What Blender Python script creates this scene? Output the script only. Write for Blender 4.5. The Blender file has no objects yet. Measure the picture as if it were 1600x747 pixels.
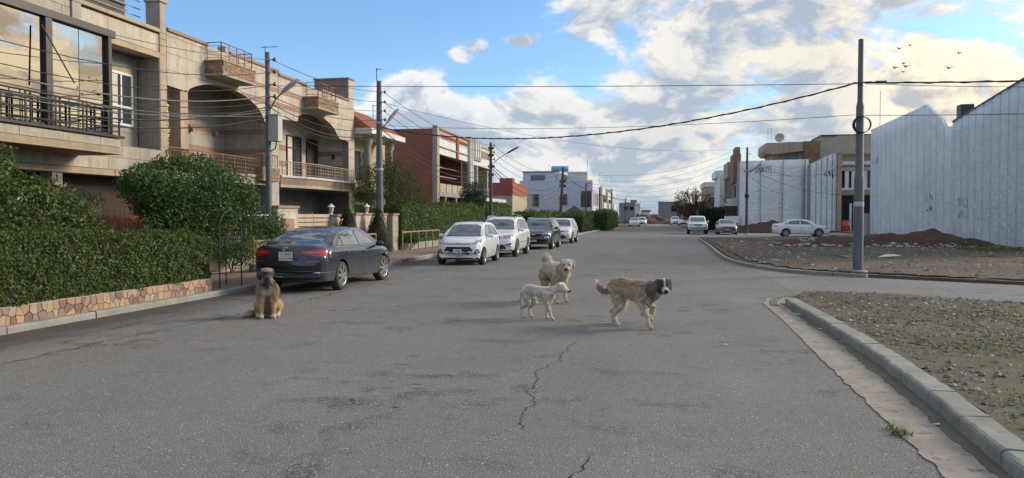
import bpy, bmesh, math, random
from mathutils import Vector, Matrix, noise
from mathutils.bvhtree import BVHTree
R = math.radians
PI = math.pi
rnd = random.Random(7)
S = bpy.context.scene
COL = S.collection

# ------------------------------------------------------------------ camera
cam_d = bpy.data.cameras.new('camera'); cam = bpy.data.objects.new('camera', cam_d); COL.objects.link(cam)
cam.location = (0, 0, 1.73)
cam.rotation_euler = (R(90 - 1.714), 0, R(11.16))
cam_d.sensor_width = 36; cam_d.lens = 36 * 1186 / 1600
cam_d.clip_start = 0.1; cam_d.clip_end = 5000
S.camera = cam

# ------------------------------------------------------------------ light
SUN_AZ, SUN_EL = 62, 22          # degrees right of the street axis (+Y), above the horizon
sd = bpy.data.lights.new('sun', 'SUN'); sun = bpy.data.objects.new('sun', sd); COL.objects.link(sun)
sd.energy = 2.6; sd.angle = R(19); sd.color = (1.0, 0.87, 0.70)
sdir = Vector((math.sin(R(SUN_AZ)) * math.cos(R(SUN_EL)), math.cos(R(SUN_AZ)) * math.cos(R(SUN_EL)), math.sin(R(SUN_EL))))
sun.rotation_euler = sdir.to_track_quat('Z', 'Y').to_euler()
S.view_settings.view_transform = 'Standard'; S.view_settings.look = 'None'
S.view_settings.exposure = 0.6; S.view_settings.gamma = 1

def N(nt, t, **k):
    n = nt.nodes.new(t)
    ins = k.pop('i', {})
    for a, v in k.items(): setattr(n, a, v)
    for a, v in ins.items():
        if hasattr(v, 'outputs'): v = v.outputs[0]
        if isinstance(v, bpy.types.NodeSocket): nt.links.new(v, n.inputs[a])
        else: n.inputs[a].default_value = v
    return n
def M(nt, op, a, b=None, c=None, clamp=False):
    d = {0: a}
    if b is not None: d[1] = b
    if c is not None: d[2] = c
    return N(nt, 'ShaderNodeMath', operation=op, use_clamp=clamp, i=d)
def VM(nt, op, a, b=None):
    d = {0: a}
    if b is not None: d[1] = b
    return N(nt, 'ShaderNodeVectorMath', operation=op, i=d)
def ramp(nt, f, stops, interp='LINEAR'):
    n = N(nt, 'ShaderNodeValToRGB', i={0: f}); cr = n.color_ramp; cr.interpolation = interp
    while len(cr.elements) < len(stops): cr.elements.new(0.5)
    for e, (p, c) in zip(cr.elements, stops):
        e.position = p; e.color = (*c, 1) if len(c) == 3 else c
    return n
def mix(nt, f, a, b, mode='MIX'):
    n = N(nt, 'ShaderNodeMix', data_type='RGBA', blend_type=mode)
    for k, v in (('Factor', f), ('A', a), ('B', b)):
        s = [x for x in n.inputs if x.name == k and (x.type == 'RGBA' if k != 'Factor' else x.type == 'VALUE')][0]
        if hasattr(v, 'outputs'): v = v.outputs[0]
        if isinstance(v, bpy.types.NodeSocket): nt.links.new(v, s)
        elif k == 'Factor': s.default_value = v
        else: s.default_value = (*v, 1) if len(v) == 3 else v
    return [o for o in n.outputs if o.type == 'RGBA'][0]

# ------------------------------------------------------------------ sky: NISHITA plus procedural broken cloud
W = bpy.data.worlds.new('World'); S.world = W; W.use_nodes = True
nt = W.node_tree; nt.nodes.clear()
tc = N(nt, 'ShaderNodeTexCoord')
d = VM(nt, 'NORMALIZE', tc.outputs['Generated'])
sep = N(nt, 'ShaderNodeSeparateXYZ', i={0: d})
sky = N(nt, 'ShaderNodeTexSky', sky_type='NISHITA', sun_disc=False, sun_elevation=R(SUN_EL), sun_rotation=R(SUN_AZ),
        air_density=1.0, dust_density=0.6, ozone_density=1.5)
def dirv(az, el): return (math.sin(R(az)) * math.cos(R(el)), math.cos(R(az)) * math.cos(R(el)), math.sin(R(el)))
def blob(az, el, rdeg, amp, sq=1.0):
    """soft patch of more (or less) cloud round one bearing; sq flattens it"""
    v = VM(nt, 'SUBTRACT', d, dirv(az, el)); v = VM(nt, 'MULTIPLY', v, (1, 1, sq))
    l = N(nt, 'ShaderNodeVectorMath', operation='LENGTH', i={0: v})
    q = M(nt, 'DIVIDE', l.outputs['Value'], math.radians(rdeg))
    q = M(nt, 'MULTIPLY', q, q); q = M(nt, 'MULTIPLY', q, -1.0); q = M(nt, 'EXPONENT', q)
    return M(nt, 'MULTIPLY', q, amp)
def addall(l):
    r = l[0]
    for x in l[1:]: r = M(nt, 'ADD', r, x)
    return r
warp = N(nt, 'ShaderNodeTexNoise', i={'Vector': VM(nt, 'MULTIPLY', d, (5, 5, 9)), 'Scale': 1.0, 'Detail': 3.0})
wv = VM(nt, 'SCALE', VM(nt, 'SUBTRACT', warp.outputs['Color'], (.5, .5, .5))); wv.inputs['Scale'].default_value = 0.9
def cloud(off, det=10.0, rough=.60):
    p = VM(nt, 'ADD', VM(nt, 'MULTIPLY', VM(nt, 'ADD', d, off), (7.5, 7.5, 14.0)), wv)
    return N(nt, 'ShaderNodeTexNoise', i={'Vector': p, 'Scale': 1.0, 'Detail': det, 'Roughness': rough, 'Lacunarity': 2.1}).outputs[0]
n1 = cloud((.37, .11, .05))
n2 = cloud((.37 + .018, .11 + .006, .05 + .020), 5.0)
BL = [blob(40, 21, 9, -.22, 1.0), blob(3, 15.5, 7, .13, .9), blob(-4.5, 16, 3.5, .12), blob(14, 9, 12, .105, 1.1), blob(0, 6.5, 7, .11, 1.6), blob(-19.5, 9.0, 3.6, .26, 1.2),
      blob(-15, 6.0, 4.5, .20, 1.5), blob(-7, 7.5, 5, .17, 1.5), blob(-8, 3.5, 10, .12, 3), blob(12, 13, 4, .05), blob(44, 7, 11, .24, 1.3), blob(34, 7.5, 6, .22, 1.2), blob(30, 4, 9, .14, 1.3), blob(20, 4.5, 6, .10, 1.6),
      blob(-12, 15.5, 5, -.14), blob(-34, 14, 17, -.30), blob(-15.3, 12.2, .9, .30), blob(-13.7, 12.6, .8, .29), blob(-10.8, 12.9, 1.4, .28, 2.4), blob(-5.5, 10.5, 2.2, -.08), blob(6, 9.5, 2.0, -.07), blob(20, 12.5, 2.5, -.08)]
bias = addall(BL)
high = N(nt, 'ShaderNodeMapRange', interpolation_type='SMOOTHSTEP', i={0: sep.outputs[2], 1: .30, 2: .62, 3: 0.0, 4: .13})      # the overcast closes overhead
dens = M(nt, 'ADD', M(nt, 'ADD', n1, bias), high)
cov = N(nt, 'ShaderNodeMapRange', interpolation_type='SMOOTHSTEP', i={0: dens, 1: .485, 2: .62})
thick = N(nt, 'ShaderNodeMapRange', i={0: dens, 1: .60, 2: .92})
lit = M(nt, 'MULTIPLY_ADD', M(nt, 'SUBTRACT', n1, n2), 7.0, .60, clamp=True)
# warm where the sun stands behind the cloud, cool away from it
sd_ = N(nt, 'ShaderNodeVectorMath', operation='DOT_PRODUCT', i={0: d, 1: dirv(46, 9)}).outputs['Value']
glow = N(nt, 'ShaderNodeMapRange', interpolation_type='SMOOTHSTEP', i={0: sd_, 1: .80, 2: 1.0})
warmf = N(nt, 'ShaderNodeMapRange', i={0: sd_, 1: .42, 2: .95})
litc = mix(nt, warmf, (.80, .81, .83), (.84, .76, .60))
shad = mix(nt, warmf, (.38, .44, .53), (.36, .42, .50))
lf = M(nt, 'SUBTRACT', lit, M(nt, 'MULTIPLY', thick.outputs[0], .58), clamp=True)
cc = mix(nt, lf, shad, litc)
cc = mix(nt, M(nt, 'MULTIPLY', glow.outputs[0], .8), cc, mix(nt, lit, (.75, .55, .30), (1.55, 1.20, .72)))
# thin veil of high cloud over the blue
n3 = N(nt, 'ShaderNodeTexNoise', i={'Vector': VM(nt, 'MULTIPLY', d, (4, 9, 22)), 'Scale': 1.0, 'Detail': 6.0, 'Roughness': .6})
veil = N(nt, 'ShaderNodeMapRange', i={0: M(nt, 'ADD', n3.outputs[0], M(nt, 'MULTIPLY', bias, .6)), 1: .50, 2: .85, 4: .75})
skyb = VM(nt, 'MULTIPLY', sky.outputs[0], (.118, .150, .180))
hz = N(nt, 'ShaderNodeMapRange', interpolation_type='SMOOTHSTEP', i={0: sep.outputs[2], 1: 0.0, 2: .14, 3: .9, 4: 0.0})
c0 = mix(nt, hz, skyb, mix(nt, warmf, (.29, .41, .57), (.40, .47, .54)))
c1 = mix(nt, veil, c0, mix(nt, warmf, (.50, .60, .72), (.80, .74, .60)))
c2 = mix(nt, M(nt, 'MULTIPLY', cov, .96), c1, cc)
# low haze over the far cloud
hz2 = N(nt, 'ShaderNodeMapRange', interpolation_type='SMOOTHSTEP', i={0: sep.outputs[2], 1: 0.0, 2: .055, 3: .6, 4: 0.0})
c3 = mix(nt, hz2, c2, mix(nt, warmf, (.27, .38, .52), (.42, .45, .47)))
bg = N(nt, 'ShaderNodeBackground', i={'Color': c3, 'Strength': .80})
out = N(nt, 'ShaderNodeOutputWorld', i={0: bg})
W.cycles.sampling_method = 'MANUAL'; W.cycles.sample_map_resolution = 512

# ------------------------------------------------------------------ helpers
import numpy as np
ORG = {}
def tag(o, label=None, cat=None, group=None, kind=None):
    if label: o['label'] = label
    if cat: o['category'] = cat
    if group: o['group'] = group
    if kind: o['kind'] = kind
    return o
def thing(name, label, cat, loc=(0, 0, 0), rz=0, group=None, local=False):
    o = bpy.data.objects.new(name, None); COL.objects.link(o)
    o.location = loc; o.rotation_euler = (0, 0, rz); o.empty_display_size = .2
    ORG[o] = Vector((0, 0, 0)) if local else Vector(loc)
    return tag(o, label, cat, group)
class MB:
    """collects boxes, prisms and tubes and links them as one mesh"""
    def __init__(s): s.v = []; s.f = []; s.sm = []
    def add(s, vs, fs, smooth=False):
        k = len(s.v); s.v += [tuple(p) for p in vs]; s.f += [tuple(i + k for i in f) for f in fs]; s.sm += [smooth] * len(fs)
        return s
    def box(s, x0, x1, y0, y1, z0, z1):
        v = [(x, y, z) for z in (z0, z1) for x, y in ((x0, y0), (x1, y0), (x1, y1), (x0, y1))]
        return s.add(v, [(3, 2, 1, 0), (4, 5, 6, 7), (0, 1, 5, 4), (1, 2, 6, 5), (2, 3, 7, 6), (3, 0, 4, 7)])
    def prism(s, poly, fn, a, b):
        """extrude a 2-D polygon; fn(u, v, w) -> point"""
        n = len(poly)
        v = [fn(u, w, a) for u, w in poly] + [fn(u, w, b) for u, w in poly]
        return s.add(v, [tuple(range(n)), tuple(range(2 * n - 1, n - 1, -1))] + [(i, n + i, n + (i + 1) % n, (i + 1) % n) for i in range(n)])
    def px(s, poly, x0, x1): return s.prism(poly, lambda u, w, a: (a, u, w), x0, x1)      # poly in (y, z)
    def py(s, poly, y0, y1): return s.prism(poly, lambda u, w, a: (u, a, w), y0, y1)      # poly in (x, z)
    def pz(s, poly, z0, z1): return s.prism(poly, lambda u, w, a: (u, w, a), z0, z1)      # poly in (x, y)
    def tube(s, pts, r, n=8, cap=True):
        pts = [Vector(p) for p in pts]; rs = r if isinstance(r, (list, tuple)) else [r] * len(pts)
        vs = []; up = Vector((0, 0, 1)); pu = None
        for i, p in enumerate(pts):
            t = (pts[min(i + 1, len(pts) - 1)] - pts[max(i - 1, 0)]).normalized()
            if pu is None:
                pu = t.cross(up) if abs(t.z) < .95 else t.cross(Vector((1, 0, 0)))
            pu = (pu - t * pu.dot(t)).normalized(); w = t.cross(pu)
            for k in range(n):
                a = 2 * PI * k / n; vs.append(p + (pu * math.cos(a) + w * math.sin(a)) * rs[i])
        fs = [(i * n + k, i * n + (k + 1) % n, (i + 1) * n + (k + 1) % n, (i + 1) * n + k) for i in range(len(pts) - 1) for k in range(n)]
        s.add(vs, fs, n > 4)
        if cap: s.add([vs[k] for k in range(n)], [tuple(range(n - 1, -1, -1))]); s.add([vs[-n + k] for k in range(n)], [tuple(range(n))])
        return s
    def lathe(s, c, prof, n=16, axis='z', cap=True):
        vs = []
        for r, h in prof:
            for k in range(n):
                a = 2 * PI * k / n; u, w = r * math.cos(a), r * math.sin(a)
                vs.append({'z': (c[0] + u, c[1] + w, c[2] + h), 'x': (c[0] + h, c[1] + u, c[2] + w), 'y': (c[0] + w, c[1] + h, c[2] + u)}[axis])
        m = len(prof)
        fs = [(i * n + k, i * n + (k + 1) % n, (i + 1) * n + (k + 1) % n, (i + 1) * n + k) for i in range(m - 1) for k in range(n)]
        s.add(vs, fs, True)
        if cap: s.add([vs[k] for k in range(n)], [tuple(range(n - 1, -1, -1))]); s.add(vs[-n:], [tuple(range(n))])
        return s
    def ball(s, c, rad, n=12, m=8):
        r = rad if isinstance(rad, (list, tuple)) else (rad,) * 3
        vs = [(c[0], c[1], c[2] - r[2])]
        for i in range(1, m):
            t = PI * i / m - PI / 2
            for k in range(n):
                a = 2 * PI * k / n; vs.append((c[0] + r[0] * math.cos(t) * math.cos(a), c[1] + r[1] * math.cos(t) * math.sin(a), c[2] + r[2] * math.sin(t)))
        vs.append((c[0], c[1], c[2] + r[2])); L = len(vs) - 1
        fs = [(0, 1 + (k + 1) % n, 1 + k) for k in range(n)]
        fs += [(1 + i * n + k, 1 + i * n + (k + 1) % n, 1 + (i + 1) * n + (k + 1) % n, 1 + (i + 1) * n + k) for i in range(m - 2) for k in range(n)]
        fs += [(L, 1 + (m - 2) * n + k, 1 + (m - 2) * n + (k + 1) % n) for k in range(n)]
        return s.add(vs, fs, True)
    def obj(s, name, mat, parent=None, bevel=0, kind=None):
        org = ORG[parent] if parent is not None else Vector((0, 0, 0))
        me = bpy.data.meshes.new(name)
        me.from_pydata([tuple(Vector(p) - org) for p in s.v], [], s.f)
        me.polygons.foreach_set('use_smooth', s.sm)
        bm = bmesh.new(); bm.from_mesh(me); bmesh.ops.recalc_face_normals(bm, faces=bm.faces); bm.to_mesh(me); bm.free()
        return link(name, me, mat, parent, bevel, kind)
def link(name, me, mat, parent=None, bevel=0, kind=None):
    o = bpy.data.objects.new(name, me); COL.objects.link(o)
    if mat: me.materials.append(mat)
    if parent is not None: o.parent = parent; ORG[o] = ORG[parent]
    else: ORG[o] = Vector((0, 0, 0))
    if bevel:
        b = o.modifiers.new('bevel', 'BEVEL'); b.width = bevel; b.segments = 2; b.limit_method = 'ANGLE'; b.angle_limit = R(40)
    if kind: o['kind'] = kind
    return o
def bx(name, mat, parent, *a, bevel=0): return MB().box(*a).obj(name, mat, parent, bevel)
def dup(o, parent=None, loc=None, rz=None, label=None, **k):
    c = o.copy(); COL.objects.link(c); ORG[c] = ORG[o]
    if parent is not None: c.parent = parent
    if loc is not None: c.location = loc
    if rz is not None: c.rotation_euler = (0, 0, rz)
    if label: c['label'] = label
    for a, v in k.items(): c[a] = v
    for ch in list(o.children): dup(ch, c)
    return c
def pieces(name, dims_list, mats, parent, jitter=0.0, seed=1, bevel=0):
    """many alike box pieces sharing unit-cube data: one object each.  dims = (x0,x1,y0,y1,z0,z1)"""
    r = random.Random(seed); org = ORG[parent]; cache = {}
    for d in dims_list:
        mt = mats[r.randrange(len(mats))] if isinstance(mats, list) else mats
        if mt.name not in cache:
            m = MB().box(-.5, .5, -.5, .5, -.5, .5); me = bpy.data.meshes.new(name); me.from_pydata(m.v, [], m.f); me.materials.append(mt); cache[mt.name] = me
        o = bpy.data.objects.new(name, cache[mt.name]); COL.objects.link(o); o.parent = parent; ORG[o] = org
        j = [r.uniform(-jitter, jitter) for _ in range(3)]
        o.location = ((d[0] + d[1]) / 2 - org[0] + j[0], (d[2] + d[3]) / 2 - org[1] + j[1] * .2, (d[4] + d[5]) / 2 - org[2] + j[2] * .2)
        o.scale = (d[1] - d[0], d[3] - d[2], d[5] - d[4])

# ------------------------------------------------------------------ materials
def newmat(name):
    m = bpy.data.materials.new(name); m.use_nodes = True; t = m.node_tree; t.nodes.clear()
    b = N(t, 'ShaderNodeBsdfPrincipled'); N(t, 'ShaderNodeOutputMaterial', i={0: b})
    return m, t, b
def setin(t, b, name, v):
    if hasattr(v, 'outputs'): v = v.outputs[0]
    if isinstance(v, bpy.types.NodeSocket): t.links.new(v, b.inputs[name])
    else: b.inputs[name].default_value = (*v, 1) if isinstance(v, tuple) and len(v) == 3 else v
def bump(t, b, h, strength=.4, dist=.01):
    n = N(t, 'ShaderNodeBump', i={'Strength': strength, 'Distance': dist, 'Height': h}); t.links.new(n.outputs[0], b.inputs['Normal'])
def pos(t, sc=(1, 1, 1), local=False):
    v = N(t, 'ShaderNodeTexCoord').outputs['Object'] if local else N(t, 'ShaderNodeNewGeometry').outputs['Position']
    return VM(t, 'MULTIPLY', v, sc)
def noise_(t, v, sc, det=5, rough=.6, **k): return N(t, 'ShaderNodeTexNoise', i={'Vector': v, 'Scale': sc, 'Detail': det, 'Roughness': rough, **k}).outputs[0]
def mat(name, c1, c2=None, rough=.8, sc=3.0, bsc=40, bs=.3, bd=.004, metal=0, spec=.5, local=False, streak=0.0, speck=None, clear=0, stretch=(1, 1, 1), rnd_obj=0.0):
    m, t, b = newmat(name); c2 = c2 or tuple(x * .8 for x in c1)
    p = pos(t, stretch, local)
    n = noise_(t, p, sc)
    col = mix(t, N(t, 'ShaderNodeMapRange', i={0: n, 1: .3, 2: .7}), c1, c2)
    if streak:
        s = noise_(t, pos(t, (3, 3, .35), local), 1.6, 5)
        col = mix(t, N(t, 'ShaderNodeMapRange', i={0: s, 1: .45, 2: .8, 4: streak}), col, tuple(x * .42 for x in c1))
    if speck:
        s = noise_(t, p, speck[0], 2)
        col = mix(t, N(t, 'ShaderNodeMapRange', i={0: s, 1: .58, 2: .66, 4: speck[2]}), col, speck[1])
    if rnd_obj:
        oi = N(t, 'ShaderNodeObjectInfo').outputs['Random']
        col = mix(t, M(t, 'MULTIPLY', oi, rnd_obj), col, tuple(x * .45 for x in c1))
    setin(t, b, 'Base Color', col); setin(t, b, 'Roughness', rough); setin(t, b, 'Metallic', metal); setin(t, b, 'Specular IOR Level', spec)
    if clear: setin(t, b, 'Coat Weight', clear); setin(t, b, 'Coat Roughness', .04)
    if bs: bump(t, b, noise_(t, p, bsc, 6), bs, bd)
    return m
def leafmat(name, c1, c2, c3, trans=.35):
    m, t, b = newmat(name)
    r = N(t, 'ShaderNodeNewGeometry').outputs['Random Per Island']
    n = noise_(t, pos(t), 1.1, 3)
    col = ramp(t, r, [(0, c1), (.55, c2), (1, c3)])
    col = mix(t, N(t, 'ShaderNodeMapRange', i={0: n, 1: .35, 2: .7, 4: .6}), col, c2)
    setin(t, b, 'Base Color', col); setin(t, b, 'Roughness', .5); setin(t, b, 'Specular IOR Level', .35)
    tr = N(t, 'ShaderNodeBsdfTranslucent'); t.links.new(col, tr.inputs[0])
    ms = N(t, 'ShaderNodeMixShader', i={0: trans, 1: b, 2: tr}); t.links.new(ms.outputs[0], [x for x in t.nodes if x.type == 'OUTPUT_MATERIAL'][0].inputs[0])
    return m

def asphalt(name, base, lot=False):
    m, t, b = newmat(name); p = pos(t)
    big = noise_(t, p, .35, 5); mid = noise_(t, p, 2.2, 6, .65)
    col = mix(t, N(t, 'ShaderNodeMapRange', i={0: big, 1: .3, 2: .7}), tuple(x * .86 for x in base), tuple(x * 1.16 for x in base))
    # traffic-polished lanes run along the road
    ln = noise_(t, pos(t, (1, .06, 1)), .9, 3)
    col = mix(t, N(t, 'ShaderNodeMapRange', i={0: ln, 1: .4, 2: .7, 4: .30}), col, tuple(x * .70 for x in base))
    # worn, ravelled spots where the stones have gone
    def spot(x, y, r_):
        q = VM(t, 'MULTIPLY', VM(t, 'SUBTRACT', N(t, 'ShaderNodeNewGeometry').outputs['Position'], (x, y, 0)), (1, .75, 1)); l = N(t, 'ShaderNodeVectorMath', operation='LENGTH', i={0: q}).outputs['Value']
        return N(t, 'ShaderNodeMapRange', interpolation_type='SMOOTHSTEP', i={0: l, 1: 0.0, 2: r_, 3: .30, 4: 0.0})
    reg = N(t, 'ShaderNodeMapRange', i={0: addm(t, [noise_(t, pos(t, (1, 1, 1)), .55, 2), spot(-2.3, 7.4, 1.3), spot(-7.4, 9.5, 1.4)]), 1: .5, 2: .72})
    worn = M(t, 'MULTIPLY', N(t, 'ShaderNodeMapRange', i={0: mid, 1: .50, 2: .62}), reg)
    wf = M(t, 'MULTIPLY', worn, N(t, 'ShaderNodeMapRange', i={0: noise_(t, pos(t, (1, 1.6, 1)), 22, 4, .7), 1: .50, 2: .55}))
    col = mix(t, M(t, 'MULTIPLY', wf, .75), col, (.030, .028, .026))
    # aggregate: stones of several sizes
    hs = []
    for sc, amt, lo in ((30, .75, .90), (52, .9, .80), (100, .85, .68)):
        v = N(t, 'ShaderNodeTexVoronoi', feature='F1', i={'Vector': VM(t, 'ADD', p, (.013 * sc, 0, 0)), 'Scale': float(sc), 'Randomness': 1.0})
        c = N(t, 'ShaderNodeSeparateColor', i={0: v.outputs['Color']})
        on = N(t, 'ShaderNodeMapRange', i={0: c.outputs[0], 1: lo, 2: lo + .04})
        inn = N(t, 'ShaderNodeMapRange', i={0: v.outputs['Distance'], 1: .42, 2: .30})
        k = M(t, 'MULTIPLY', on, inn); hs.append(k)
        tone = mix(t, c.outputs[1], tuple(x * 1.8 for x in base), (.62, .60, .57))
        col = mix(t, M(t, 'MULTIPLY', k, amt), col, tone)
    dk = noise_(t, p, 75, 3)
    col = mix(t, N(t, 'ShaderNodeMapRange', i={0: dk, 1: .50, 2: .60, 4: .72}), col, tuple(x * .25 for x in base))
    dk2 = noise_(t, pos(t, (1, 1, 1)), 9, 4, .7)
    col = mix(t, N(t, 'ShaderNodeMapRange', i={0: dk2, 1: .50, 2: .72, 4: .38}), col, tuple(x * .42 for x in base))
    # brown silt washed along the left kerb and thin dust elsewhere
    sp = N(t, 'ShaderNodeSeparateXYZ', i={0: p})
    e = M(t, 'ADD', sp.outputs[0], M(t, 'MULTIPLY', M(t, 'SUBTRACT', noise_(t, pos(t, (1, .4, 1)), 1.3, 5), .5), 1.6))
    silt = N(t, 'ShaderNodeMapRange', i={0: e, 1: -8.0, 2: -8.9, 4: .8})
    col = mix(t, silt, col, (.060, .050, .040))
    dust = N(t, 'ShaderNodeMapRange', i={0: noise_(t, p, .8, 4), 1: .5, 2: .75, 4: .22})
    col = mix(t, dust, col, (.17, .15, .125))
    setin(t, b, 'Base Color', col); setin(t, b, 'Roughness', .85); setin(t, b, 'Specular IOR Level', .3)
    h = addm(t, [M(t, 'MULTIPLY', hs[0], .7), M(t, 'MULTIPLY', hs[1], .5), hs[2], M(t, 'MULTIPLY', wf, -1.5), noise_(t, p, 60, 4)])
    bump(t, b, h, 1.0, .012)
    return m
def addm(nt_, l):
    r = l[0]
    for x in l[1:]: r = M(nt_, 'ADD', r, x)
    return r
def dirtmat(name, grass=.5, c1=(.115, .088, .068), c2=(.17, .145, .12), gravel=1.0):
    m, t, b = newmat(name); p = pos(t)
    col = mix(t, N(t, 'ShaderNodeMapRange', i={0: noise_(t, p, .45, 6, .65), 1: .35, 2: .65}), c1, c2)
    col = mix(t, N(t, 'ShaderNodeMapRange', i={0: noise_(t, p, 3.1, 5), 1: .45, 2: .7, 4: .5}), col, tuple(x * .6 for x in c1))
    hs = noise_(t, p, 30, 6)
    for sc, lo in ((26, .86), (55, .72)):
        v = N(t, 'ShaderNodeTexVoronoi', feature='F1', i={'Vector': VM(t, 'ADD', p, (.3 * sc, 0, 0)), 'Scale': float(sc)})
        c = N(t, 'ShaderNodeSeparateColor', i={0: v.outputs['Color']})
        k = M(t, 'MULTIPLY', M(t, 'MULTIPLY', N(t, 'ShaderNodeMapRange', i={0: c.outputs[0], 1: lo, 2: lo + .03}), N(t, 'ShaderNodeMapRange', i={0: v.outputs['Distance'], 1: .4, 2: .3})), gravel)
        hs = M(t, 'ADD', hs, k); col = mix(t, M(t, 'MULTIPLY', k, .8), col, mix(t, c.outputs[1], (.16, .14, .12), (.40, .38, .35)))
    g = N(t, 'ShaderNodeMapRange', i={0: noise_(t, p, .7, 7, .7), 1: .62 - grass * .2, 2: .74 - grass * .2, 4: .8})
    col = mix(t, M(t, 'MULTIPLY', g, N(t, 'ShaderNodeMapRange', i={0: noise_(t, p, 45, 3), 1: .4, 2: .6})), col, (.055, .085, .018))
    setin(t, b, 'Base Color', col); setin(t, b, 'Roughness', .95); setin(t, b, 'Specular IOR Level', .2)
    bump(t, b, hs, .9, .02)
    return m
MA = {}
MA['asphalt'] = asphalt('asphalt', (.215, .205, .192))
MA['asphalt2'] = asphalt('side_asphalt', (.235, .227, .215))
MA['dirt'] = dirtmat('dirt_lot', .35, (.105, .072, .052), (.155, .12, .092))
MA['dirt_near'] = dirtmat('dirt_gravel', .75, (.125, .092, .066), (.165, .135, .105))
MA['mound'] = dirtmat('red_soil', -.4, (.070, .040, .028), (.10, .062, .045), .5)
MA['kerb'] = mat('kerb_concrete', (.31, .30, .265), (.215, .21, .18), .9, 2.2, 60, .5, .006, streak=.3, speck=(14, (.12, .115, .10), .5), rnd_obj=.28)
MA['kerb_white'] = mat('kerb_whitewashed', (.40, .39, .36), (.2, .19, .17), .9, 5, 50, .5, .006)
MA['apron'] = mat('gutter_concrete', (.33, .29, .24), (.21, .185, .15), .9, 3.0, 45, .6, .01, speck=(9, (.12, .10, .08), .7))
MA['silt'] = mat('gutter_silt', (.095, .080, .065), (.14, .12, .095), .9, 3, 60, .6, .01)
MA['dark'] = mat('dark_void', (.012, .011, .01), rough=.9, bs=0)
MA['soil'] = mat('planter_soil', (.05, .035, .025), bs=.5)

# ------------------------------------------------------------------ ground, roads, kerbs
def sheet(name, poly, z, m, kind='structure', parent=None, skirt=0):
    b = MB(); n = len(poly)
    b.add([(x, y, z) for x, y in poly], [tuple(range(n))])
    if skirt: b.add([(x, y, z) for x, y in poly] + [(x, y, z - skirt) for x, y in poly], [(i, n + i, n + (i + 1) % n, (i + 1) % n) for i in range(n)])
    return b.obj(name, m, parent, kind=kind)
def subdiv_line(pts, step):
    out = [Vector(pts[0])]
    for a, b_ in zip(pts[:-1], pts[1:]):
        a, b_ = Vector(a), Vector(b_); n = max(1, int((b_ - a).length / step))
        for i in range(1, n + 1): out.append(a.lerp(b_, i / n))
    return out
def smooth_line(p, it=2):
    p = [Vector(q) for q in p]
    for _ in range(it):
        q = [p[0]]
        for a, b_ in zip(p[:-1], p[1:]): q += [a.lerp(b_, .25), a.lerp(b_, .75)]
        p = q + [p[-1]]
    return p
ground = sheet('ground', [(-900, -60), (900, -60), (900, 2500), (-900, 2500)], -.02, MA['dirt'])
KL = -9.42
road = sheet('road', [(-10.2, -12), (3.2, -12), (3.2, 260), (-10.2, 260)], 0.0, MA['asphalt'])
# side street: leaves to the right, bearing a little towards the camera
up_edge = smooth_line([(2.9, 60), (2.87, 47), (2.67, 35.4), (2.68, 29.5), (3.4, 25.85), (4.25, 23.85), (6.35, 22.55), (8.9, 21.1), (16, 17.3), (34, 7.5)], 2)
lo_edge = smooth_line([(2.12, 13.5), (2.10, 15.6), (2.45, 17.0), (3.2, 17.5), (3.95, 17.45), (5.36, 16.86), (6.73, 15.9), (12, 13.1), (26, 5.5)], 2)
side = sheet('side_street', [(2.9, 29.6), (2.9, 15.6)] + [(p.x, p.y) for p in lo_edge if p.x > 2.95] + [(40, -2), (40, 4.5)] + [(p.x, p.y) for p in reversed(up_edge) if p.x > 3 and p.y < 29.5], .004, MA['asphalt2'])
# far lot and near lot
far_lot = sheet('vacant_lot', [(p.x + .06, p.y) for p in up_edge if p.y < 57] + [(60, -8), (200, -8), (200, 300), (19, 300), (19, 61.5), (3.0, 61.5), (3.0, 56)], .085, MA['dirt'], skirt=.08)
near_pts = [(2.38, -6), (2.42, 4), (2.48, 5.6), (2.60, 7.5), (2.68, 9.5), (2.66, 12), (2.54, 15.2), (2.75, 16.6)] + [(p.x, p.y - .12) for p in lo_edge if p.x > 2.9] + [(26, -6)]
# bumpy near lot: grid inside the outline
def inside(x, y, poly):
    c = False; n = len(poly); j = n - 1
    for i in range(n):
        xi, yi = poly[i]; xj, yj = poly[j]
        if (yi > y) != (yj > y) and x < (xj - xi) * (y - yi) / (yj - yi + 1e-9) + xi: c = not c
        j = i
    return c
def lot_grid(name, poly, z, m, x0, x1, y0, y1, st, amp, edge=.35):
    vs = {}; b = MB(); V = []; F = []
    def h(x, y): return z + amp * (noise.noise(Vector((x * .9, y * .9, 3))) + .5 * noise.noise(Vector((x * 3.1, y * 3.1, 1))) + .35 * noise.noise(Vector((x * 9, y * 9, 5))))
    nx = int((x1 - x0) / st); ny = int((y1 - y0) / st)
    for j in range(ny + 1):
        for i in range(nx + 1):
            x, y = x0 + i * st, y0 + j * st
            if inside(x, y, poly): vs[(i, j)] = len(V); V.append((x, y, h(x, y)))
    for j in range(ny):
        for i in range(nx):
            k = [(i, j), (i + 1, j), (i + 1, j + 1), (i, j + 1)]
            if all(q in vs for q in k): F.append(tuple(vs[q] for q in k))
    b.add(V, F, True); return b.obj(name, m, kind='structure')
near_base = sheet('lot_ground', near_pts, .070, MA['dirt_near'], skirt=.09)
lot_grid('lot_gravel', near_pts, .112, MA['dirt_near'], 2.4, 9.5, 3, 17.6, .08, .018)
lot_grid('lot_dirt', [(p.x + .2, p.y + .1) for p in up_edge if p.y < 57] + [(34, 9), (34, 60), (3.2, 60)], .115, MA['dirt'], 2.8, 30, 14, 58, .3, .03)

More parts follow.
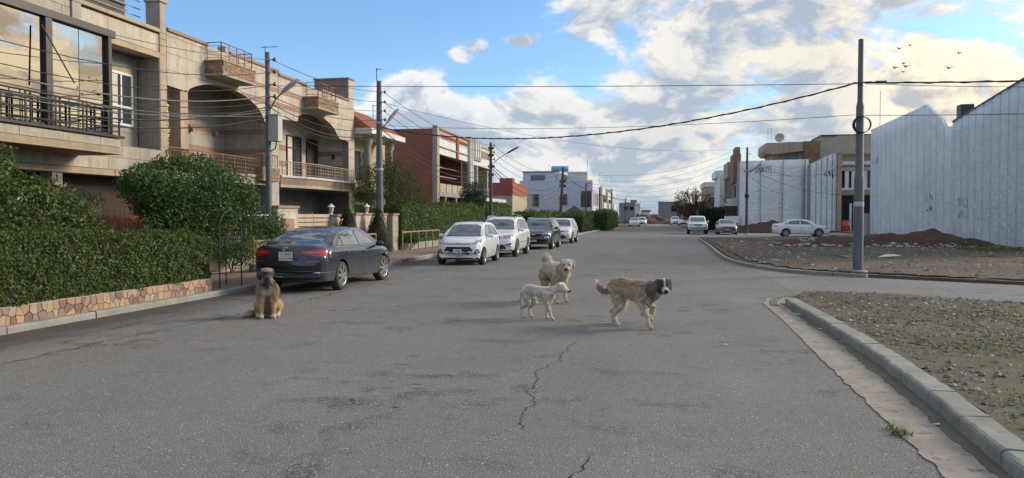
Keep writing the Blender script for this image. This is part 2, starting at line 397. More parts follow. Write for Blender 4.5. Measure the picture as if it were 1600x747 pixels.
def kerbline(name, line, length, w, h, m, label=None, z0=-.03, gap=.022, chip=.011, parent=None, side=1):
    """kerb of single stones along a line of points; the line is the road-side face"""
    k = parent or tag(bpy.data.objects.new(name, None), kind='structure')
    if not parent: COL.objects.link(k); ORG[k] = Vector((0, 0, 0))
    pts = subdiv_line([(p[0], p[1], 0) for p in line], .05)
    d = 0; acc = [pts[0]]; seg = []
    for a, b_ in zip(pts[:-1], pts[1:]):
        d += (b_ - a).length; acc.append(b_)
        if d >= length: seg.append((acc[0], acc[-1])); acc = [b_]; d = 0
    r = random.Random(len(seg))
    for a, b_ in seg:
        t = (b_ - a).normalized(); nrm = Vector((t.y, -t.x, 0)) * side; L = (b_ - a).length - gap
        c = (a + b_) / 2; bm = bmesh.new()
        # block with a rounded road edge and chips
        prof = [(0, z0), (0, h - .03), (.012, h - .008), (.035, h), (w - .01, h), (w, h - .01), (w, z0)]
        nS = 7; rows = []
        for i in range(nS + 1):
            s_ = -L / 2 + L * i / nS; row = []
            for (u, z) in prof:
                q = c + t * s_ + nrm * u; jz = chip * noise.noise(q * 9) if z > 0 else 0; ju = chip * 1.4 * noise.noise(q * 7 + Vector((9, 0, 0)))
                row.append(bm.verts.new(q + nrm * ju + Vector((0, 0, z + jz))))
            rows.append(row)
        for i in range(nS):
            for j in range(len(prof) - 1): bm.faces.new((rows[i][j], rows[i][j + 1], rows[i + 1][j + 1], rows[i + 1][j]))
        bm.faces.new(rows[0][::-1]); bm.faces.new(rows[-1])
        bmesh.ops.rotate(bm, cent=c, matrix=Matrix.Rotation(r.uniform(-.008, .008), 3, 'Z'), verts=bm.verts)
        bmesh.ops.translate(bm, vec=(0, 0, r.uniform(-.006, .006)), verts=bm.verts)
        bmesh.ops.recalc_face_normals(bm, faces=bm.faces)
        me = bpy.data.meshes.new('kerb_stone'); bm.to_mesh(me); bm.free()
        mm = m if not isinstance(m, list) else m[r.randrange(len(m))]
        link('kerb_stone', me, mm, k)
    return k
kerbline('kerb', [(2.22, 3.0), (2.28, 5.6), (2.40, 7.5), (2.48, 9.5), (2.46, 12), (2.36, 15.3), (2.40, 16.2)], .9, .235, .135, MA['kerb'])
kerbline('kerb', [(p.x - .06, p.y) for p in up_edge if p.x < 6.2 and p.y < 58], .9, .17, .105, MA['kerb'], side=1)
kerbline('kerb', [(KL - .0, 4), (KL, 22)], 1.8, .16, .115, MA['kerb'], side=-1)
kerbline('kerb', [(KL - .0, 22.2), (KL, 27.6)], .9, .16, .125, MA['kerb'], side=-1)
kerbline('kerb', [(KL - .0, 27.8), (KL, 60)], .7, .2, .14, [MA['kerb_white'], MA['kerb']], chip=.03, side=-1)
kerbline('kerb', [(-7.6, 62), (-7.3, 90), (-5.2, 118)], 1.2, .2, .14, [MA['kerb_white'], MA['kerb']], chip=.02, side=-1)
# concrete gutter apron with its broken asphalt edge, silt beside the kerb
def ribbon(name, L, Rr, z, m, parent=None, kind=None, jl=.0, jr=.0, sc=6, step=.05):
    a = subdiv_line([(p[0], p[1], 0) for p in L], step); n = len(a)
    c = subdiv_line([(p[0], p[1], 0) for p in Rr], step)
    V = []; F = []
    for i in range(n):
        q = a[i]; w = c[min(len(c) - 1, int(i * len(c) / n))]
        l = q.x + jl * (noise.noise(Vector((q.x, q.y * sc, 2))) + .6 * noise.noise(Vector((q.x, q.y * sc * 3, 5)))); rr = w.x + jr * (noise.noise(Vector((w.x, w.y * sc, 7))) + .5 * noise.noise(Vector((w.x, w.y * sc * 4, 3))))
        V += [(l, q.y, z), (rr, w.y, z)]
    F = [(2 * i, 2 * i + 1, 2 * i + 3, 2 * i + 2) for i in range(n - 1)]
    return MB().add(V, F).obj(name, m, parent, kind=kind)
g = ribbon('gutter', [(1.80, 2.5), (1.86, 6), (1.90, 9.7), (1.98, 13), (1.98, 15.6), (2.15, 16.6)], [(2.3, 2.5), (2.42, 6), (2.6, 9.7), (2.6, 13), (2.6, 15.6), (2.7, 17.0)], .008, MA['apron'], kind='structure', jl=.035, jr=0, sc=4.5)
ribbon('silt', [(2.14, 2.5), (2.19, 6), (2.30, 8), (2.30, 9.7), (2.38, 11), (2.32, 12.5), (2.33, 15.8)], [(2.3, 2.5), (2.40, 6), (2.46, 8), (2.5, 9.7), (2.52, 11), (2.5, 12.5), (2.44, 15.8)], .013, MA['silt'], parent=g, jl=.05, sc=3.1)
# broken edge where the side street's asphalt stands proud of the near lot
e = [Vector((p.x, p.y, 0)) for p in lo_edge if p.y > 15 or p.x > 3]
V = []; F = []
ee = subdiv_line(e, .06)
for i, q in enumerate(ee):
    t = (ee[min(i + 1, len(ee) - 1)] - ee[max(i - 1, 0)]).normalized(); nn = Vector((-t.y, t.x, 0))
    w = .055 + .03 * noise.noise(q * 5)
    V += [q - nn * .08 + Vector((0, 0, .018)), q + nn * w + Vector((0, 0, .018)), q - nn * .10 + Vector((0, 0, -.01)), q + nn * (w + .02) + Vector((0, 0, -.01))]
for i in range(len(ee) - 1): a = i * 4; F += [(a, a + 1, a + 5, a + 4), (a + 1, a + 3, a + 7, a + 5), (a, a + 4, a + 6, a + 2)]
MB().add(V, F).obj('road_edge', MA['silt'], side)
# cracks in the asphalt: shallow jagged ribbons
def crack(pts, w, seed, parent=road, sc=1.0):
    r = random.Random(seed); L = subdiv_line([(x, y, 0) for x, y in pts], .045 * sc); V = []; F = []
    off = 0
    for i, q in enumerate(L):
        t = (L[min(i + 1, len(L) - 1)] - L[max(i - 1, 0)]).normalized(); nn = Vector((-t.y, t.x, 0))
        off = off * .82 + r.uniform(-.03, .03) * sc
        ww = w * r.uniform(.25, 1.25) * (1 if 2 < i < len(L) - 3 else .3)
        V += [q + nn * (off - ww) + Vector((0, 0, .004)), q + nn * (off + ww) + Vector((0, 0, .004))]
    F = [(2 * i, 2 * i + 1, 2 * i + 3, 2 * i + 2) for i in range(len(L) - 1)]
    return MB().add(V, F).obj('crack', MA['dark'], parent)
crack([(-1.15, 10.5), (-1.22, 9.6), (-1.22, 8.9), (-1.34, 8.3), (-1.24, 7.9), (-1.30, 7.4), (-1.16, 6.9), (-1.20, 6.4), (-1.02, 5.9)], .0055, 1, sc=.7)
crack([(-.50, 5.5), (-.58, 5.0), (-.62, 4.3)], .008, 2)
crack([(-7.6, 5.6), (-7.45, 7), (-7.55, 9), (-7.25, 12), (-7.2, 15), (-7.3, 20), (-7.2, 30), (-7.3, 44)], .011, 3, sc=1.4)
crack([(-8.6, 8), (-8.3, 10), (-8.35, 13)], .008, 4, sc=1.4)
for k in range(26):
    x, y = rnd.uniform(-3.2, -1.7), rnd.uniform(6.4, 9.2); a = rnd.uniform(-.5, .5)
    l = rnd.uniform(.06, .26); crack([(x, y), (x + l * math.cos(a), y + l * math.sin(a))], rnd.uniform(.006, .016), 20 + k, sc=.6)
crack([(-3.0, 22), (-1.4, 21), (1.0, 22.5), (2.6, 25)], .012, 9, sc=2); crack([(-1.0, 36), (.6, 32), (2.2, 24)], .010, 10, sc=2)
# pavement on the left
def pavermat():
    m, t, b = newmat('pink_paving'); p = pos(t)
    br = N(t, 'ShaderNodeTexBrick', i={'Vector': p, 'Color1': (.28, .17, .13, 1), 'Color2': (.20, .13, .105, 1), 'Mortar': (.10, .085, .075, 1), 'Scale': 1.0, 'Mortar Size': .008, 'Brick Width': .2, 'Row Height': .1})
    col = mix(t, N(t, 'ShaderNodeMapRange', i={0: noise_(t, p, 1.5, 5), 1: .4, 2: .7, 4: .5}), br.outputs[0], (.20, .175, .155))
    setin(t, b, 'Base Color', col); setin(t, b, 'Roughness', .85); bump(t, b, br.outputs['Fac'], -.5, .006); return m
MA['paver'] = pavermat()
pav = sheet('pavement', [(KL - .16, 15), (KL - .16, 60), (-12.7, 60), (-12.7, 15)], .105, MA['paver'], skirt=.1)
sheet('garden_ground', [(KL - .16, -5), (KL - .16, 15), (-12.7, 15), (-12.7, 60), (-40, 60), (-40, -5)], .09, MA['soil'], skirt=.1)
sheet('verge', [(-7.7, 60), (-7.4, 90), (-5.3, 118), (-5.2, 170), (-60, 170), (-60, 60)], .11, MA['dirt'], skirt=.1)
sheet('second_side_street', [(3.2, 61.5), (18.3, 61.5), (18.3, 80.5), (3.2, 80.5)], .004, MA['asphalt2'])

# ------------------------------------------------------------------ building materials
MA['stone'] = mat('cream_limestone', (.55, .475, .375), (.41, .35, .27), .85, 1.6, 50, .5, .006, streak=.6, speck=(5, (.30, .24, .18), .45), rnd_obj=.16)
MA['stone_b'] = mat('beige_trim_stone', (.43, .33, .22), (.34, .26, .175), .8, 2, 50, .3, .004, streak=.5)
MA['stone_g'] = mat('grey_limestone', (.42, .375, .31), (.31, .275, .23), .85, 1.8, 40, .5, .006, streak=.6, speck=(6, (.22, .18, .15), .5), rnd_obj=.14)
MA['pink'] = mat('pink_stone', (.33, .19, .14), (.27, .165, .125), .75, 3, 40, .3, .004, streak=.3, rnd_obj=.12)
MA['joint'] = mat('stone_joint', (.24, .21, .175), bs=0)
MA['ledge'] = mat('split_ledgestone', (.40, .27, .17), (.24, .15, .10), .9, 5, 40, .6, .01, rnd_obj=.7)
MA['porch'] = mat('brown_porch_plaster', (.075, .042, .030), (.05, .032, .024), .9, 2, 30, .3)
MA['frame'] = mat('dark_bronze_frame', (.035, .025, .020), rough=.45, bs=0)
MA['rail_dark'] = mat('black_iron_rail', (.02, .018, .017), rough=.5, bs=0)
MA['rail_copper'] = mat('copper_painted_rail', (.28, .12, .06), (.2, .09, .05), .5, bs=0)
MA['rail_cream'] = mat('cream_painted_rail', (.42, .36, .28), (.3, .22, .15), .55, bs=0)
MA['white'] = mat('white_paint', (.66, .64, .60), (.52, .50, .46), .7, 2, 30, .2, .004, streak=.6)
MA['white_blue'] = mat('pale_lilac_paint', (.56, .58, .66), (.49, .51, .58), .8, 1, 30, .2, .004, streak=.3)
MA['wframe'] = mat('white_window_frame', (.75, .74, .72), rough=.4, bs=0)
MA['cream'] = mat('cream_plaster', (.44, .375, .27), (.35, .30, .21), .85, 1.5, 30, .3, .004, streak=.4)
MA['grey'] = mat('grey_cement', (.235, .245, .27), (.18, .19, .21), .9, 1, 20, .4, .01, streak=.4)
MA['concrete'] = mat('raw_concrete', (.32, .31, .29), (.24, .23, .21), .9, 1.5, 20, .4, .01, streak=.4)
MA['red_brick'] = mat('dark_red_brick', (.33, .095, .055), (.25, .075, .048), .85, .6, 30, .3, .004, streak=.2)
MA['curtain'] = mat('curtain', (.62, .55, .44), rough=.9, bs=0)
def glassmat(name, tint, rough=.02, met=.9, wav=.0, sc=.7):
    m, t, b = newmat(name); setin(t, b, 'Base Color', tint); setin(t, b, 'Metallic', met); setin(t, b, 'Roughness', rough)
    if wav: bump(t, b, noise_(t, pos(t), sc, 3), wav, .02)
    return m
MA['mirror'] = glassmat('mirror_glazing', (.46, .455, .44), .015, 1.0, .10, .9)
MA['glass'] = glassmat('window_glass', (.10, .115, .13), .04, .55, .06)
MA['glass_gold_reflect'] = glassmat('mirror_glass_gold_reflection', (.75, .66, .5), .03, 1.0, .12, 1.5)  # gold tint paints in the yellow reflection on the loggia window
def brickmat(name, c1, c2, mort, bw, bh, ms, axis='x', sc2=.6):
    m, t, b = newmat(name); v = N(t, 'ShaderNodeNewGeometry').outputs['Position']; s = N(t, 'ShaderNodeSeparateXYZ', i={0: v})
    cv = N(t, 'ShaderNodeCombineXYZ', i={0: M(t, 'ADD', s.outputs[0], s.outputs[1]), 1: s.outputs[2]})
    br = N(t, 'ShaderNodeTexBrick', i={'Vector': cv, 'Color1': (*c1, 1), 'Color2': (*c2, 1), 'Mortar': (*mort, 1), 'Scale': 1.0, 'Mortar Size': ms, 'Brick Width': bw, 'Row Height': bh, 'Bias': 0.0})
    col = mix(t, N(t, 'ShaderNodeMapRange', i={0: noise_(t, VM(t, 'MULTIPLY', v, (1, 1, 2)), sc2, 6), 1: .4, 2: .7, 4: .55}), br.outputs[0], tuple(x * .6 for x in c1))
    setin(t, b, 'Base Color', col); setin(t, b, 'Roughness', .9); bump(t, b, br.outputs['Fac'], -.5, .01); return m
MA['brickwall'] = brickmat('red_brick_courses', (.34, .10, .06), (.25, .075, .05), (.20, .10, .075), .42, .14, .012)
MA['shaded_brick'] = brickmat('shaded_brick_courses', (.27, .20, .17), (.22, .16, .14), (.15, .12, .10), .5, .12, .012)  # brick courses whose brown-grey also carries the shade of the tower's side
MA['block'] = brickmat('grey_block', (.24, .24, .25), (.20, .20, .21), (.14, .14, .14), .4, .2, .012)

def clip_poly(subj, x0, x1, y0, y1):
    def cl(p, ins, cross):
        out = []
        for i in range(len(p)):
            a, b_ = p[i - 1], p[i]
            if ins(b_):
                if not ins(a): out.append(cross(a, b_))
                out.append(b_)
            elif ins(a): out.append(cross(a, b_))
        return out
    def cx(X): return lambda a, b_: (X, a[1] + (b_[1] - a[1]) * (X - a[0]) / (b_[0] - a[0]))
    def cy(Y): return lambda a, b_: (a[0] + (b_[0] - a[0]) * (Y - a[1]) / (b_[1] - a[1]), Y)
    for ins, c in ((lambda p: p[0] >= x0, cx(x0)), (lambda p: p[0] <= x1, cx(x1)), (lambda p: p[1] >= y0, cy(y0)), (lambda p: p[1] <= y1, cy(y1))):
        subj = cl(subj, ins, c)
        if len(subj) < 3: return []
    return subj
def area(p): return abs(sum(p[i - 1][0] * p[i][1] - p[i][0] * p[i - 1][1] for i in range(len(p)))) / 2
def clad(parent, poly, plane, at, pw, ph, m, th=.020, gap=.006, name='panel', stagger=.5, u0=None, seed=0, out=1):
    """clad a flat wall with single panels.  plane 'x': poly in (y,z) on x=at;  plane 'y': poly in (x,z) on y=at"""
    r = random.Random(seed); us = [p[0] for p in poly]; ws = [p[1] for p in poly]
    u0 = min(us) if u0 is None else u0; w = min(ws); row = 0; n = 0
    while w < max(ws) - .01:
        u = u0 - (pw * stagger if row % 2 else 0)
        while u < max(us):
            q = clip_poly(poly, u + gap, u + pw - gap, w + gap, w + ph - gap)
            if q and area(q) > .004:
                a = at + out * .001; b_ = at + out * (th + r.uniform(-.003, .003))
                mb = MB(); (mb.px if plane == 'x' else mb.py)(q, a, b_)
                mb.obj(name, m[r.randrange(len(m))] if isinstance(m, list) else m, parent); n += 1
            u += pw
        w += ph; row += 1
    return n
def rect(a, b_, c, d): return [(a, c), (b_, c), (b_, d), (a, d)]
def window(parent, plane, at, u0, u1, w0, w1, fm, gm, out=1, mull=1, trans=0, fw=.06, dep=.06, name='window', curtain=False, bars=0):
    """framed window standing on a wall face: window > pane"""
    f = MB(); g = MB(); fn = (lambda u, w, a: (a, u, w)) if plane == 'x' else (lambda u, w, a: (u, a, w))
    a, b_ = at + out * .002, at + out * dep
    def bar(ua, ub, wa, wb, mb=f, lo=a, hi=b_): mb.prism(rect(ua, ub, wa, wb), fn, lo, hi)
    bar(u0, u0 + fw, w0, w1); bar(u1 - fw, u1, w0, w1); bar(u0 + fw, u1 - fw, w0, w0 + fw); bar(u0 + fw, u1 - fw, w1 - fw, w1)
    for i in range(mull):
        c = u0 + (u1 - u0) * (i + 1) / (mull + 1); bar(c - fw * .4, c + fw * .4, w0 + fw, w1 - fw, hi=b_ - out * .006)
    if trans: bar(u0 + fw, u1 - fw, trans - fw * .4, trans + fw * .4, hi=b_ - out * .004)
    for i in range(bars):
        c = u0 + (u1 - u0) * (i + 1) / (bars + 1); bar(c - .01, c + .01, w0 + fw, w1 - fw, lo=b_ - out * .003, hi=b_ + out * .02)
    o = f.obj(name, fm, parent)
    bar(u0 + fw, u1 - fw, w0 + fw, w1 - fw, g, a, at + out * .016); g.obj('pane', gm, o)
    if curtain:
        g = MB(); bar(u0 + fw + .02, u0 + (u1 - u0) * .38, w0 + fw, w1 - fw, g, at + out * .018, at + out * .022); g.obj('curtain', MA['curtain'], o)
    return o
def railing(parent, pts, z0, z1, m, nh=4, step=.12, r=.014, post=.022, name='railing', pstep=1.1):
    """railing along a polyline: railing > top_rail, rail, baluster, post"""
    root = MB(); L = [Vector((x, y, 0)) for x, y in pts]
    up = Vector((0, 0, 1))
    root.tube([p + up * z1 for p in L], post * 1.0, 6)
    o = root.obj(name, m, parent)
    for k in range(nh):
        z = z0 + (z1 - z0) * (k + .4) / nh
        MB().tube([p + up * z for p in L], r * .8, 5).obj('rail', m, o)
    for a, b_ in zip(L[:-1], L[1:]):
        n = max(1, round((b_ - a).length / step))
        for i in range(n + 1):
            p = a.lerp(b_, i / n); big = (i % max(1, round(pstep / step)) == 0) or i == n
            MB().tube([p + up * z0, p + up * z1], post if big else r, 6 if big else 4).obj('post' if big else 'baluster', m, o)
    return o

# ------------------------------------------------------------------ house 1: mirrored bay window
h1 = thing('stone_house', 'cream stone house with a large mirrored bay window reflecting golden cloud', 'house', (-20, 17, 0), group='houses along the left side')
bx('wall', MA['joint'], h1, -27, -16.83, 6, 22.08, 0, 6.9)
bx('roof', MA['concrete'], h1, -27, -16.32, 6, 22.08, 6.902, 7.2)
# upper wall over the bay, stepping down to the parapet band
bx('parapet', MA['joint'], h1, -16.3, -16.02, 6, 18.3, 6.6, 9.3)
clad(h1, rect(6.5, 18.3, 6.85, 9.3), 'x', -16.02, 1.15, .62, MA['stone_g'], seed=1)
bx('parapet', MA['joint'], h1, -16.3, -16.02, 18.302, 22.08, 6.9, 7.62)
clad(h1, rect(18.66, 22.0, 7.04, 7.6), 'x', -16.02, 1.1, .56, MA['stone'], seed=2, stagger=0)
bx('pilaster', MA['stone_g'], h1, -16.34, -15.94, 18.32, 18.64, 6.9, 7.66)
bx('coping', MA['stone_b'], h1, -16.38, -15.92, 18.3, 22.08, 7.664, 7.78, bevel=.01)
bx('lintel', MA['stone_b'], h1, -16.36, -15.96, 18.42, 22.08, 6.84, 7.02, bevel=.01)
# recess wall with window, and the pillar at its right
clad(h1, rect(17.5, 22.05, 3.9, 6.84), 'x', -16.83, .8, .49, MA['stone_g'], seed=3)
bx('surround', MA['stone_b'], h1, -16.83, -16.78, 20.5, 20.72, 4.5, 6.45); bx('surround', MA['stone_b'], h1, -16.83, -16.78, 21.78, 21.98, 4.5, 6.45)
bx('surround', MA['stone_b'], h1, -16.83, -16.78, 20.722, 21.778, 6.28, 6.45)
window(h1, 'x', -16.812, 20.72, 21.78, 4.6, 6.28, MA['wframe'], MA['glass'], mull=1, trans=5.2, fw=.075, curtain=True)
bx('pillar', MA['joint'], h1, -16.8, -16.02, 22.1, 22.44, 0, 7.7)
clad(h1, rect(22.1, 22.44, 0, 7.7), 'x', -16.02, .5, .5, MA['stone_b'], seed=4, stagger=0)
clad(h1, rect(-16.8, -16.02, 3.0, 6.84), 'y', 22.1, .5, .49, MA['stone_g'], out=-1, seed=5)
bx('pier', MA['stone_g'], h1, -16.5, -15.98, 22.1, 22.42, 7.702, 8.68, bevel=.01); bx('pier_cap', MA['stone_b'], h1, -16.54, -15.93, 22.06, 22.46, 8.682, 8.78)
# floor band below, dark porch behind
bx('floor_band', MA['joint'], h1, -16.82, -16.02, 6, 22.09, 2.95, 3.88)
clad(h1, rect(6.5, 22.09, 3.12, 3.86), 'x', -16.02, 1.2, .37, MA['stone'], seed=6)
bx('trim', MA['stone_b'], h1, -16.5, -15.95, 6, 22.46, 2.93, 3.10, bevel=.008)
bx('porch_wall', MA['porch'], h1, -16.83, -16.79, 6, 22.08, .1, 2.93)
window(h1, 'x', -16.79, 11.5, 13.2, .9, 2.3, MA['wframe'], MA['glass'], mull=1)
bx('column', MA['stone_g'], h1, -16.4, -16.02, 17.6, 17.95, .1, 2.93)
bx('door', MA['frame'], h1, -16.785, -16.74, 19.2, 20.3, .1, 2.3)
# projecting bay
bx('balcony_slab', MA['joint'], h1, -16.0, -14.62, 6, 18.42, 3.50, 3.84)
clad(h1, rect(6, 18.42, 3.62, 3.84), 'x', -14.62, 1.3, .22, MA['stone'], seed=7, stagger=0)
bx('trim', MA['stone_b'], h1, -16.0, -14.57, 6, 18.5, 3.42, 3.498, bevel=.006); bx('trim', MA['stone_b'], h1, -16.0, -14.585, 6, 18.47, 3.502, 3.61)
bx('coping', MA['frame'], h1, -16.0, -14.53, 6, 18.54, 3.86, 3.93, bevel=.008)
bay = bx('bay_window', MA['frame'], h1, -15.98, -14.93, 6, 18.36, 3.935, 6.6)
bx('frame', MA['frame'], bay, -15.98, -14.74, 6, 18.50, 6.602, 6.80, bevel=.01)
bx('frame', MA['frame'], bay, -14.928, -14.76, 18.24, 18.36, 3.94, 6.6); bx('frame', MA['frame'], bay, -14.928, -14.76, 16.10, 16.30, 3.94, 6.6)
bx('frame', MA['frame'], bay, -14.928, -14.80, 6, 16.098, 3.94, 4.02); bx('frame', MA['frame'], bay, -14.928, -14.80, 16.302, 18.238, 3.94, 4.02)
rr = random.Random(3)
for a, b_ in ((10.6, 11.9), (11.92, 13.2), (13.22, 14.66), (14.68, 16.09), (16.31, 17.26), (17.28, 18.23)):
    # each pane leans by a hair, which breaks the reflection at the joints
    j = rr.uniform(-.004, .004); k = rr.uniform(-.005, .005)
    MB().add([(-14.86 + j, a, 4.02), (-14.86 - j, b_, 4.02), (-14.86 - j + k, b_, 6.6), (-14.86 + j + k, a, 6.6), (-14.88 + j, a, 4.02), (-14.88 - j, b_, 4.02), (-14.88 - j + k, b_, 6.6), (-14.88 + j + k, a, 6.6)],
             [(0, 1, 2, 3), (4, 7, 6, 5), (0, 4, 5, 1), (1, 5, 6, 2), (2, 6, 7, 3), (3, 7, 4, 0)]).obj('pane', MA['mirror'], bay)
railing(h1, [(-14.60, 6.5), (-14.60, 18.4)], 3.94, 4.68, MA['rail_dark'], nh=3, step=.30, r=.018, post=.026, pstep=.9)
for y in np.arange(12.2, 18.3, .9): bx('post', MA['rail_dark'], h1, -14.615, -14.585, y + .36, y + .41, 3.94, 4.66)
MB().tube([(-14.7, 15.9, 6.35), (-14.2, 16.35, 5.0)], .02, 6).obj('bracket_rod', MA['frame'], h1)
# dark screen on the roof
rs = thing('roof_screen', 'dark louvred screen with metal rails on the roof of the bay window house', 'screen', (-17.4, 20.5, 7.2))
bx('panel', MA['rail_dark'], rs, -17.6, -17.5, 18.8, 22.4, 7.2, 9.0)
for k in range(7): bx('slat', MA['frame'], rs, -17.498, -17.44, 18.8, 22.4, 7.5 + k * .2, 7.56 + k * .2)
for k in range(3): MB().tube([(-16.7, 19.2, 8.2 + k * .25), (-16.7, 22.1, 8.2 + k * .25)], .02, 5).obj('rail', MA['stone_g'], rs)

# ------------------------------------------------------------------ houses 2 and 3: arched loggias
def arch_pts(c, hw, zs, za, y0, y1, n=14):
    out = []
    for i in range(n + 1):
        y = y0 + (y1 - y0) * i / n; t = min(1, abs(y - c) / hw); out.append((y, zs + (za - zs) * math.sqrt(max(0, 1 - t * t))))
    return out
def balconette(h, y0, y1, z0, z1, seed):
    b = bx('planter_box', MA['joint'], h, -16.0, -15.32, y0, y1, z0, z1)
    r = random.Random(seed); rows = 7; ph = (z1 - z0) / rows
    for k in range(rows):
        u = y0
        while u < y1 - .02:
            L = min(y1 - u, r.uniform(.16, .42)); d = r.uniform(.015, .04)
            bx('stone', MA['ledge'], b, -15.32, -15.32 + d, u + .004, u + L - .004, z0 + k * ph + .004, z0 + (k + 1) * ph - .004); u += L
        u = -16.0
        while u < -15.34:
            L = min(-15.32 - u, r.uniform(.16, .36)); d = r.uniform(.015, .04)
            bx('stone', MA['ledge'], b, u + .004, u + L - .004, y0 - d, y0, z0 + k * ph + .004, z0 + (k + 1) * ph - .004); u += L
    bx('cap', MA['pink'], b, -16.0, -15.26, y0 - .06, y1 + .06, z1 + .001, z1 + .05); bx('cap', MA['stone_g'], b, -16.0, -15.27, y0 - .06, y1 + .06, z0 - .07, z0 - .001)
h2 = thing('stone_house', 'cream stone house with a wide arched loggia and copper balcony rail', 'house', (-20, 26, 0), group='houses along the left side')
def facade(h, y0, y1, under, top, gaps, tower=None):
    poly = [(y, z) for y, z in under] + [(y1, top), (y0, top)]
    MB().px(poly, -16.32, -16.02).obj('facade', MA['joint'], h)
    return poly
u2 = [(22.46, 6.05), (23.6, 6.0)] + arch_pts(25.9, 2.95, 5.3, 6.56, 23.66, 28.8) + [(28.81, 0.1), (29.85, .1)]
def clad_bands(h, poly, bands, seed, y0, y1, zt):
    """stone panels with pink courses between"""
    z = 0; cuts = []
    for a, b_ in bands + [(zt, zt)]:
        if a - z > .02: cuts.append((z, a, MA['stone']))
        if b_ - a > .02: cuts.append((a, b_, MA['pink']))
        z = b_
    for i, (a, b_, m) in enumerate(cuts):
        if m is MA['pink']: clad(h, clip_poly(poly, y0, y1, a, b_) or [(0, 0)] * 3, 'x', -16.02, 1.4, 1.0, m, seed=seed + i, stagger=0, th=.022)
        else: clad(h, clip_poly(poly, y0, y1, a, b_), 'x', -16.02, 1.05, .52, m, seed=seed + i)
p2 = facade(h2, 22.46, 29.85, u2, 7.82, None)
clad(h2, clip_poly(p2, 22.46, 26.95, 0, 7.82), 'x', -16.02, 1.05, .56, MA['stone'], seed=11)
for a, b_, m in ((0, 6.35, 'stone'), (6.35, 6.55, 'pink'), (6.55, 6.95, 'stone'), (6.95, 7.13, 'pink'), (7.13, 7.82, 'stone')):
    q = clip_poly(p2, 26.95, 29.85, a, b_)
    if q: clad(h2, q, 'x', -16.02, 1.05, .52 if m == 'stone' else .4, MA[m], seed=int(a * 10), th=.022 if m == 'pink' else .018)
for a, b_ in ((22.46, 24.72), (26.15, 29.85)): bx('coping', MA['pink'], h2, -16.42, -15.93, a, b_, 7.822, 7.93, bevel=.008)
bx('parapet_post', MA['stone_g'], h2, -16.30, -15.98, 25.85, 26.14, 7.822, 8.06)
bx('wall', MA['joint'], h2, -27, -17.9, 22.46, 29.85, 0, 7.0); bx('ceiling', MA['stone_g'], h2, -27, -16.33, 22.46, 29.85, 7.002, 7.3)
for k, (a, b_, m) in enumerate(((2.9, 4.3, 'stone_g'), (4.3, 4.5, 'pink'), (4.5, 5.1, 'stone_g'), (5.1, 5.3, 'pink'), (5.3, 7.0, 'stone_g'))):
    clad(h2, rect(22.46, 29.8, a, b_), 'x', -17.9, .8, .5, MA[m], seed=30 + k)
    clad(h2, rect(-17.88, -16.05, a, b_), 'y', 28.8, .8, .5, MA[m], seed=40 + k, out=-1)
bx('side_wall', MA['joint'], h2, -17.88, -16.33, 28.801, 29.8, .1, 7.0)
bx('column', MA['stone_b'], h2, -16.45, -16.04, 23.2, 23.62, 3.4, 6.02)
bx('side_wall', MA['stone_g'], h2, -17.88, -16.84, 22.461, 22.7, .1, 7.0)
window(h2, 'x', -17.88, 24.35, 25.35, 4.05, 5.95, MA['frame'], MA['glass_gold_reflect'], mull=0, trans=5.2, fw=.05)
bx('door', MA['frame'], h2, -17.87, -17.82, 25.5, 25.95, 3.45, 5.85)
for y in (26.4, 28.0):
    s_ = MB(); s_.box(-17.86, -17.80, y - .05, y + .05, 4.95, 5.25); s_.ball((-17.74, y, 5.1), (.06, .06, .12), 8, 6); s_.obj('wall_lamp', MA['stone_b'], h2)
bx('floor_slab', MA['stone'], h2, -17.86, -15.98, 22.47, 28.79, 3.0, 3.36); bx('slab_edge', MA['stone_b'], h2, -15.978, -15.92, 22.46, 28.0, 3.30, 3.40)
railing(h2, [(-15.97, 22.5), (-15.97, 27.9)], 3.42, 4.02, MA['rail_copper'], nh=4, step=.26, r=.013, post=.022, pstep=.78)
railing(h2, [(-15.97, 27.9), (-15.75, 28.0), (-15.72, 29.2)], 3.75, 4.25, MA['rail_copper'], nh=3, step=.2, r=.011, post=.018, pstep=.6)
bb = bx('planter_box', MA['joint'], h2, -15.98, -15.68, 27.95, 29.3, 3.15, 3.72)
pieces('stone', [(-15.68, -15.655, 27.96 + i * .224, 28.17 + i * .224, 3.16 + j * .14, 3.29 + j * .14) for i in range(6) for j in range(4)], MA['ledge'], bb, .008, 3)
pieces('stone', [(-15.97 + i * .15, -15.83 + i * .15, 27.925, 27.95, 3.16 + j * .14, 3.29 + j * .14) for i in range(2) for j in range(4)], MA['ledge'], bb, .004, 4)
balconette(h2, 24.6, 26.75, 6.80, 7.24, 5)
railing(h2, [(-15.95, 24.65), (-15.4, 24.65), (-15.4, 26.7), (-15.95, 26.7)], 7.3, 7.92, MA['rail_copper'], nh=3, step=.5, r=.013, post=.018, pstep=.5)
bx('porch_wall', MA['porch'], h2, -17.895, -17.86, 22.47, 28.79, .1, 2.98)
window(h2, 'x', -17.86, 24.0, 25.8, .9, 2.2, MA['wframe'], MA['glass'])

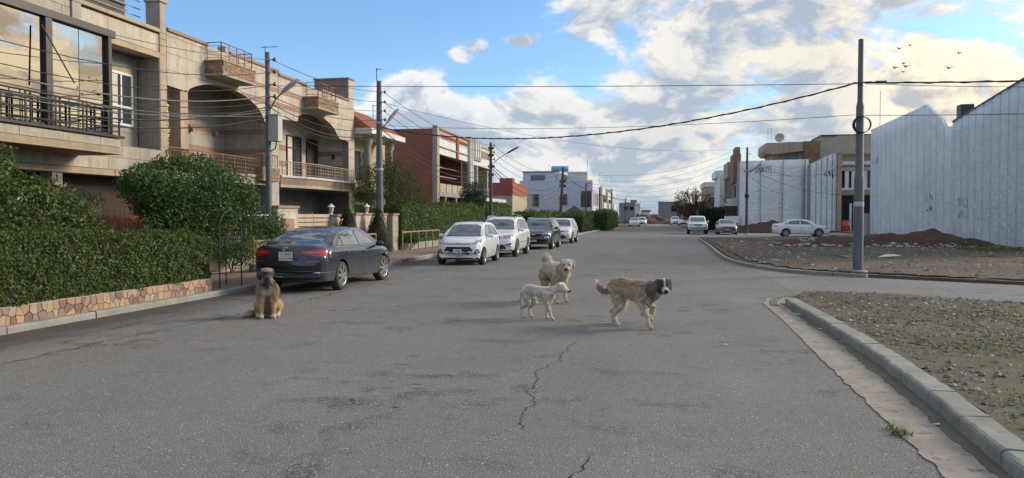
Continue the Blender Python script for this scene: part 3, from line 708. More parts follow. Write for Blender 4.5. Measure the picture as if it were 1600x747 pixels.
h3 = thing('stone_house', 'cream stone house with small arch, pink banded balcony and tall corner tower', 'house', (-20, 34, 0), group='houses along the left side')
u3 = [(29.87, 5.88), (31.6, 5.98)] + arch_pts(33.4, 2.6, 5.45, 6.50, 31.65, 35.9) + [(36.1, 5.66), (37.2, 5.60), (37.21, .1), (37.95, .1)]
p3 = facade(h3, 29.87, 37.95, u3, 7.70, None)
for a, b_, m in ((0, 6.35, 'stone'), (6.35, 6.55, 'pink'), (6.55, 6.95, 'stone'), (6.95, 7.13, 'pink'), (7.13, 7.70, 'stone')):
    q = clip_poly(p3, 29.87, 32.2, a, b_)
    if q: clad(h3, q, 'x', -16.02, 1.05, .52 if m == 'stone' else .4, MA[m], seed=int(a * 10), th=.022 if m == 'pink' else .018)
clad(h3, clip_poly(p3, 32.2, 37.95, 0, 7.7), 'x', -16.02, 1.05, .52, MA['stone'], seed=51)
for a, b_ in ((29.87, 32.4), (34.0, 37.2)): bx('coping', MA['pink'], h3, -16.42, -15.93, a, b_, 7.702, 7.81, bevel=.008)
bx('tower', MA['shaded_brick'], h3, -17.9, -16.04, 37.22, 37.94, 5.6, 8.86); bx('tower_face', MA['stone'], h3, -16.038, -16.0, 37.24, 37.93, 7.71, 8.86)
bx('coping', MA['pink'], h3, -17.95, -15.95, 37.17, 37.99, 8.862, 8.93)
bx('wall', MA['joint'], h3, -27, -17.7, 29.87, 37.95, 0, 6.9); bx('ceiling', MA['stone_g'], h3, -27, -16.33, 29.87, 37.2, 6.902, 7.2)
for k, (a, b_, m) in enumerate(((2.9, 4.1, 'stone'), (4.1, 4.35, 'pink'), (4.35, 4.85, 'stone'), (4.85, 5.1, 'pink'), (5.1, 6.9, 'stone'))):
    clad(h3, rect(29.9, 37.2, a, b_), 'x', -17.7, .8, .5, MA[m], seed=60 + k)
    clad(h3, rect(-17.68, -16.35, a, b_), 'y', 37.2, .8, .5, MA[m], seed=70 + k, out=-1)
bx('side_wall', MA['joint'], h3, -17.68, -16.33, 37.201, 37.219, .1, 6.9)
window(h3, 'x', -17.68, 33.7, 35.2, 3.5, 5.65, MA['frame'], MA['glass'], mull=1, trans=5.05, curtain=True)
bx('door', MA['frame'], h3, -17.68, -17.60, 35.75, 36.95, 3.3, 5.65)
bx('wall_lamp', MA['porch'], h3, -16.9, -16.75, 37.1, 37.18, 4.7, 4.95)
bp3 = [(-17.6, 30.0), (-16.0, 30.0), (-15.55, 32.2), (-15.62, 37.1), (-17.6, 37.1)]
MB().pz(bp3, 2.98, 3.10).obj('floor_slab', MA['stone'], h3)
q3 = [(x + (.06 if x > -17 else 0), y) for x, y in bp3]
MB().pz([(x, y) for x, y in bp3], 3.102, 3.40).obj('fascia', MA['pink'], h3); MB().pz(q3, 3.402, 3.5).obj('floor_slab', MA['white'], h3)
railing(h3, [(-15.98, 30.1), (-15.58, 32.25), (-15.65, 37.0)], 3.52, 4.1, MA['rail_cream'], nh=4, step=.27, r=.013, post=.022, pstep=.8)
balconette(h3, 32.2, 34.4, 6.68, 7.12, 8)
railing(h3, [(-15.95, 32.4), (-15.4, 32.4), (-15.4, 34.3), (-15.95, 34.3)], 7.2, 7.85, MA['rail_copper'], nh=3, step=.5, r=.013, post=.018, pstep=.5)
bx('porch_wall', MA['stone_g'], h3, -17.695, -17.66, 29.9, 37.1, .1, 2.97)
window(h3, 'x', -17.66, 32.4, 34.8, 1.0, 2.25, MA['wframe'], MA['glass'], mull=1)

# ------------------------------------------------------------------ house 4: white eaves and red tiles
def tilemat():
    m, t, b = newmat('red_roof_tiles'); v = N(t, 'ShaderNodeNewGeometry').outputs['Position']; s = N(t, 'ShaderNodeSeparateXYZ', i={0: v})
    w = N(t, 'ShaderNodeMath', operation='SINE', i={0: M(t, 'MULTIPLY', s.outputs[1], 30.0)})
    w2 = M(t, 'FRACT', M(t, 'MULTIPLY', s.outputs[2], 5.5))
    col = mix(t, noise_(t, v, 4, 4), (.42, .12, .055), (.26, .08, .045)); col = mix(t, M(t, 'MULTIPLY', w2, .5), col, (.15, .05, .03))
    setin(t, b, 'Base Color', col); setin(t, b, 'Roughness', .8); bump(t, b, M(t, 'ADD', w, M(t, 'MULTIPLY', w2, -1.5)), .8, .04); return m
MA['tiles'] = tilemat()
h4 = thing('villa', 'cream villa with white eaves under a strip of red roof tiles', 'house', (-18, 41, 0), group='houses along the left side')
bx('wall', MA['cream'], h4, -27, -16.8, 38.0, 44.6, 0, 6.1)
MB().py([(-27, 6.11), (-15.02, 6.11), (-15.02, 6.40), (-27, 6.40)], 37.97, 43.3).obj('eave', MA['white'], h4)
MB().add([(-15.1, 37.98, 6.405), (-15.1, 43.2, 6.405), (-16.6, 41.6, 7.5), (-16.6, 37.98, 7.5), (-18, 37.98, 6.405), (-18, 43.2, 6.405)], [(0, 1, 2, 3), (1, 5, 2), (0, 3, 4), (3, 2, 5, 4), (0, 4, 5, 1)]).obj('roof', MA['tiles'], h4)
MB().tube([(-16.6, 37.98, 7.52), (-16.6, 41.6, 7.52)], .06, 6).obj('ridge', MA['white'], h4)
for y in (39.2, 42.6):
    c = MB(); c.lathe((-15.75, y, 0.1), [(.26, 0), (.26, .3), (.19, .34), (.17, 5.5), (.26, 5.6), (.28, 6.0)], 14); c.obj('column', MA['cream'], h4)
window(h4, 'x', -16.8, 39.6, 41.6, 3.8, 5.4, MA['frame'], MA['glass']); window(h4, 'x', -16.8, 39.6, 41.6, .9, 2.4, MA['frame'], MA['glass'])
bx('floor_band', MA['white'], h4, -16.8, -15.5, 38.02, 43.2, 3.0, 3.3)
railing(h4, [(-15.55, 40.3), (-15.55, 43.2)], 3.3, 3.95, MA['wframe'], nh=3, step=.5)

# ------------------------------------------------------------------ house 5 and 6: red brick flank, white fronts
h5 = thing('brick_house', 'tall house with plain red brick flank and open white balcony front', 'house', (-19, 57, 0), group='houses along the left side')
bx('wall', MA['brickwall'], h5, -26, -21.0, 53.0, 62.4, 0, 8.1)
bx('wall', MA['brickwall'], h5, -20.998, -16.3, 53.0, 53.3, 0, 8.1); bx('wall', MA['brickwall'], h5, -20.998, -16.6, 62.0, 62.4, 0, 8.1)
bx('corner_pilaster', MA['stone_g'], h5, -16.298, -15.95, 52.92, 53.5, .1, 8.3)
bx('facade_band', MA['white'], h5, -16.3, -16.02, 53.5, 62.0, 6.3, 7.5); bx('facade_band', MA['stone_b'], h5, -16.3, -16.0, 53.5, 62.0, 7.502, 8.05)
bx('cornice', MA['pink'], h5, -16.4, -15.9, 53.5, 62.0, 8.052, 8.2); bx('trim', MA['concrete'], h5, -16.018, -15.93, 53.5, 62.0, 6.8, 6.88)
for i in range(22): bx('dentil', MA['red_brick'], h5, -15.998, -15.95, 54.0 + i * .36, 54.18 + i * .36, 7.55, 7.78)
bx('pilaster', MA['red_brick'], h5, -16.02, -15.90, 58.3, 58.8, 6.3, 8.0)
for y in (62.0, 62.7): MB().lathe((-15.95, y + .2, .1), [(.3, 0), (.22, .2), (.22, 8.1), (.3, 8.3)], 12).obj('column', MA['white'], h5)
bx('roof', MA['concrete'], h5, -20.998, -16.3, 53.31, 61.99, 6.9, 7.1)
bx('floor_slab', MA['concrete'], h5, -20.99, -15.9, 53.31, 61.99, 3.2, 3.5); 
pieces('parapet_panel', [(-16.05, -15.95, 53.7 + i * 1.65, 55.15 + i * 1.65, 3.52, 4.15) for i in range(5)], MA['cream'], h5)
pieces('rail', [(-17.0, -16.9, 53.4, 62.0, 4.8 + i * .7, 4.87 + i * .7) for i in range(2)], MA['concrete'], h5)
for y in (55, 58, 61): bx('post', MA['stone_b'], h5, -16.2, -15.95, y, y + .3, .1, 3.2)
window(h5, 'x', -20.99, 55, 57.5, .9, 2.4, MA['frame'], MA['glass'])
h6 = thing('stone_house', 'white fronted house with ornamental panel and twin columns behind the third pole', 'house', (-19, 67, 0), group='houses along the left side')
bx('wall', MA['porch'], h6, -26, -20.5, 62.7, 71.2, 0, 7.9); bx('wall', MA['cream'], h6, -20.49, -16.4, 70.9, 71.2, 0, 7.9)
bx('facade_band', MA['white'], h6, -16.3, -16.0, 63.2, 71.2, 6.2, 7.9); bx('cornice', MA['stone_b'], h6, -16.5, -15.9, 63.2, 71.3, 7.902, 8.1)
bx('emblem_panel', MA['concrete'], h6, -15.998, -15.85, 63.6, 66.2, 6.6, 8.4)
for i in range(3): bx('fluting', MA['white'], h6, -15.848, -15.80, 64.0 + i * .7, 64.3 + i * .7, 6.8, 8.2)
for i in range(9): bx('dentil', MA['stone_b'], h6, -15.998, -15.93, 66.7 + i * .48, 66.95 + i * .48, 7.0, 7.6)
for y in (63.4, 65.2, 70.8): MB().lathe((-16.1, y, .1), [(.25, 0), (.2, .2), (.18, 6.0), (.28, 6.1)], 12).obj('column', MA['white'], h6)
bx('floor_slab', MA['white'], h6, -20.49, -15.6, 63, 70.89, 3.1, 3.4); bx('floor_slab', MA['white'], h6, -20.49, -15.6, 71.21, 76.0, 3.1, 3.4); bx('roof', MA['concrete'], h6, -20.49, -16.3, 63, 70.89, 7.0, 7.2)
railing(h6, [(-15.9, 65.4), (-15.9, 70.6)], 3.4, 4.2, MA['wframe'], nh=3, step=.8)
bx('annexe', MA['cream'], h6, -20, -16.0, 71.3, 76.0, 0, 3.09); window(h6, 'x', -16.0, 72.5, 75, 1.2, 2.7, MA['frame'], MA['glass'])
window(h6, 'x', -20.5, 66, 69, 4, 5.8, MA['frame'], MA['glass'])

# ------------------------------------------------------------------ farther left: small red house, white block, grey blocks
h7 = thing('small_house', 'low house with a red brick top storey and dull green windows', 'house', (-22, 92, 0), group='houses along the left side')
bx('wall', MA['cream'], h7, -26, -17.7, 90, 100, 0, 4.3); bx('top_wall', MA['red_brick'], h7, -26, -17.65, 89.9, 100, 4.302, 5.8); bx('chimney', MA['red_brick'], h7, -19.5, -17.9, 91, 92.5, 5.802, 6.4)
for x in (-24, -20.5): window(h7, 'y', 90, x, x + 1.5, 2.2, 3.9, MA['wframe'], MA['glass'], out=-1)
bx('gate', MA['frame'], h7, -20.4, -18.0, 89.4, 89.5, 0, 2.2)
h8 = thing('white_block', 'pale lilac three level house with a blue water tank on its roof', 'house', (-15, 108, 0), group='houses along the left side')
bx('wall', MA['white_blue'], h8, -19.6, -9.4, 105, 118, 0, 6.7)
bx('upper_wall', MA['white_blue'], h8, -19.2, -14.5, 105.3, 114, 6.702, 7.9); bx('parapet', MA['grey'], h8, -19.3, -14.4, 105.2, 114.1, 7.902, 8.05)
bx('stair_house', MA['white'], h8, -14.45, -13.6, 105.4, 112, 6.702, 7.7); bx('stair_house', MA['white'], h8, -13, -10.2, 106, 114, 6.702, 7.95)
window(h8, 'y', 105.3, -18.1, -16.1, 6.72, 7.5, MA['grey'], MA['glass'], out=-1); 
for x, a, b_ in ((-18.4, 3.0, 4.9), (-14.4, 3.2, 4.9)): window(h8, 'y', 105, x, x + 1.6, a, b_, MA['wframe'], MA['glass'], out=-1, curtain=True)
window(h8, 'y', 105, -11.0, -9.6, 3.0, 5.2, MA['frame'], MA['glass'], out=-1, bars=4)
bx('awning', MA['concrete'], h8, -19.0, -16.1, 104.2, 104.99, 1.9, 2.4)
for i in range(4): window(h8, 'x', -9.4, 106.2 + i * 2.9, 107.6 + i * 2.9, 3.2, 5.0, MA['wframe'], MA['glass'])
tk = thing('water_tank', 'blue horizontal water tank on the roof of the lilac house', 'water tank', (-12.6, 107, 7.95))
MB().lathe((-15.4, 107, 8.45), [(.35, 0), (.42, .05), (.42, 2.4), (.35, 2.45)], 14, 'x').obj('tank', mat('blue_tank', (.25, .42, .62), rough=.5, bs=0), tk); tk.location = (-12.6, 107, 7.95)
pieces('stand', [(-15.2 + i * 1.9, -15.1 + i * 1.9, 106.8, 107.2, 7.9, 8.06) for i in range(2)], MA['concrete'], tk)
wb = thing('white_row_house', 'white row house with stacked balconies past the lilac block', 'house', (-11, 124, 0), group='houses along the left side')
for i in range(3):
    y0 = 118.5 + i * 9; z = (6.4, 5.9, 6.6)[i]; xx = -9.2 + i * .25
    w_ = wb if i == 0 else thing('white_row_house', ['', 'white row house with a dish on its balcony, second past the lilac block', 'white row house with raised end parapet, last of the pale row'][i], 'house', (-11, y0 + 5, 0), group='houses along the left side')
    bx('wall', MA['white'] if i != 1 else MA['white_blue'], w_, -17, xx - .8, y0, y0 + 8.8, 0, z); bx('parapet', MA['white'], w_, xx - .8, xx, y0, y0 + 8.8, z - 1.3, z - .1)
    bx('balcony', MA['white'], w_, xx - .8, xx + .3, y0 + 1, y0 + 7.6, 3.0, 3.9); bx('pillar', MA['white'], w_, xx - .4, xx + .1, y0 + .2, y0 + .8, 0, z)
    window(w_, 'x', xx - .8, y0 + 2, y0 + 4, 4.0, 5.4 if z > 6 else 5.0, MA['frame'], MA['glass']); window(w_, 'x', xx - .8, y0 + 5, y0 + 7, 4.0, 5.0, MA['frame'], MA['glass']); window(w_, 'x', xx - .8, y0 + 2, y0 + 6, .8, 2.4, MA['frame'], MA['glass'])
g1 = thing('grey_building', 'grey concrete block house with a white corner, left end of the road', 'house', (-10, 215, 0), group='unfinished blocks at the end of the road')
bx('wall', MA['grey'], g1, -11.5, -7.2, 210, 222, 0, 5.5); bx('corner', MA['white'], g1, -7.198, -5.7, 209.8, 222, 0, 5.3); bx('stair_house', MA['grey'], g1, -8.5, -6.8, 212, 216, 5.502, 6.3)
for x in (-10.2, -8.6): window(g1, 'y', 210, x, x + 1.0, 3.4, 4.4, MA['frame'], MA['dark'], out=-1, mull=0)
window(g1, 'y', 209.8, -6.9, -6.1, 1.2, 2.4, MA['frame'], MA['glass'], out=-1, mull=0)
g2 = thing('grey_building', 'bare grey block building with dark opening, straight down the road', 'house', (1, 218, 0), group='unfinished blocks at the end of the road')
bx('wall', MA['block'], g2, -1.0, 5.0, 215, 228, 0, 5.6); bx('parapet', MA['grey'], g2, -1.1, 5.1, 214.9, 228.1, 5.602, 5.8); window(g2, 'y', 215, 2.6, 4.6, 3.0, 4.7, MA['frame'], MA['dark'], out=-1, mull=2)
g3 = thing('low_house', 'low white house with a dark roof between the two grey blocks', 'house', (-5, 240, 0), group='unfinished blocks at the end of the road')
bx('wall', MA['white'], g3, -6.8, -3.6, 238, 246, 0, 3.2); bx('roof', MA['frame'], g3, -7.0, -3.4, 237.8, 246.2, 3.202, 3.6); bx('wing', MA['concrete'], g3, -3.58, -1.2, 239, 246, 0, 2.4); window(g3, 'y', 238, -6.0, -4.6, 1.2, 2.2, MA['frame'], MA['glass'], out=-1)

# ------------------------------------------------------------------ right side: foil-clad flank walls
def foilmat(name, c, met=.35, horiz=False):
    m, t, b = newmat(name); p = pos(t)
    cr = noise_(t, pos(t, (1.2, 1.2, 2.4) if horiz else (1.6, 1.6, 1.3)), 1.5, 8, .62)
    cr2 = N(t, 'ShaderNodeTexVoronoi', feature='DISTANCE_TO_EDGE', i={'Vector': VM(t, 'ADD', pos(t, (1, 1, 1.8)), VM(t, 'SCALE', noise3(t, p, 1.3), None)), 'Scale': 1.9}).outputs[0]
    col = mix(t, N(t, 'ShaderNodeMapRange', i={0: noise_(t, p, .35, 4), 1: .35, 2: .65}), c, tuple(x * .84 for x in c))
    col = mix(t, N(t, 'ShaderNodeMapRange', i={0: noise_(t, pos(t, (2, 2, .3)), 1.2, 5), 1: .55, 2: .8, 4: .3}), col, tuple(x * .6 for x in c))
    setin(t, b, 'Base Color', col); setin(t, b, 'Metallic', met); setin(t, b, 'Roughness', .42)
    h = M(t, 'ADD', M(t, 'MULTIPLY', cr, 1.0), M(t, 'MULTIPLY', N(t, 'ShaderNodeMapRange', i={0: cr2, 1: 0.0, 2: .12}), .07))
    bump(t, b, h, .75, .24); return m
def noise3(t, p, s):
    return N(t, 'ShaderNodeTexNoise', i={'Vector': p, 'Scale': s, 'Detail': 2.0}).outputs[1]
_vm = VM
def VM(nt_, op, a, b=None):
    n = _vm(nt_, op, a, b)
    if op == 'SCALE' and 'Scale' in n.inputs: n.inputs['Scale'].default_value = .9
    return n
MA['foil'] = foilmat('silver_foil_cladding', (.66, .66, .655), .24)
MA['foil2'] = foilmat('silver_foil_cladding_bright', (.72, .715, .70), .22)
MA['foil_w'] = foilmat('white_foil_cladding', (.80, .79, .77), .05, True)
VM = _vm
MA['ink'] = mat('black_spray_paint', (.03, .03, .035), rough=.7, bs=0)
MA['ink_blue'] = mat('blue_spray_paint', (.06, .14, .42), rough=.7, bs=0)
def foil_wall(parent, plane, at, poly, step, m, out=-1, u0=None, wav=.02, seed=0):
    """vertical sheets, each its own panel with a folded seam and a slack surface"""
    r = random.Random(seed); us = [p[0] for p in poly]; u = min(us) if u0 is None else u0; n = 0
    while u < max(us) - .05:
        w = step * r.uniform(.93, 1.07); q = clip_poly(poly, u + .03, u + w - .03, -5, 50)
        if q and area(q) > .05:
            lo = min(p[1] for p in q); hi = max(p[1] for p in q); K = 9
            a0, a1 = min(p[0] for p in q), max(p[0] for p in q)
            def topz(x):
                zs = []
                for i in range(len(q)):
                    A, B = q[i - 1], q[i]
                    if min(A[0], B[0]) - 1e-6 <= x <= max(A[0], B[0]) + 1e-6 and abs(A[0] - B[0]) > 1e-6: zs.append(A[1] + (B[1] - A[1]) * (x - A[0]) / (B[0] - A[0]))
                return max(zs) if zs else hi
            V = []; F = []; C = 4
            for j in range(K + 1):
                for i in range(C + 1):
                    x = a0 + (a1 - a0) * i / C; z = lo + (topz(x) - lo) * j / K
                    d = out * (.05 + (0 if i in (0, C) else .02 + wav * noise.noise(Vector((x * .9, z * .8, at)))))
                    V.append((at + d, x, z) if plane == 'x' else (x, at + d, z))
            n0 = len(V)
            F = [(j * (C + 1) + i, j * (C + 1) + i + 1, (j + 1) * (C + 1) + i + 1, (j + 1) * (C + 1) + i) for j in range(K) for i in range(C)]
            # edges returned to the wall behind
            def back(v): return (at + out * .004, v[1], v[2]) if plane == 'x' else (v[0], at + out * .004, v[2])
            for ids in ([j * (C + 1) for j in range(K + 1)], [j * (C + 1) + C for j in range(K + 1)], [K * (C + 1) + i for i in range(C + 1)]):
                k0 = len(V); V += [back(V[i]) for i in ids]; F += [(ids[i], ids[i + 1], k0 + i + 1, k0 + i) for i in range(len(ids) - 1)]
            MB().add(V, F, True).obj('panel', m, parent); n += 1
        u += w
def strokes(parent, plane, at, lines, m, w=.03, name='graffiti'):
    """painted strokes as flat ribbons standing a few mm off the wall"""
    b = MB()
    for L in lines:
        for (a, c), (d, e) in zip(L[:-1], L[1:]):
            t = Vector((d - a, e - c)); t = t.normalized() if t.length else Vector((1, 0)); n_ = Vector((-t.y, t.x)) * w; t = t * w * .5
            q = [(a - t.x + n_.x, c - t.y + n_.y), (d + t.x + n_.x, e + t.y + n_.y), (d + t.x - n_.x, e + t.y - n_.y), (a - t.x - n_.x, c - t.y - n_.y)]
            k = len(b.v); b.add([(at, u, z) if plane == 'x' else (u, at, z) for u, z in q], [(0, 1, 2, 3)])
    return b.obj(name, m, parent)
def scrib(u, z, h, seed, n=6, sp=.55, ang=0):
    r = random.Random(seed); out = []
    for i in range(n):
        x = u + i * h * sp; L = [(x + r.uniform(-.1, .1) * h, z + r.uniform(0, .3) * h)]
        for _ in range(r.randint(2, 4)): L.append((x + r.uniform(-.1, .5) * h, z + r.uniform(-.1, 1.0) * h))
        out.append(L)
    return out
wallA = [(36, 0), (54.25, 0), (54.25, 7.85), (36, 9.8)]
wa = thing('clad_house', 'silver foil-clad flank wall, nearest on the right, rising toward the frame edge', 'building', (22, 46, 0), group='foil-clad houses round the vacant lot')
MB().px(wallA, 18.6, 19.0).obj('wall', MA['concrete'], wa)
foil_wall(wa, 'x', 18.6, wallA, 1.12, MA['foil'], u0=36, seed=1)
MB().px([(36, 9.802), (54.25, 7.852), (54.25, 7.93), (36, 9.88)], 18.5, 19.05).obj('coping', MA['frame'], wa)
bx('chimney', MA['frame'], wa, 19.4, 20.2, 55.3, 56.1, 6.5, 9.15)
strokes(wa, 'x', 18.52, [[(y, z) for y, z in L] for L in scrib(51.6, 2.3, .6, 4, 4, .7) + scrib(51.4, 1.6, .5, 8, 5, .7)], MA['ink_blue'], .022)
wallB = [(54.27, 0), (74.0, 0), (74.0, 9.55), (60.8, 9.70), (59.6, 9.78), (57.9, 9.0), (56.6, 8.4), (55.6, 7.66), (54.27, 7.62)]
wbb = thing('clad_house', 'silver foil-clad flank wall with a pointed peak, left of the chimney', 'building', (22, 64, 0), group='foil-clad houses round the vacant lot')
MB().px(wallB, 18.6, 18.8).obj('wall', MA['foil2'], wbb)
foil_wall(wbb, 'x', 18.6, wallB, 1.35, MA['foil2'], u0=54.27, seed=2)
strokes(wbb, 'x', 18.52, [L for L in scrib(57.6, 2.8, .6, 3, 5, .6) + scrib(57.7, 2.1, .35, 9, 6, .6)], MA['ink'], .018)
strokes(wbb, 'x', 18.52, [L for L in scrib(71.4, 6.4, .7, 5, 4, .7)], MA['ink'], .02)
bx('low_wall', MA['concrete'], wbb, 18.3, 18.55, 74.02, 79, 0, 2.0)

# striped house between the walls
sh = thing('striped_house', 'tall house front with brown stone stripes and white uprights between the silver walls', 'house', (23, 97, 0), group='foil-clad houses round the vacant lot')
bx('wall', MA['cream'], sh, 19.7, 30, 92.6, 102, 0, 8.9); bx('parapet', MA['cream'], sh, 19.6, 30, 92.2, 102, 8.902, 10.9)
MA['stripe'] = mat('stripe_brown_stone', (.28, .16, .09), (.17, .10, .06), .8, 3)
for a, b_, m in ((4.2, 4.75, 'ledge'), (4.752, 4.95, 'white'), (6.9, 7.3, 'stone_g'), (7.302, 7.6, 'stripe'), (7.602, 8.0, 'white'), (8.002, 8.5, 'ledge'), (8.502, 8.8, 'stripe'), (8.802, 8.95, 'white')):
    bx('stripe', MA[m], sh, 20.1, 30, 92.3, 92.58, a, b_)
bx('recess_shade', MA['dark'], sh, 20.1, 30, 92.56, 92.598, 4.96, 6.88); bx('recess_shade', MA['dark'], sh, 20.1, 30, 92.56, 92.598, .1, 4.1)  # flat black sheets on the wall paint the shade of recesses
for x in (20.45, 21.15, 22.4): bx('upright', MA['white'], sh, x, x + .42, 92.35, 92.55, 4.97, 6.88)
for k in range(8): bx('bar', MA['ledge'], sh, 22.9 + k * .12, 22.94 + k * .12, 92.3, 92.34, 4.97, 6.88)
bx('pillar', MA['stone_b'], sh, 19.66, 20.09, 92.25, 92.58, 0, 8.88); bx('door', MA['stripe'], sh, 21.9, 22.3, 92.4, 92.55, .1, 3.2)
bx('upright', MA['white'], sh, 20.9, 21.1, 91.9, 92.1, .1, 3.2); bx('upright', MA['white'], sh, 21.3, 21.5, 91.9, 92.1, .1, 3.2)
for i, (x, m, l) in enumerate(((19.9, (.45, .07, .03), 'red plastic barrel standing at the striped house door'), (23.0, (.42, .10, .16), 'pink plastic barrel half hidden behind the tall right pole'))):
    b = thing('barrel', l, 'barrel', (x, 89, .085), group='plastic barrels at the striped house')
    MB().lathe((x, 89, .085), [(.36, 0), (.42, .1), (.42, .55), (.45, .6), (.42, .65), (.42, 1.1), (.38, 1.2)], 14).obj('drum', mat('barrel_plastic', m, rough=.5, bs=0), b)
    MB().lathe((x, 89, 1.2), [(.43, .09), (.43, .16)], 14).obj('lid', MA['frame'], b)
# angled foil wall and wide white wall
ww = thing('clad_house', 'wide low-crinkled white foil wall with black scrawl at its top left, behind the white sedan', 'building', (13, 99, 0), group='foil-clad houses round the vacant lot')
pw = [(9.1, 0), (17.6, 0), (17.6, 8.5), (9.1, 8.35)]
MB().py(pw, 95, 103).obj('wall', MA['concrete'], ww)
foil_wall(ww, 'y', 95, pw, 2.55, MA['foil_w'], seed=3, wav=.05)
strokes(ww, 'y', 94.92, [[(9.9, 7.6), (10.3, 7.75)], [(10.05, 7.9), (10.0, 6.9)], [(10.35, 7.3), (10.6, 7.35)], [(11.0, 6.9), (11.15, 7.6)], [(11.2, 7.0), (11.4, 7.6), (11.5, 7.0)], [(11.6, 7.0), (11.7, 7.6), (11.85, 7.0), (11.95, 7.6)], [(12.1, 7.0), (12.2, 7.65)], [(12.2, 7.65), (12.8, 7.7)], [(12.45, 7.6), (12.4, 6.9)], [(12.65, 7.6), (12.75, 6.8)]], MA['ink'], .03)
bx('corner', MA['ledge'], ww, 17.0, 17.59, 94.7, 94.89, 7.2, 8.8)
bx('low_wall', MA['foil_w'], ww, 7.4, 9.08, 94.4, 94.8, 0, 1.75)
wc = thing('clad_house', 'narrow tilted silver wall between the white wall and the striped house', 'building', (18, 94, 0), group='foil-clad houses round the vacant lot')
pc = [(16.78, 0), (19.62, 0), (19.62, 8.95), (19.3, 9.0), (16.78, 7.75)]
MB().py(pc, 92.62, 94.6).obj('wall', MA['concrete'], wc)
foil_wall(wc, 'y', 92.6, pc, .62, MA['foil'], seed=4, wav=.02)
strokes(wc, 'y', 92.52, scrib(18.3, 6.2, .9, 14, 3, .5), MA['ink'], .03)
# houses behind the white wall
hb = thing('roof_house', 'cream upper storey with overhanging slab and white satellite dish behind the white wall', 'house', (16, 108, 0))
bx('wall', MA['cream'], hb, 14.2, 18.0, 105, 112, 0, 10.2); MB().py([(13.2, 10.3), (13.5, 9.9), (14.2, 9.8), (17.9, 10.2), (17.9, 11.4), (13.3, 11.3)], 104, 112).obj('upper_slab', MA['stone_b'], hb)
bx('wall', MA['stripe'], hb, 18.02, 20.2, 104.5, 112, 8, 11.5); window(hb, 'y', 105, 15.2, 17.4, 9.0, 9.7, MA['frame'], MA['glass'], out=-1, bars=8)
hc = thing('roof_house', 'long cream storey rising behind the striped house with foil-wrapped end', 'house', (24, 108, 0))
bx('wall', MA['cream'], hc, 20.4, 34, 105.5, 112, 0, 12.2); bx('foil_end', MA['foil'], hc, 19.0, 20.38, 105, 112, 6, 11.4); bx('cornice', MA['stone_b'], hc, 20.3, 34, 105.3, 112.1, 10.4, 10.7)
bx('cornice', MA['frame'], hc, 20.3, 34, 105.2, 112.1, 12.202, 12.35)
def antenna(x, y, z, h, label, bars=2, side=.6):
    a = thing('antenna', label, 'antenna', (x, y, z), group='roof aerials')
    MB().tube([(x, y, z), (x, y, z + h)], .025, 5).obj('mast', MA['concrete'], a)
    for k in range(bars):
        MB().tube([(x - side * .3, y, z + h * (.96 - .12 * k)), (x + side, y, z + h * (.96 - .12 * k))], .018, 4).obj('arm', MA['concrete'], a)
def dish(x, y, z, r, label):
    d_ = thing('satellite_dish', label, 'satellite dish', (x, y, z), group='satellite dishes')
    prof = [(r * math.sin(a), -r * .9 * math.cos(a)) for a in np.linspace(.02, .95, 8)]
    m_ = MB(); m_.lathe((0, 0, 0), [(q, w + r * .9) for q, w in prof] + [(q * .97, w + r * .9 + .02) for q, w in reversed(prof)], 18, 'y')
    for i, v in enumerate(m_.v): p = Matrix.Rotation(R(25), 3, 'X') @ Vector((v[0], -v[1], v[2])); m_.v[i] = (p.x + x, p.y + y, p.z + z + r)
    m_.obj('reflector', MA['white'], d_); MB().tube([(x, y, z), (x, y + .1, z + r)], .04, 6).obj('mast', MA['concrete'], d_)
    MB().tube([(x, y, z + r * .5), (x, y - r, z + r * 1.2)], .02, 5).obj('feed_arm', MA['concrete'], d_)
antenna(13.6, 104.5, 11.3, 2.1, 'thin roof aerial left of the satellite dish behind the white wall', 0); antenna(14.0, 104.5, 11.3, 2.0, 'second thin roof aerial beside the dish behind the white wall', 1, .2)
dish(15.1, 105, 11.4, .75, 'large grey dish on the cream storey behind the white wall')
antenna(24.6, 106, 12.3, 1.4, 'roof aerial on the long cream storey', 2, .4)
antenna(18.9, 72.5, 9.5, 3.3, 'tall aerial just right of the big pole on the right', 0)
antenna(-17.0, 30.6, 7.8, 1.35, 'T-shaped roof aerial above the arched houses', 1, .6)
antenna(-18.5, 47.0, 7.0, 2.0, 'small aerial over the villa roof', 1, .4)
antenna(-15.9, 108, 8.0, 1.0, 'small aerial left of the blue tank', 1, .3); antenna(-10.3, 107, 7.95, 2.2, 'tall aerial on the lilac house, right of its tank', 1, .4)
antenna(-9.8, 122, 6.4, 2.3, 'aerial on the first white row house', 1, .5); antenna(-9.2, 141, 6.6, 2.4, 'aerial at the far end of the white row', 1, .5)
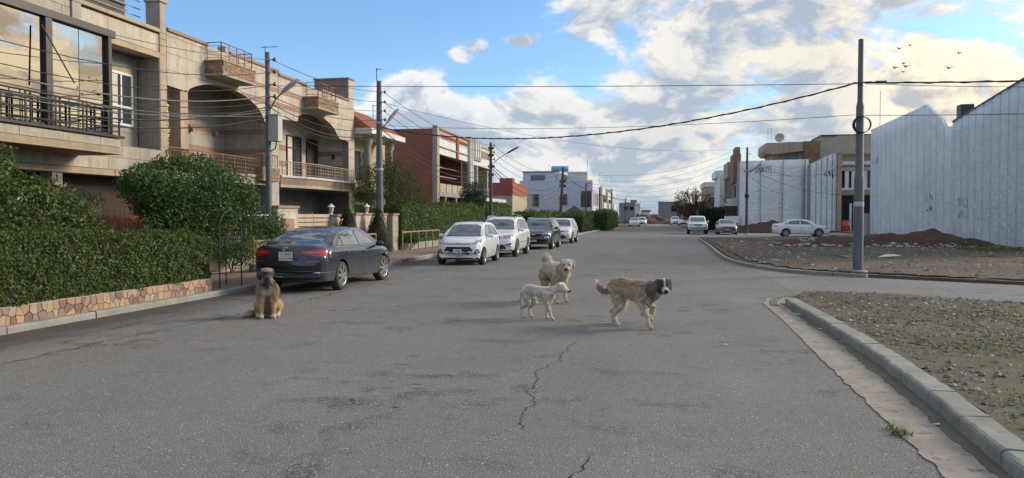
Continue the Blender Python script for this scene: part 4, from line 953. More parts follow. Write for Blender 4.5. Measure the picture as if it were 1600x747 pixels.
# street-front row receding on the right
r1 = thing('town_house', 'brown stone house front with a stepped gable tower beside the white wall', 'house', (11, 105, 0), group='houses along the right side')
bx('wall', MA['stone_b'], r1, 9.6, 16, 103.1, 112, 0, 8.6); bx('tower', MA['stripe'], r1, 8.7, 9.58, 98.0, 102.9, 5.9, 9.5); bx('gable', MA['stripe'], r1, 9.0, 9.58, 99, 102.4, 9.502, 10.4)
bx('wall', MA['stone_g'], r1, 9.06, 9.6, 96.5, 103.0, 0, 5.88); bx('balcony', MA['stone_b'], r1, 8.5, 9.58, 104, 111, 6.8, 8.9); bx('balcony', MA['white'], r1, 8.2, 9.05, 97.2, 103, 3.0, 3.9)
for y in (104.4, 107.4, 110.4): bx('pillar', MA['stone_b'], r1, 8.6, 9.0, y, y + .4, 3.5, 6.8)
window(r1, 'x', 9.06, 98.5, 100.5, 4.1, 5.6, MA['frame'], MA['dark'], out=-1, mull=0); window(r1, 'x', 9.6, 105, 109, 4.0, 6.2, MA['frame'], MA['dark'], out=-1)
bx('gate', MA['porch'], r1, 7.6, 9.04, 96.6, 96.7, 0, 3.0); MB().tube([(7.0, 97, 4.4), (8.3, 99, 3.2)], .05, 6).obj('awning_pole', MA['concrete'], r1)
r2 = thing('town_house', 'silver clad narrow house beyond the brown gabled front', 'house', (11, 121, 0), group='houses along the right side')
bx('wall', MA['foil'], r2, 8.3, 16, 115, 127, 0, 7.5); bx('upper_wall', MA['foil'], r2, 7.9, 9.5, 118, 127, 7.502, 8.6)
r3 = thing('town_house', 'cream banded house, last one on the right row', 'house', (10, 135, 0), group='houses along the right side')
bx('wall', MA['cream'], r3, 7.0, 16, 130, 142, 0, 6.6); bx('cornice', MA['stone_g'], r3, 6.7, 16, 129.8, 142, 5.4, 5.9); bx('band', MA['white'], r3, 6.8, 16, 129.9, 142, 6.602, 7.4)
window(r3, 'y', 130, 7.6, 9.4, 3.4, 4.9, MA['frame'], MA['glass'], out=-1)

# ------------------------------------------------------------------ soil heaps and rubble
def heap(name, label, cat, cx, cy, lx, ly, h, seed, z0=.085):
    V = []; F = []; nx, ny = 60, 26
    for j in range(ny + 1):
        for i in range(nx + 1):
            u, v = 2 * i / nx - 1, 2 * j / ny - 1; rr_ = min(1, math.hypot(u, v)); e = (1 - rr_ ** 2) ** .8 if rr_ < 1 else 0
            x, y = cx + u * lx, cy + v * ly; k = noise.noise(Vector((x * .55, y * .55, seed))) + .4 * noise.noise(Vector((x * 1.7, y * 1.7, seed))) + .16 * noise.noise(Vector((x * 5, y * 5, seed)))
            V.append((x, y, z0 - .04 + h * e * (.85 + .45 * k)))
    F = [(j * (nx + 1) + i, j * (nx + 1) + i + 1, (j + 1) * (nx + 1) + i + 1, (j + 1) * (nx + 1) + i) for j in range(ny) for i in range(nx)]
    o = MB().add(V, F, True).obj(name, MA['mound']); tag(o, label, cat, 'soil heaps on the vacant lot'); return o
heap('soil_heap', 'long rubbly red soil heap crossing behind the tall right pole', 'soil heap', 10.2, 45.4, 4.6, 2.6, .62, 3)
heap('soil_heap', 'red soil heap with a rounded right end in front of the silver wall', 'soil heap', 13.8, 46.2, 4.4, 2.6, .88, 9)
heap('soil_heap', 'brown scrubby soil ridge at the foot of the white wall', 'soil heap', 12.3, 88, 5.6, 3.4, 1.2, 21)
heap('soil_heap', 'reddish brown earth bank across the end of the road', 'soil heap', -3.2, 178, 6.5, 7, 2.0, 30, 0)
heap('soil_heap', 'low brown verge of earth right of the road end', 'soil heap', 3.2, 170, 3, 6, 1.3, 33, 0)
def rock_mesh(seed, name='stone'):
    bm = bmesh.new(); bmesh.ops.create_icosphere(bm, subdivisions=1, radius=.5)
    r = random.Random(seed)
    for v in bm.verts: v.co *= r.uniform(.65, 1.15); v.co.z *= .62
    me = bpy.data.meshes.new(name); bm.to_mesh(me); bm.free(); return me
MA['rock_w'] = mat('broken_white_plaster', (.50, .48, .45), (.33, .31, .28), .9, 6, 40, .4, .01, rnd_obj=.5)
MA['rock'] = mat('field_stone', (.30, .25, .20), (.19, .16, .13), .9, 6, 40, .4, .01, rnd_obj=.5)
protos = [(rock_mesh(i), i) for i in range(6)]
for me, i in protos: me.materials.append(MA['rock_w'] if i < 3 else MA['rock'])
rb = thing('rubble_pile', 'scattered white rubble chunks in front of the soil heaps', 'rubble', (11, 43, .085))
for k in range(290):
    x = rnd.gauss(10.6, 2.7); y = 43.4 + rnd.gauss(0, .75) + .05 * abs(x - 10); s_ = abs(rnd.gauss(0, .13)) + .07
    o = bpy.data.objects.new('chunk', protos[rnd.choice([0, 1, 2, 0, 1, 2, 4])][0]); COL.objects.link(o); o.parent = rb; o.location = (x - 11, y - 43, s_ * .3 + max(0, (y - 43.2) * .16)); o.scale = (s_ * rnd.uniform(.8, 1.9), s_, s_ * rnd.uniform(.4, .9)); o.rotation_euler = (0, 0, rnd.uniform(0, 6))
# loose stones on the lots and road edge, too many to count
def scatter(name, n, fn, m, seed, smin, smax):
    r = random.Random(seed); V = []; F = []
    base = [Vector(v) for v in ((1, 0, 0), (0, 1, 0), (-1, 0, 0), (0, -1, 0), (0, 0, .7), (.1, .1, -.5))]; tri = [(0, 1, 4), (1, 2, 4), (2, 3, 4), (3, 0, 4), (1, 0, 5), (2, 1, 5), (3, 2, 5), (0, 3, 5)]
    for _ in range(n):
        x, y, z = fn(r)
        if x is None: continue
        s_ = smin + (smax - smin) * r.random() ** 3; a = r.uniform(0, 6.28); k = len(V); ca, sa = math.cos(a), math.sin(a); sy = r.uniform(.5, 1)
        for b in base: bx_, by_ = b.x * s_ * r.uniform(.7, 1.2), b.y * s_ * sy * r.uniform(.7, 1.2); V.append((x + bx_ * ca - by_ * sa, y + bx_ * sa + by_ * ca, z + b.z * s_ * .8))
        F += [(p[0] + k, p[1] + k, p[2] + k) for p in tri]
    me = bpy.data.meshes.new(name); me.from_pydata(V, [], F); return link(name, me, m, kind='stuff')
npoly = [(x + .1, y) for x, y in near_pts]
def near_fn(r):
    y = 3.2 + 14.2 * r.random() ** 1.2; x = r.uniform(2.6, 9.5)
    return (x, y, .118) if inside(x, y, npoly) else (None, 0, 0)
def far_fn(r):
    y = r.uniform(20, 56); x = r.uniform(2.9, 24)
    return (x, y, .118) if inside(x, y, [(p.x + .2, p.y + .2) for p in up_edge if p.y < 57] + [(34, 9), (34, 60), (3.2, 60)]) else (None, 0, 0)
def rndmat(name, stops):
    m, t, b = newmat(name); col = ramp(t, N(t, 'ShaderNodeNewGeometry').outputs['Random Per Island'], stops); setin(t, b, 'Base Color', col); setin(t, b, 'Roughness', .9); return m
MA['gravel'] = rndmat('mixed_gravel', [(0, (.10, .085, .07)), (.45, (.19, .165, .14)), (.8, (.27, .24, .21)), (1, (.46, .44, .41))])
scatter('gravel', 16000, near_fn, MA['gravel'], 5, .007, .05)
scatter('gravel', 7000, far_fn, MA['gravel'], 6, .015, .10)
scatter('road_grit', 5000, lambda r: (r.uniform(-8, 2), 4.2 + 9 * r.random() ** 1.6, .002), MA['gravel'], 7, .003, .009)
def grass(name, n, fn, seed, h0, h1, m):
    r = random.Random(seed); V = []; F = []
    for _ in range(n):
        x, y, z = fn(r)
        if x is None: continue
        for _k in range(5):
            a = r.uniform(0, 6.28); l = r.uniform(h0, h1); k = len(V); dx, dy = math.cos(a), math.sin(a); px_, py_ = x + r.uniform(-.03, .03), y + r.uniform(-.03, .03); w = .0035 + l * .05
            V += [(px_ - dy * w, py_ + dx * w, z), (px_ + dy * w, py_ - dx * w, z), (px_ + dx * l * .6, py_ + dy * l * .6, z + l * .8)]; F.append((k, k + 1, k + 2))
    me = bpy.data.meshes.new(name); me.from_pydata(V, [], F); return link(name, me, m, kind='stuff')
MA['grass'] = leafmat('short_grass', (.07, .10, .02), (.10, .13, .03), (.15, .14, .06))
def patchy(fn, thr=.12):
    def f(r):
        x, y, z = fn(r)
        if x is None or noise.noise(Vector((x * .55, y * .55, 4))) + .5 * noise.noise(Vector((x * 2, y * 2, 1))) < thr: return (None, 0, 0)
        return (x, y, z - .006)
    return f
grass('grass', 15000, patchy(near_fn, .13), 3, .012, .042, MA['grass'])
grass('grass', 2500, lambda r: (r.uniform(14, 24), r.uniform(38, 43), .10), 4, .04, .12, MA['grass'])
grass('grass', 1500, patchy(far_fn, .1), 5, .03, .09, MA['grass'])
grass('grass', 26, lambda r: (r.gauss(1.86, .035), r.gauss(6.45, .06), .01), 8, .03, .07, MA['grass'])
def litter(x, y, z, s_, c, label, seed):
    r = random.Random(seed); V = [(r.uniform(-1, 1) * s_, r.uniform(-.6, .6) * s_, r.uniform(.0, .35) * s_) for _ in range(7)]
    bm = bmesh.new(); [bm.verts.new(v) for v in V]; bmesh.ops.convex_hull(bm, input=bm.verts); me = bpy.data.meshes.new('litter'); bm.to_mesh(me); bm.free()
    o = link('litter', me, mat('litter_paint', c, rough=.6, bs=0)); o.location = (x, y, z); tag(o, label, 'litter', 'scraps of litter')
for i, a in enumerate(((.85, 10.5, .004, .05, (.7, .7, .68), 'white scrap lying on the asphalt right of the dogs'), (2.33, 13.9, .015, .07, (.6, .6, .58), 'white scrap in the gutter near the kerb end'), (2.38, 12.2, .015, .05, (.6, .6, .58), 'small pale scrap in the gutter, middle one'),
                       (2.44, 11.0, .015, .05, (.6, .6, .6), 'small pale scrap in the gutter, nearest of the upper three'), (2.22, 6.75, .02, .04, (.55, .55, .52), 'pale scrap against the kerb at lower right'), (5.1, 11.6, .13, .10, (.62, .64, .68), 'crumpled pale bag on the near lot by the right frame edge'),
                       (5.05, 11.1, .13, .09, (.4, .42, .5), 'grey crumpled bag just below the pale bag on the near lot'), (3.9, 12.6, .13, .07, (.25, .23, .2), 'dark scrap sticking up from the near lot gravel'), (-7.1, 19.8, .01, .07, (.6, .5, .6), 'pinkish scrap by the dark sedan front wheel'),
                       (8.6, 31.8, .12, .55, (.62, .62, .58), 'flat pale sheet on the far lot right of the pole'), (6.6, 30.2, .12, .5, (.5, .48, .43), 'long pale strip on the far lot beside the pole'), (4.0, 27.6, .14, .32, (.36, .25, .17), 'broken tan slab on the far lot left of the pole'))): litter(*a, i)
for a, l in (((5.25, 23.55, .10, .32), 'flat brown boulder at the left foot of the right pole'), ((5.62, 23.3, .10, .15), 'small stone at the foot of the right pole')):
    o = bpy.data.objects.new('boulder', rock_mesh(int(a[3] * 100), 'boulder')); o.data.materials.append(MA['rock']); COL.objects.link(o); o.location = (a[0], a[1], a[2] + a[3] * .18); o.scale = (a[3] * 1.5, a[3], a[3] * .8); tag(o, l, 'stone', 'stones at the pole foot')

# ------------------------------------------------------------------ poles, lamps, wires
MA['pole'] = mat('grey_painted_steel', (.125, .135, .145), (.09, .098, .105), .6, 2, 30, .2, .003, spec=.4, streak=.3)
MA['pole_dark'] = mat('weathered_pole', (.10, .09, .08), (.06, .055, .05), .9, 2, 30, .4, .006)
MA['box'] = mat('beige_meter_box', (.45, .45, .40), (.38, .38, .34), .6, 2, bs=0, streak=.3)
MA['porcelain'] = mat('brown_porcelain', (.035, .025, .022), rough=.3, bs=0)
MA['wire'] = mat('black_cable', (.022, .021, .021), rough=.7, bs=0)
MA['wire_g'] = mat('aluminium_cable', (.14, .14, .145), rough=.6, bs=0)
MA['lamp_body'] = mat('pale_lamp_housing', (.42, .43, .44), rough=.5, bs=0)
def insulator(p, x, y, z, side=1, n=5):
    m_ = MB(); 
    m_.tube([(x, y, z), (x + side * .12, y, z)], .018, 5); m_.lathe((x + side * .17, y, z - .06), [(.03, 0), (.06, .015), (.035, .04), (.06, .06), (.035, .085), (.045, .12)], 10)
    m_.obj('insulator', MA['porcelain'], p)
def pole(x, y, h, r0, r1, label, m='pole', steps=None, ins=(), lean=(0, 0), z0=.1):
    p = thing('utility_pole', label, 'utility pole', (x, y, z0), group='utility poles')
    prof = steps or [(r0, 0), (r1, h)]
    b = MB(); L = []
    pts = []; rs = []
    for r_, z in prof: pts.append((x + lean[0] * z / h, y + lean[1] * z / h, z0 + z)); rs.append(r_)
    b.tube(pts, rs, 14); b.obj('shaft', MA[m], p)
    MB().lathe((x, y, z0 - .02), [(prof[0][0] * 2.2, 0), (prof[0][0] * 2.0, .06), (prof[0][0] * 1.3, .10)], 14).obj('footing', MA['concrete'], p)
    for z in ins: insulator(p, x + prof[-1][0] + lean[0] * z / h, y, z, 1)
    return p
def lamp(p, x, y, z, dx, dz, tilt, L=.75, m='lamp_body', yaw=0):
    MB().tube([(x, y, z - .25), (x + dx * .5, y, z + dz * .45), (x + dx, y, z + dz)], .025, 8).obj('lamp_arm', MA['pole'], p)
    b = MB(); b.ball((0, 0, 0), (L / 2, .15, .085), 16, 10)
    for i, v in enumerate(b.v):
        v = Vector(v); 
        if v.z < -.03: v.z = -.03 - (abs(v.z) - .03) * .3
        q = Matrix.Rotation(yaw, 3, 'Z') @ (Matrix.Rotation(-tilt, 3, 'Y') @ v); b.v[i] = (q.x + x + dx + math.cos(yaw) * math.cos(tilt) * L * .4, q.y + y + math.sin(yaw) * L * .4, q.z + z + dz + math.sin(tilt) * L * .4)
    o = b.obj('lamp_head', MA[m], p)
P1, P2, P3, P4 = (-12.7, 23.0), (-12.6, 32.75), (-12.0, 53.0), (-11.0, 83.0)
p1 = pole(*P1, 7.0, .115, .075, 'slim grey pole with a beige meter box, nearest on the left', ins=(6.85, 6.45, 6.05, 5.65))
bx('meter_box', MA['box'], p1, P1[0] + .09, P1[0] + .44, P1[1] - .16, P1[1] + .14, 4.18, 5.02, bevel=.015); bx('box_lid', MA['box'], p1, P1[0] + .06, P1[0] + .47, P1[1] - .19, P1[1] + .17, 5.022, 5.06)
lamp(p1, *P1, 5.35, .55, .45, R(35), .8)
MB().tube([(P1[0] + .3, P1[1], 4.18), (P1[0] + .25, P1[1], 3.95), (P1[0] + .05, P1[1], 3.85), (P1[0] + .06, P1[1] - .09, 3.6)], .02, 6).obj('conduit', MA['wire'], p1)
p2 = pole(*P2, 7.75, .19, .11, 'stout grey pole with a short mast on top, beside the cypresses', ins=(7.35, 6.9, 6.5, 6.1))
MB().tube([(P2[0] - .09, P2[1], 7.6), (P2[0] - .12, P2[1], 8.45)], .02, 6).tube([(P2[0] - .12, P2[1], 8.38), (P2[0] + .12, P2[1], 8.38)], .015, 5).obj('mast', MA['pole_dark'], p2)
lamp(p2, *P2, 5.6, .45, .45, R(48), .85)
for z in (3.8, 5.9): MB().lathe((P2[0], P2[1], z), [(.17, 0), (.18, .03), (.17, .12)], 12).obj('collar', MA['lamp_body'], p2)
p3 = pole(*P3, 6.9, .14, .09, 'dark crowded pole in front of the ornamental white house', 'pole_dark', ins=(6.8, 6.3, 5.8, 5.3)); lamp(p3, *P3, 5.6, 1.2, .6, R(28), 1.1, 'pole_dark')
for z in (4.6, 5.2, 6.0, 6.5): bx('bracket', MA['pole_dark'], p3, P3[0] - .18, P3[0] + .22, P3[1] - .08, P3[1] + .08, z, z + .18)
p4 = pole(*P4, 7.0, .2, .13, 'leaning dark wooden pole in front of the lilac house', 'pole_dark', ins=(6.8, 6.2), lean=(.35, 0))
for z in (4.9, 5.4, 3.6, 3.1): bx('bracket', MA['pole_dark'], p4, P4[0] - .05, P4[0] + .65, P4[1] - .08, P4[1] + .08, z, z + .3)
far_poles = [((-9.9, 101), 6.0, 'thin dark pole at the right corner of the lilac house'), ((-9.0, 112), 5.9, 'thin pole in front of the first white row house'), ((-8.2, 126), 5.6, 'thin pole in front of the second white row house'), ((-7.0, 150), 5.2, 'farthest thin dark pole, by the end of the white row')]
for q, h, l in far_poles: pole(*q, h, .13, .09, l, 'pole_dark', ins=(h - .2,))
PR = (5.66, 23.8)
pr = pole(*PR, 6.8, 0, 0, 'tall stepped grey pole with a coil of cable on the right lot corner', steps=[(.140, 0), (.135, 2.75), (.112, 2.85), (.108, 4.85), (.078, 5.0), (.072, 6.8)], z0=.08)
for z, r_ in ((2.16, .142), (4.62, .115), (5.52, .08)): MB().lathe((*PR, z), [(r_, 0), (r_, .03)], 14).obj('band', MA['pole_dark'], pr)
MB().lathe((*PR, 2.02), [(.143, 0), (.142, .14)], 14).obj('painted_band', MA['lamp_body'], pr)
MB().tube([(PR[0] - .24, PR[1] - .1, 5.6), (PR[0] + .28, PR[1] - .1, 5.62)], .025, 6).tube([(PR[0] + .4, PR[1] - .1, 5.61), (PR[0] + .68, PR[1] - .1, 5.60)], .045, 6).obj('crossarm', MA['pole_dark'], pr)
coil = thing('cable_coil', 'round coil of black cable hung on the tall right pole', 'cable coil', (PR[0], PR[1] - .17, 4.38))
for k in range(4):
    rr_ = .24 - k * .006; cc_ = [(PR[0] + .01 * k + rr_ * math.cos(a), PR[1] - .17 - .014 * k, 4.38 + rr_ * math.sin(a)) for a in np.linspace(0, 2 * PI, 33)]
    MB().tube(cc_, .014, 6, cap=False).obj('loop', MA['wire'], coil)
P5 = (7.58, 72)
p5 = pole(*P5, 7.9, .14, .09, 'dark pole with a pale angled bracket in front of the white foil wall', 'pole_dark', ins=(7.4,))
MB().tube([(P5[0] - .3, P5[1] - .1, 5.85), (P5[0] + .3, P5[1] - .1, 5.8), (P5[0] + 1.15, P5[1] - .1, 6.45)], .10, 6).obj('bracket', MA['stone_g'], p5); MB().ball((P5[0], P5[1] - .15, 3.6), .22).obj('cable_knot', MA['wire'], p5)
NW = [0]
def wire(a, b_, sag, r=.012, m='wire', n=22, label=None, twist=False, group='overhead cables'):
    a, b_ = Vector(a), Vector(b_); pts = []
    for i in range(n + 1):
        t = i / n; p = a.lerp(b_, t); p.z -= 4 * sag * t * (1 - t); pts.append(p)
    o = MB().tube([p - a for p in pts], r, 5, cap=False).obj('overhead_cable', MA[m]); o.location = a
    tag(o, label, 'cable', group)
    if twist:
        q = [p - a + Vector((0, math.cos(i * 1.9), math.sin(i * 1.9))) * r * 1.1 for i, p in enumerate(subdiv_line(pts, .22))]
        s_ = MB().tube(q, r * .8, 4, cap=False).obj('strand', MA[m], o); s_.location = (0, 0, 0)
    NW[0] += 1; return o
# along the left side: near off-frame pole -> 1 -> 2 -> 3 -> 4
near = [(7.0, 6.85, 1.0, .011), (6.6, 6.45, 1.35, .011), (6.3, 6.05, 1.45, .011), (6.0, 5.65, 1.3, .018), (5.8, 5.45, 1.25, .012), (5.6, 5.30, 1.5, .020), (5.3, 5.15, 1.1, .012), (5.2, 4.95, 1.3, .018), (5.0, 5.2, .95, .013), (4.8, 5.0, .7, .010)]
for i, (za, zb, s_, r_) in enumerate(near):
    wire((-12.6 + .03 * i, 2.0, za - .1), (P1[0] + (.2 if i < 3 else .02), P1[1] + (0 if i < 3 else -.1), zb), s_, r_, 'wire' if i % 3 else 'wire_g', label='cable of the sagging bundle crossing in front of the stone houses on the left', group='cables before the first left pole')
for i, (za, zb, s_, r_) in enumerate([(6.85, 7.35, .25, .010), (6.45, 6.9, .25, .010), (6.05, 6.5, .28, .010), (5.65, 6.1, .3, .014), (5.40, 5.7, .4, .014), (5.25, 5.5, .5, .018), (5.05, 5.35, .45, .014), (4.9, 5.2, .7, .010)]):
    wire((P1[0] + .15, P1[1], za), (P2[0] + (.2 if i < 3 else 0), P2[1] - .1, zb), s_, r_, label='cable strung between the first and second left poles', group='cables between the first two left poles')
for i, (za, zb, s_, r_) in enumerate([(7.35, 6.8, .5, .012), (6.9, 6.3, .55, .012), (6.5, 5.8, .6, .012), (6.1, 5.3, .6, .012), (5.6, 5.1, .9, .020), (5.4, 4.9, 1.0, .022), (5.3, 4.7, 1.2, .016)]):
    wire((P2[0] + .2, P2[1], za), (P3[0] + .1, P3[1], zb), s_, r_, label='cable running from the second left pole toward the third', group='cables between the second and third left poles')
for i, (za, zb, s_, r_) in enumerate([(6.8, 6.8, .9, .014), (6.3, 6.4, 1.0, .014), (5.8, 6.1, 1.1, .014), (5.3, 5.5, 1.3, .022), (5.1, 5.2, 1.6, .026), (4.9, 5.0, 1.9, .022)]):
    wire((P3[0] + .15, P3[1], za), (P4[0] + .3, P4[1], zb), s_, r_, label='cable running from the third left pole to the leaning pole', group='cables between the third and leaning poles')
for i in range(5):
    q = far_poles[i % 4][0]; wire((P4[0] + .3, P4[1], 6.8 - .35 * i), (q[0], q[1], 5.6 - .2 * i), .5, .016, label='cable fanning out from the leaning pole to the far poles', group='cables past the leaning pole')
# across the road
wire((P2[0] + .1, P2[1], 5.75), (PR[0] - .15, PR[1] - .1, 5.60), .98, .021, twist=True, n=40, label='thick twisted cable sagging across the road to the right pole')
wire((P1[0] + .1, P1[1], 6.0), (PR[0] - .1, PR[1] - .1, 5.58), .05, .010, label='thin taut wire crossing the road above the twisted cable', n=30)
wire((P2[0] + .1, P2[1], 5.85), (PR[0] - .15, PR[1] - .1, 4.68), .26, .008, label='thin lowest wire crossing the road to the right pole', n=30)
wire((P2[0] + .1, P2[1], 6.9), (14, 70, 9.0), 1.9, .010, 'wire_g', n=30, label='faint wire running from the second left pole far across the road')
E0 = Vector((PR[0] + .1, PR[1] - .1, 0)); sdv = Vector((26.1, -14.7, 0))
wire(E0 + Vector((0, 0, 5.60)), E0 + sdv + Vector((0, 0, 5.9)), .95, .021, twist=True, n=36, label='thick twisted cable leaving the right pole off the right edge')
wire(E0 + Vector((0, 0, 5.57)), E0 + sdv + Vector((0, 0, 5.4)), 1.1, .009, label='thin cable just under the twisted one at the right edge', n=30)
wire(E0 + Vector((0, 0, 4.66)), E0 + sdv + Vector((0, 0, 5.0)), .75, .009, label='lowest thin wire from the right pole to the right edge', n=30)
# right lot service drops
for i, (a, b_, s_) in enumerate((((7.6, 72, 6.3), (20.0, 92, 7.2), .9), ((7.9, 72, 6.0), (20.0, 92, 4.2), .6), ((8.7, 72, 6.5), (19.9, 92.2, 7.6), 1.4), ((7.6, 72, 5.6), (14.5, 94.6, 4.4), .5))):
    wire(a, b_, s_, .02, label=['upper', 'lower', 'highest sagging', 'short'][i] + ' cable draped in front of the white foil wall', group='service drops on the foil walls')
for i in range(11):
    za = 6.6 - .38 * i; zb = 10.4 - .62 * i
    wire((P4[0] + .3 + .5 * i, 83 + i * 3.0, max(4.6, za)), (9.0, 106 + i * 3, max(3.6, zb)), 1.5 + .12 * i, .014, label='faint far cable spanning the road toward the right row', group='faint cables over the far road')
# birds
for i, (px_, pz_, s_) in enumerate([((17.0, 60.5), 14.3, .21), ((17.6, 60), 14.4, .18), ((16.6, 60), 12.8, .25), ((17.6, 61.5), 12.75, .22), ((16.9, 58.5), 12.6, .27), ((17.3, 60.5), 13.2, .18), ((20.2, 60), 12.65, .30), ((21.2, 61), 13.9, .20)]):
    b = thing('bird', ['highest bird left of the flock', 'bird beside the highest one', 'dark bird with bent wings in the middle', 'small bird right of the middle one', 'lowest bird with spread wings', 'small faint bird between the rows', 'largest bird with arched wings, right of the others', 'single small bird at far right of the flock'][i] + ', gliding above the silver walls', 'bird', (px_[0] * .93, px_[1] * .93, pz_ * .92), rz=rnd.uniform(0, 1), group='birds above the silver walls', local=True)
    bd = MB(); bd.ball((0, 0, 0), (s_ * .22, s_ * .6, s_ * .16), 8, 6); bd.add([(-.04, -s_ * .5, 0), (.04, -s_ * .5, 0), (s_ * .16, -s_ * .95, 0), (-s_ * .16, -s_ * .95, 0), (0, -s_ * .7, .03)], [(0, 1, 2, 3), (0, 4, 1), (1, 4, 2), (2, 4, 3), (3, 4, 0)]); bd.obj('body', MA['frame'], b)
    for sg in (-1, 1):
        w = MB(); w.add([(0, s_ * .25, .03), (0, -s_ * .25, .03), (sg * s_ * .8, -s_ * .2, s_ * .38), (sg * s_ * .8, s_ * .2, s_ * .40), (sg * s_ * 1.5, -s_ * .25, s_ * .05), (0, 0, -.02)], [(0, 3, 2, 1), (3, 4, 2), (0, 5, 3), (5, 1, 2), (3, 5, 2)] if sg > 0 else [(0, 1, 2, 3), (3, 2, 4), (0, 3, 5), (5, 2, 1), (3, 2, 5)]); w.obj('wing', MA['frame'], b)

# ------------------------------------------------------------------ vegetation
MA['bark'] = mat('bark', (.09, .07, .05), (.05, .04, .03), .95, 6, 30, .8, .01, stretch=(1, 1, .3))
MA['leaf_hedge'] = leafmat('hedge_leaves', (.040, .063, .013), (.068, .106, .020), (.15, .175, .042))
MA['leaf_tree'] = leafmat('tree_leaves', (.025, .059, .014), (.045, .098, .021), (.105, .168, .039))
MA['leaf_dark'] = leafmat('dark_conifer', (.012, .024, .008), (.020, .040, .012), (.038, .062, .018), .2)
MA['leaf_bright'] = leafmat('bright_hedge_leaves', (.042, .081, .014), (.073, .133, .022), (.140, .203, .039))
MA['leaf_weep'] = leafmat('weeping_leaves', (.049, .063, .021), (.077, .098, .031), (.140, .147, .056))
MA['leaf_red'] = leafmat('rust_leaves', (.13, .05, .03), (.20, .085, .05), (.28, .15, .09), .2)
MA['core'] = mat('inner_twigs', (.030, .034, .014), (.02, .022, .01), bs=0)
def leaves(name, P, Nn, size, m, parent, seed=0, aspect=1.9, spread=.8, kind='stuff', up=.25):
    """P, Nn: leaf positions and rough outward directions (numpy); every leaf is a small folded blade"""
    g = np.random.default_rng(seed); n = len(P); d = Nn + g.normal(0, spread, (n, 3)); d[:, 2] += up; d /= np.linalg.norm(d, axis=1)[:, None] + 1e-9
    a = np.cross(d, g.normal(0, 1, (n, 3))); a /= np.linalg.norm(a, axis=1)[:, None] + 1e-9; b_ = np.cross(d, a)
    s_ = size * g.uniform(.6, 1.3, (n, 1)); w = s_ / aspect
    V = np.stack([P - a * s_, P + b_ * w - d * w * .25, P + a * s_, P - b_ * w - d * w * .25], 1).reshape(-1, 3)
    org = np.array(ORG[parent]) if parent is not None else np.zeros(3); V = V - org
    me = bpy.data.meshes.new(name); me.vertices.add(4 * n); me.vertices.foreach_set('co', V.astype(np.float32).ravel())
    me.loops.add(4 * n); me.loops.foreach_set('vertex_index', np.arange(4 * n, dtype=np.int32)); me.polygons.add(n)
    me.polygons.foreach_set('loop_start', np.arange(0, 4 * n, 4, dtype=np.int32)); me.update(calc_edges=True)
    o = link(name, me, m, parent); 
    if kind: o['kind'] = kind
    return o
def nz(P, f, s_): return np.array([noise.noise(Vector((p[0] * f + s_, p[1] * f, p[2] * f))) for p in P])
def clump_pts(g, c, r, n, shell=.45):
    u = g.normal(0, 1, (n, 3)); u /= np.linalg.norm(u, axis=1)[:, None]; q = (shell + (1.08 - shell) * g.random((n, 1)) ** .6)
    return np.array(c) + u * q * np.array(r), u / np.array(r) * min(r)
def crown(t, clumps, n, size, m, seed, core=.62, corem='core', spread=.8, drop=.42):
    g = np.random.default_rng(seed); PP = []; NN = []; tot = sum(c[1][0] * c[1][1] * c[1][2] for c in clumps) ** 1.0
    w = [(c[1][0] * c[1][1] + c[1][1] * c[1][2] + c[1][0] * c[1][2]) for c in clumps]; W_ = sum(w)
    for c, ww_ in zip(clumps, w):
        P, U = clump_pts(g, c[0], c[1], int(n * ww_ / W_)); k = nz(P, 2.2, seed); keep = k > -drop + .25 * g.random(len(P)) - .1
        P, U = P[keep], U[keep]; P = P + U * (nz(P, 3.5, seed + 3)[:, None] * .18)
        PP.append(P); NN.append(U)
    leaves('foliage', np.concatenate(PP), np.concatenate(NN), size, m, t, seed, spread=spread)
    return t
def limbs(t, base, tips, r0, seed, wob=.12):
    r = random.Random(seed); b = MB()
    for tp in tips:
        a = Vector(base); e = Vector(tp); pts = []; n = 6
        for i in range(n + 1):
            q = a.lerp(e, i / n); pts.append(q + Vector((r.uniform(-wob, wob), r.uniform(-wob, wob), r.uniform(-wob, wob) * .5)) * math.sin(PI * i / n) * (e - a).length * .5)
        b.tube(pts, [r0 * (1 - .8 * i / n) for i in range(n + 1)], 6)
        for k in (3, 4, 5):
            q = pts[k]; d_ = Vector((r.uniform(-1, 1), r.uniform(-1, 1), r.uniform(.1, 1))).normalized() * (e - a).length * .35; b.tube([q, q + d_ * .5 + Vector((0, 0, .03)), q + d_], [r0 * .3, r0 * .2, r0 * .06], 4)
    return b.obj('branches', MA['bark'], t)
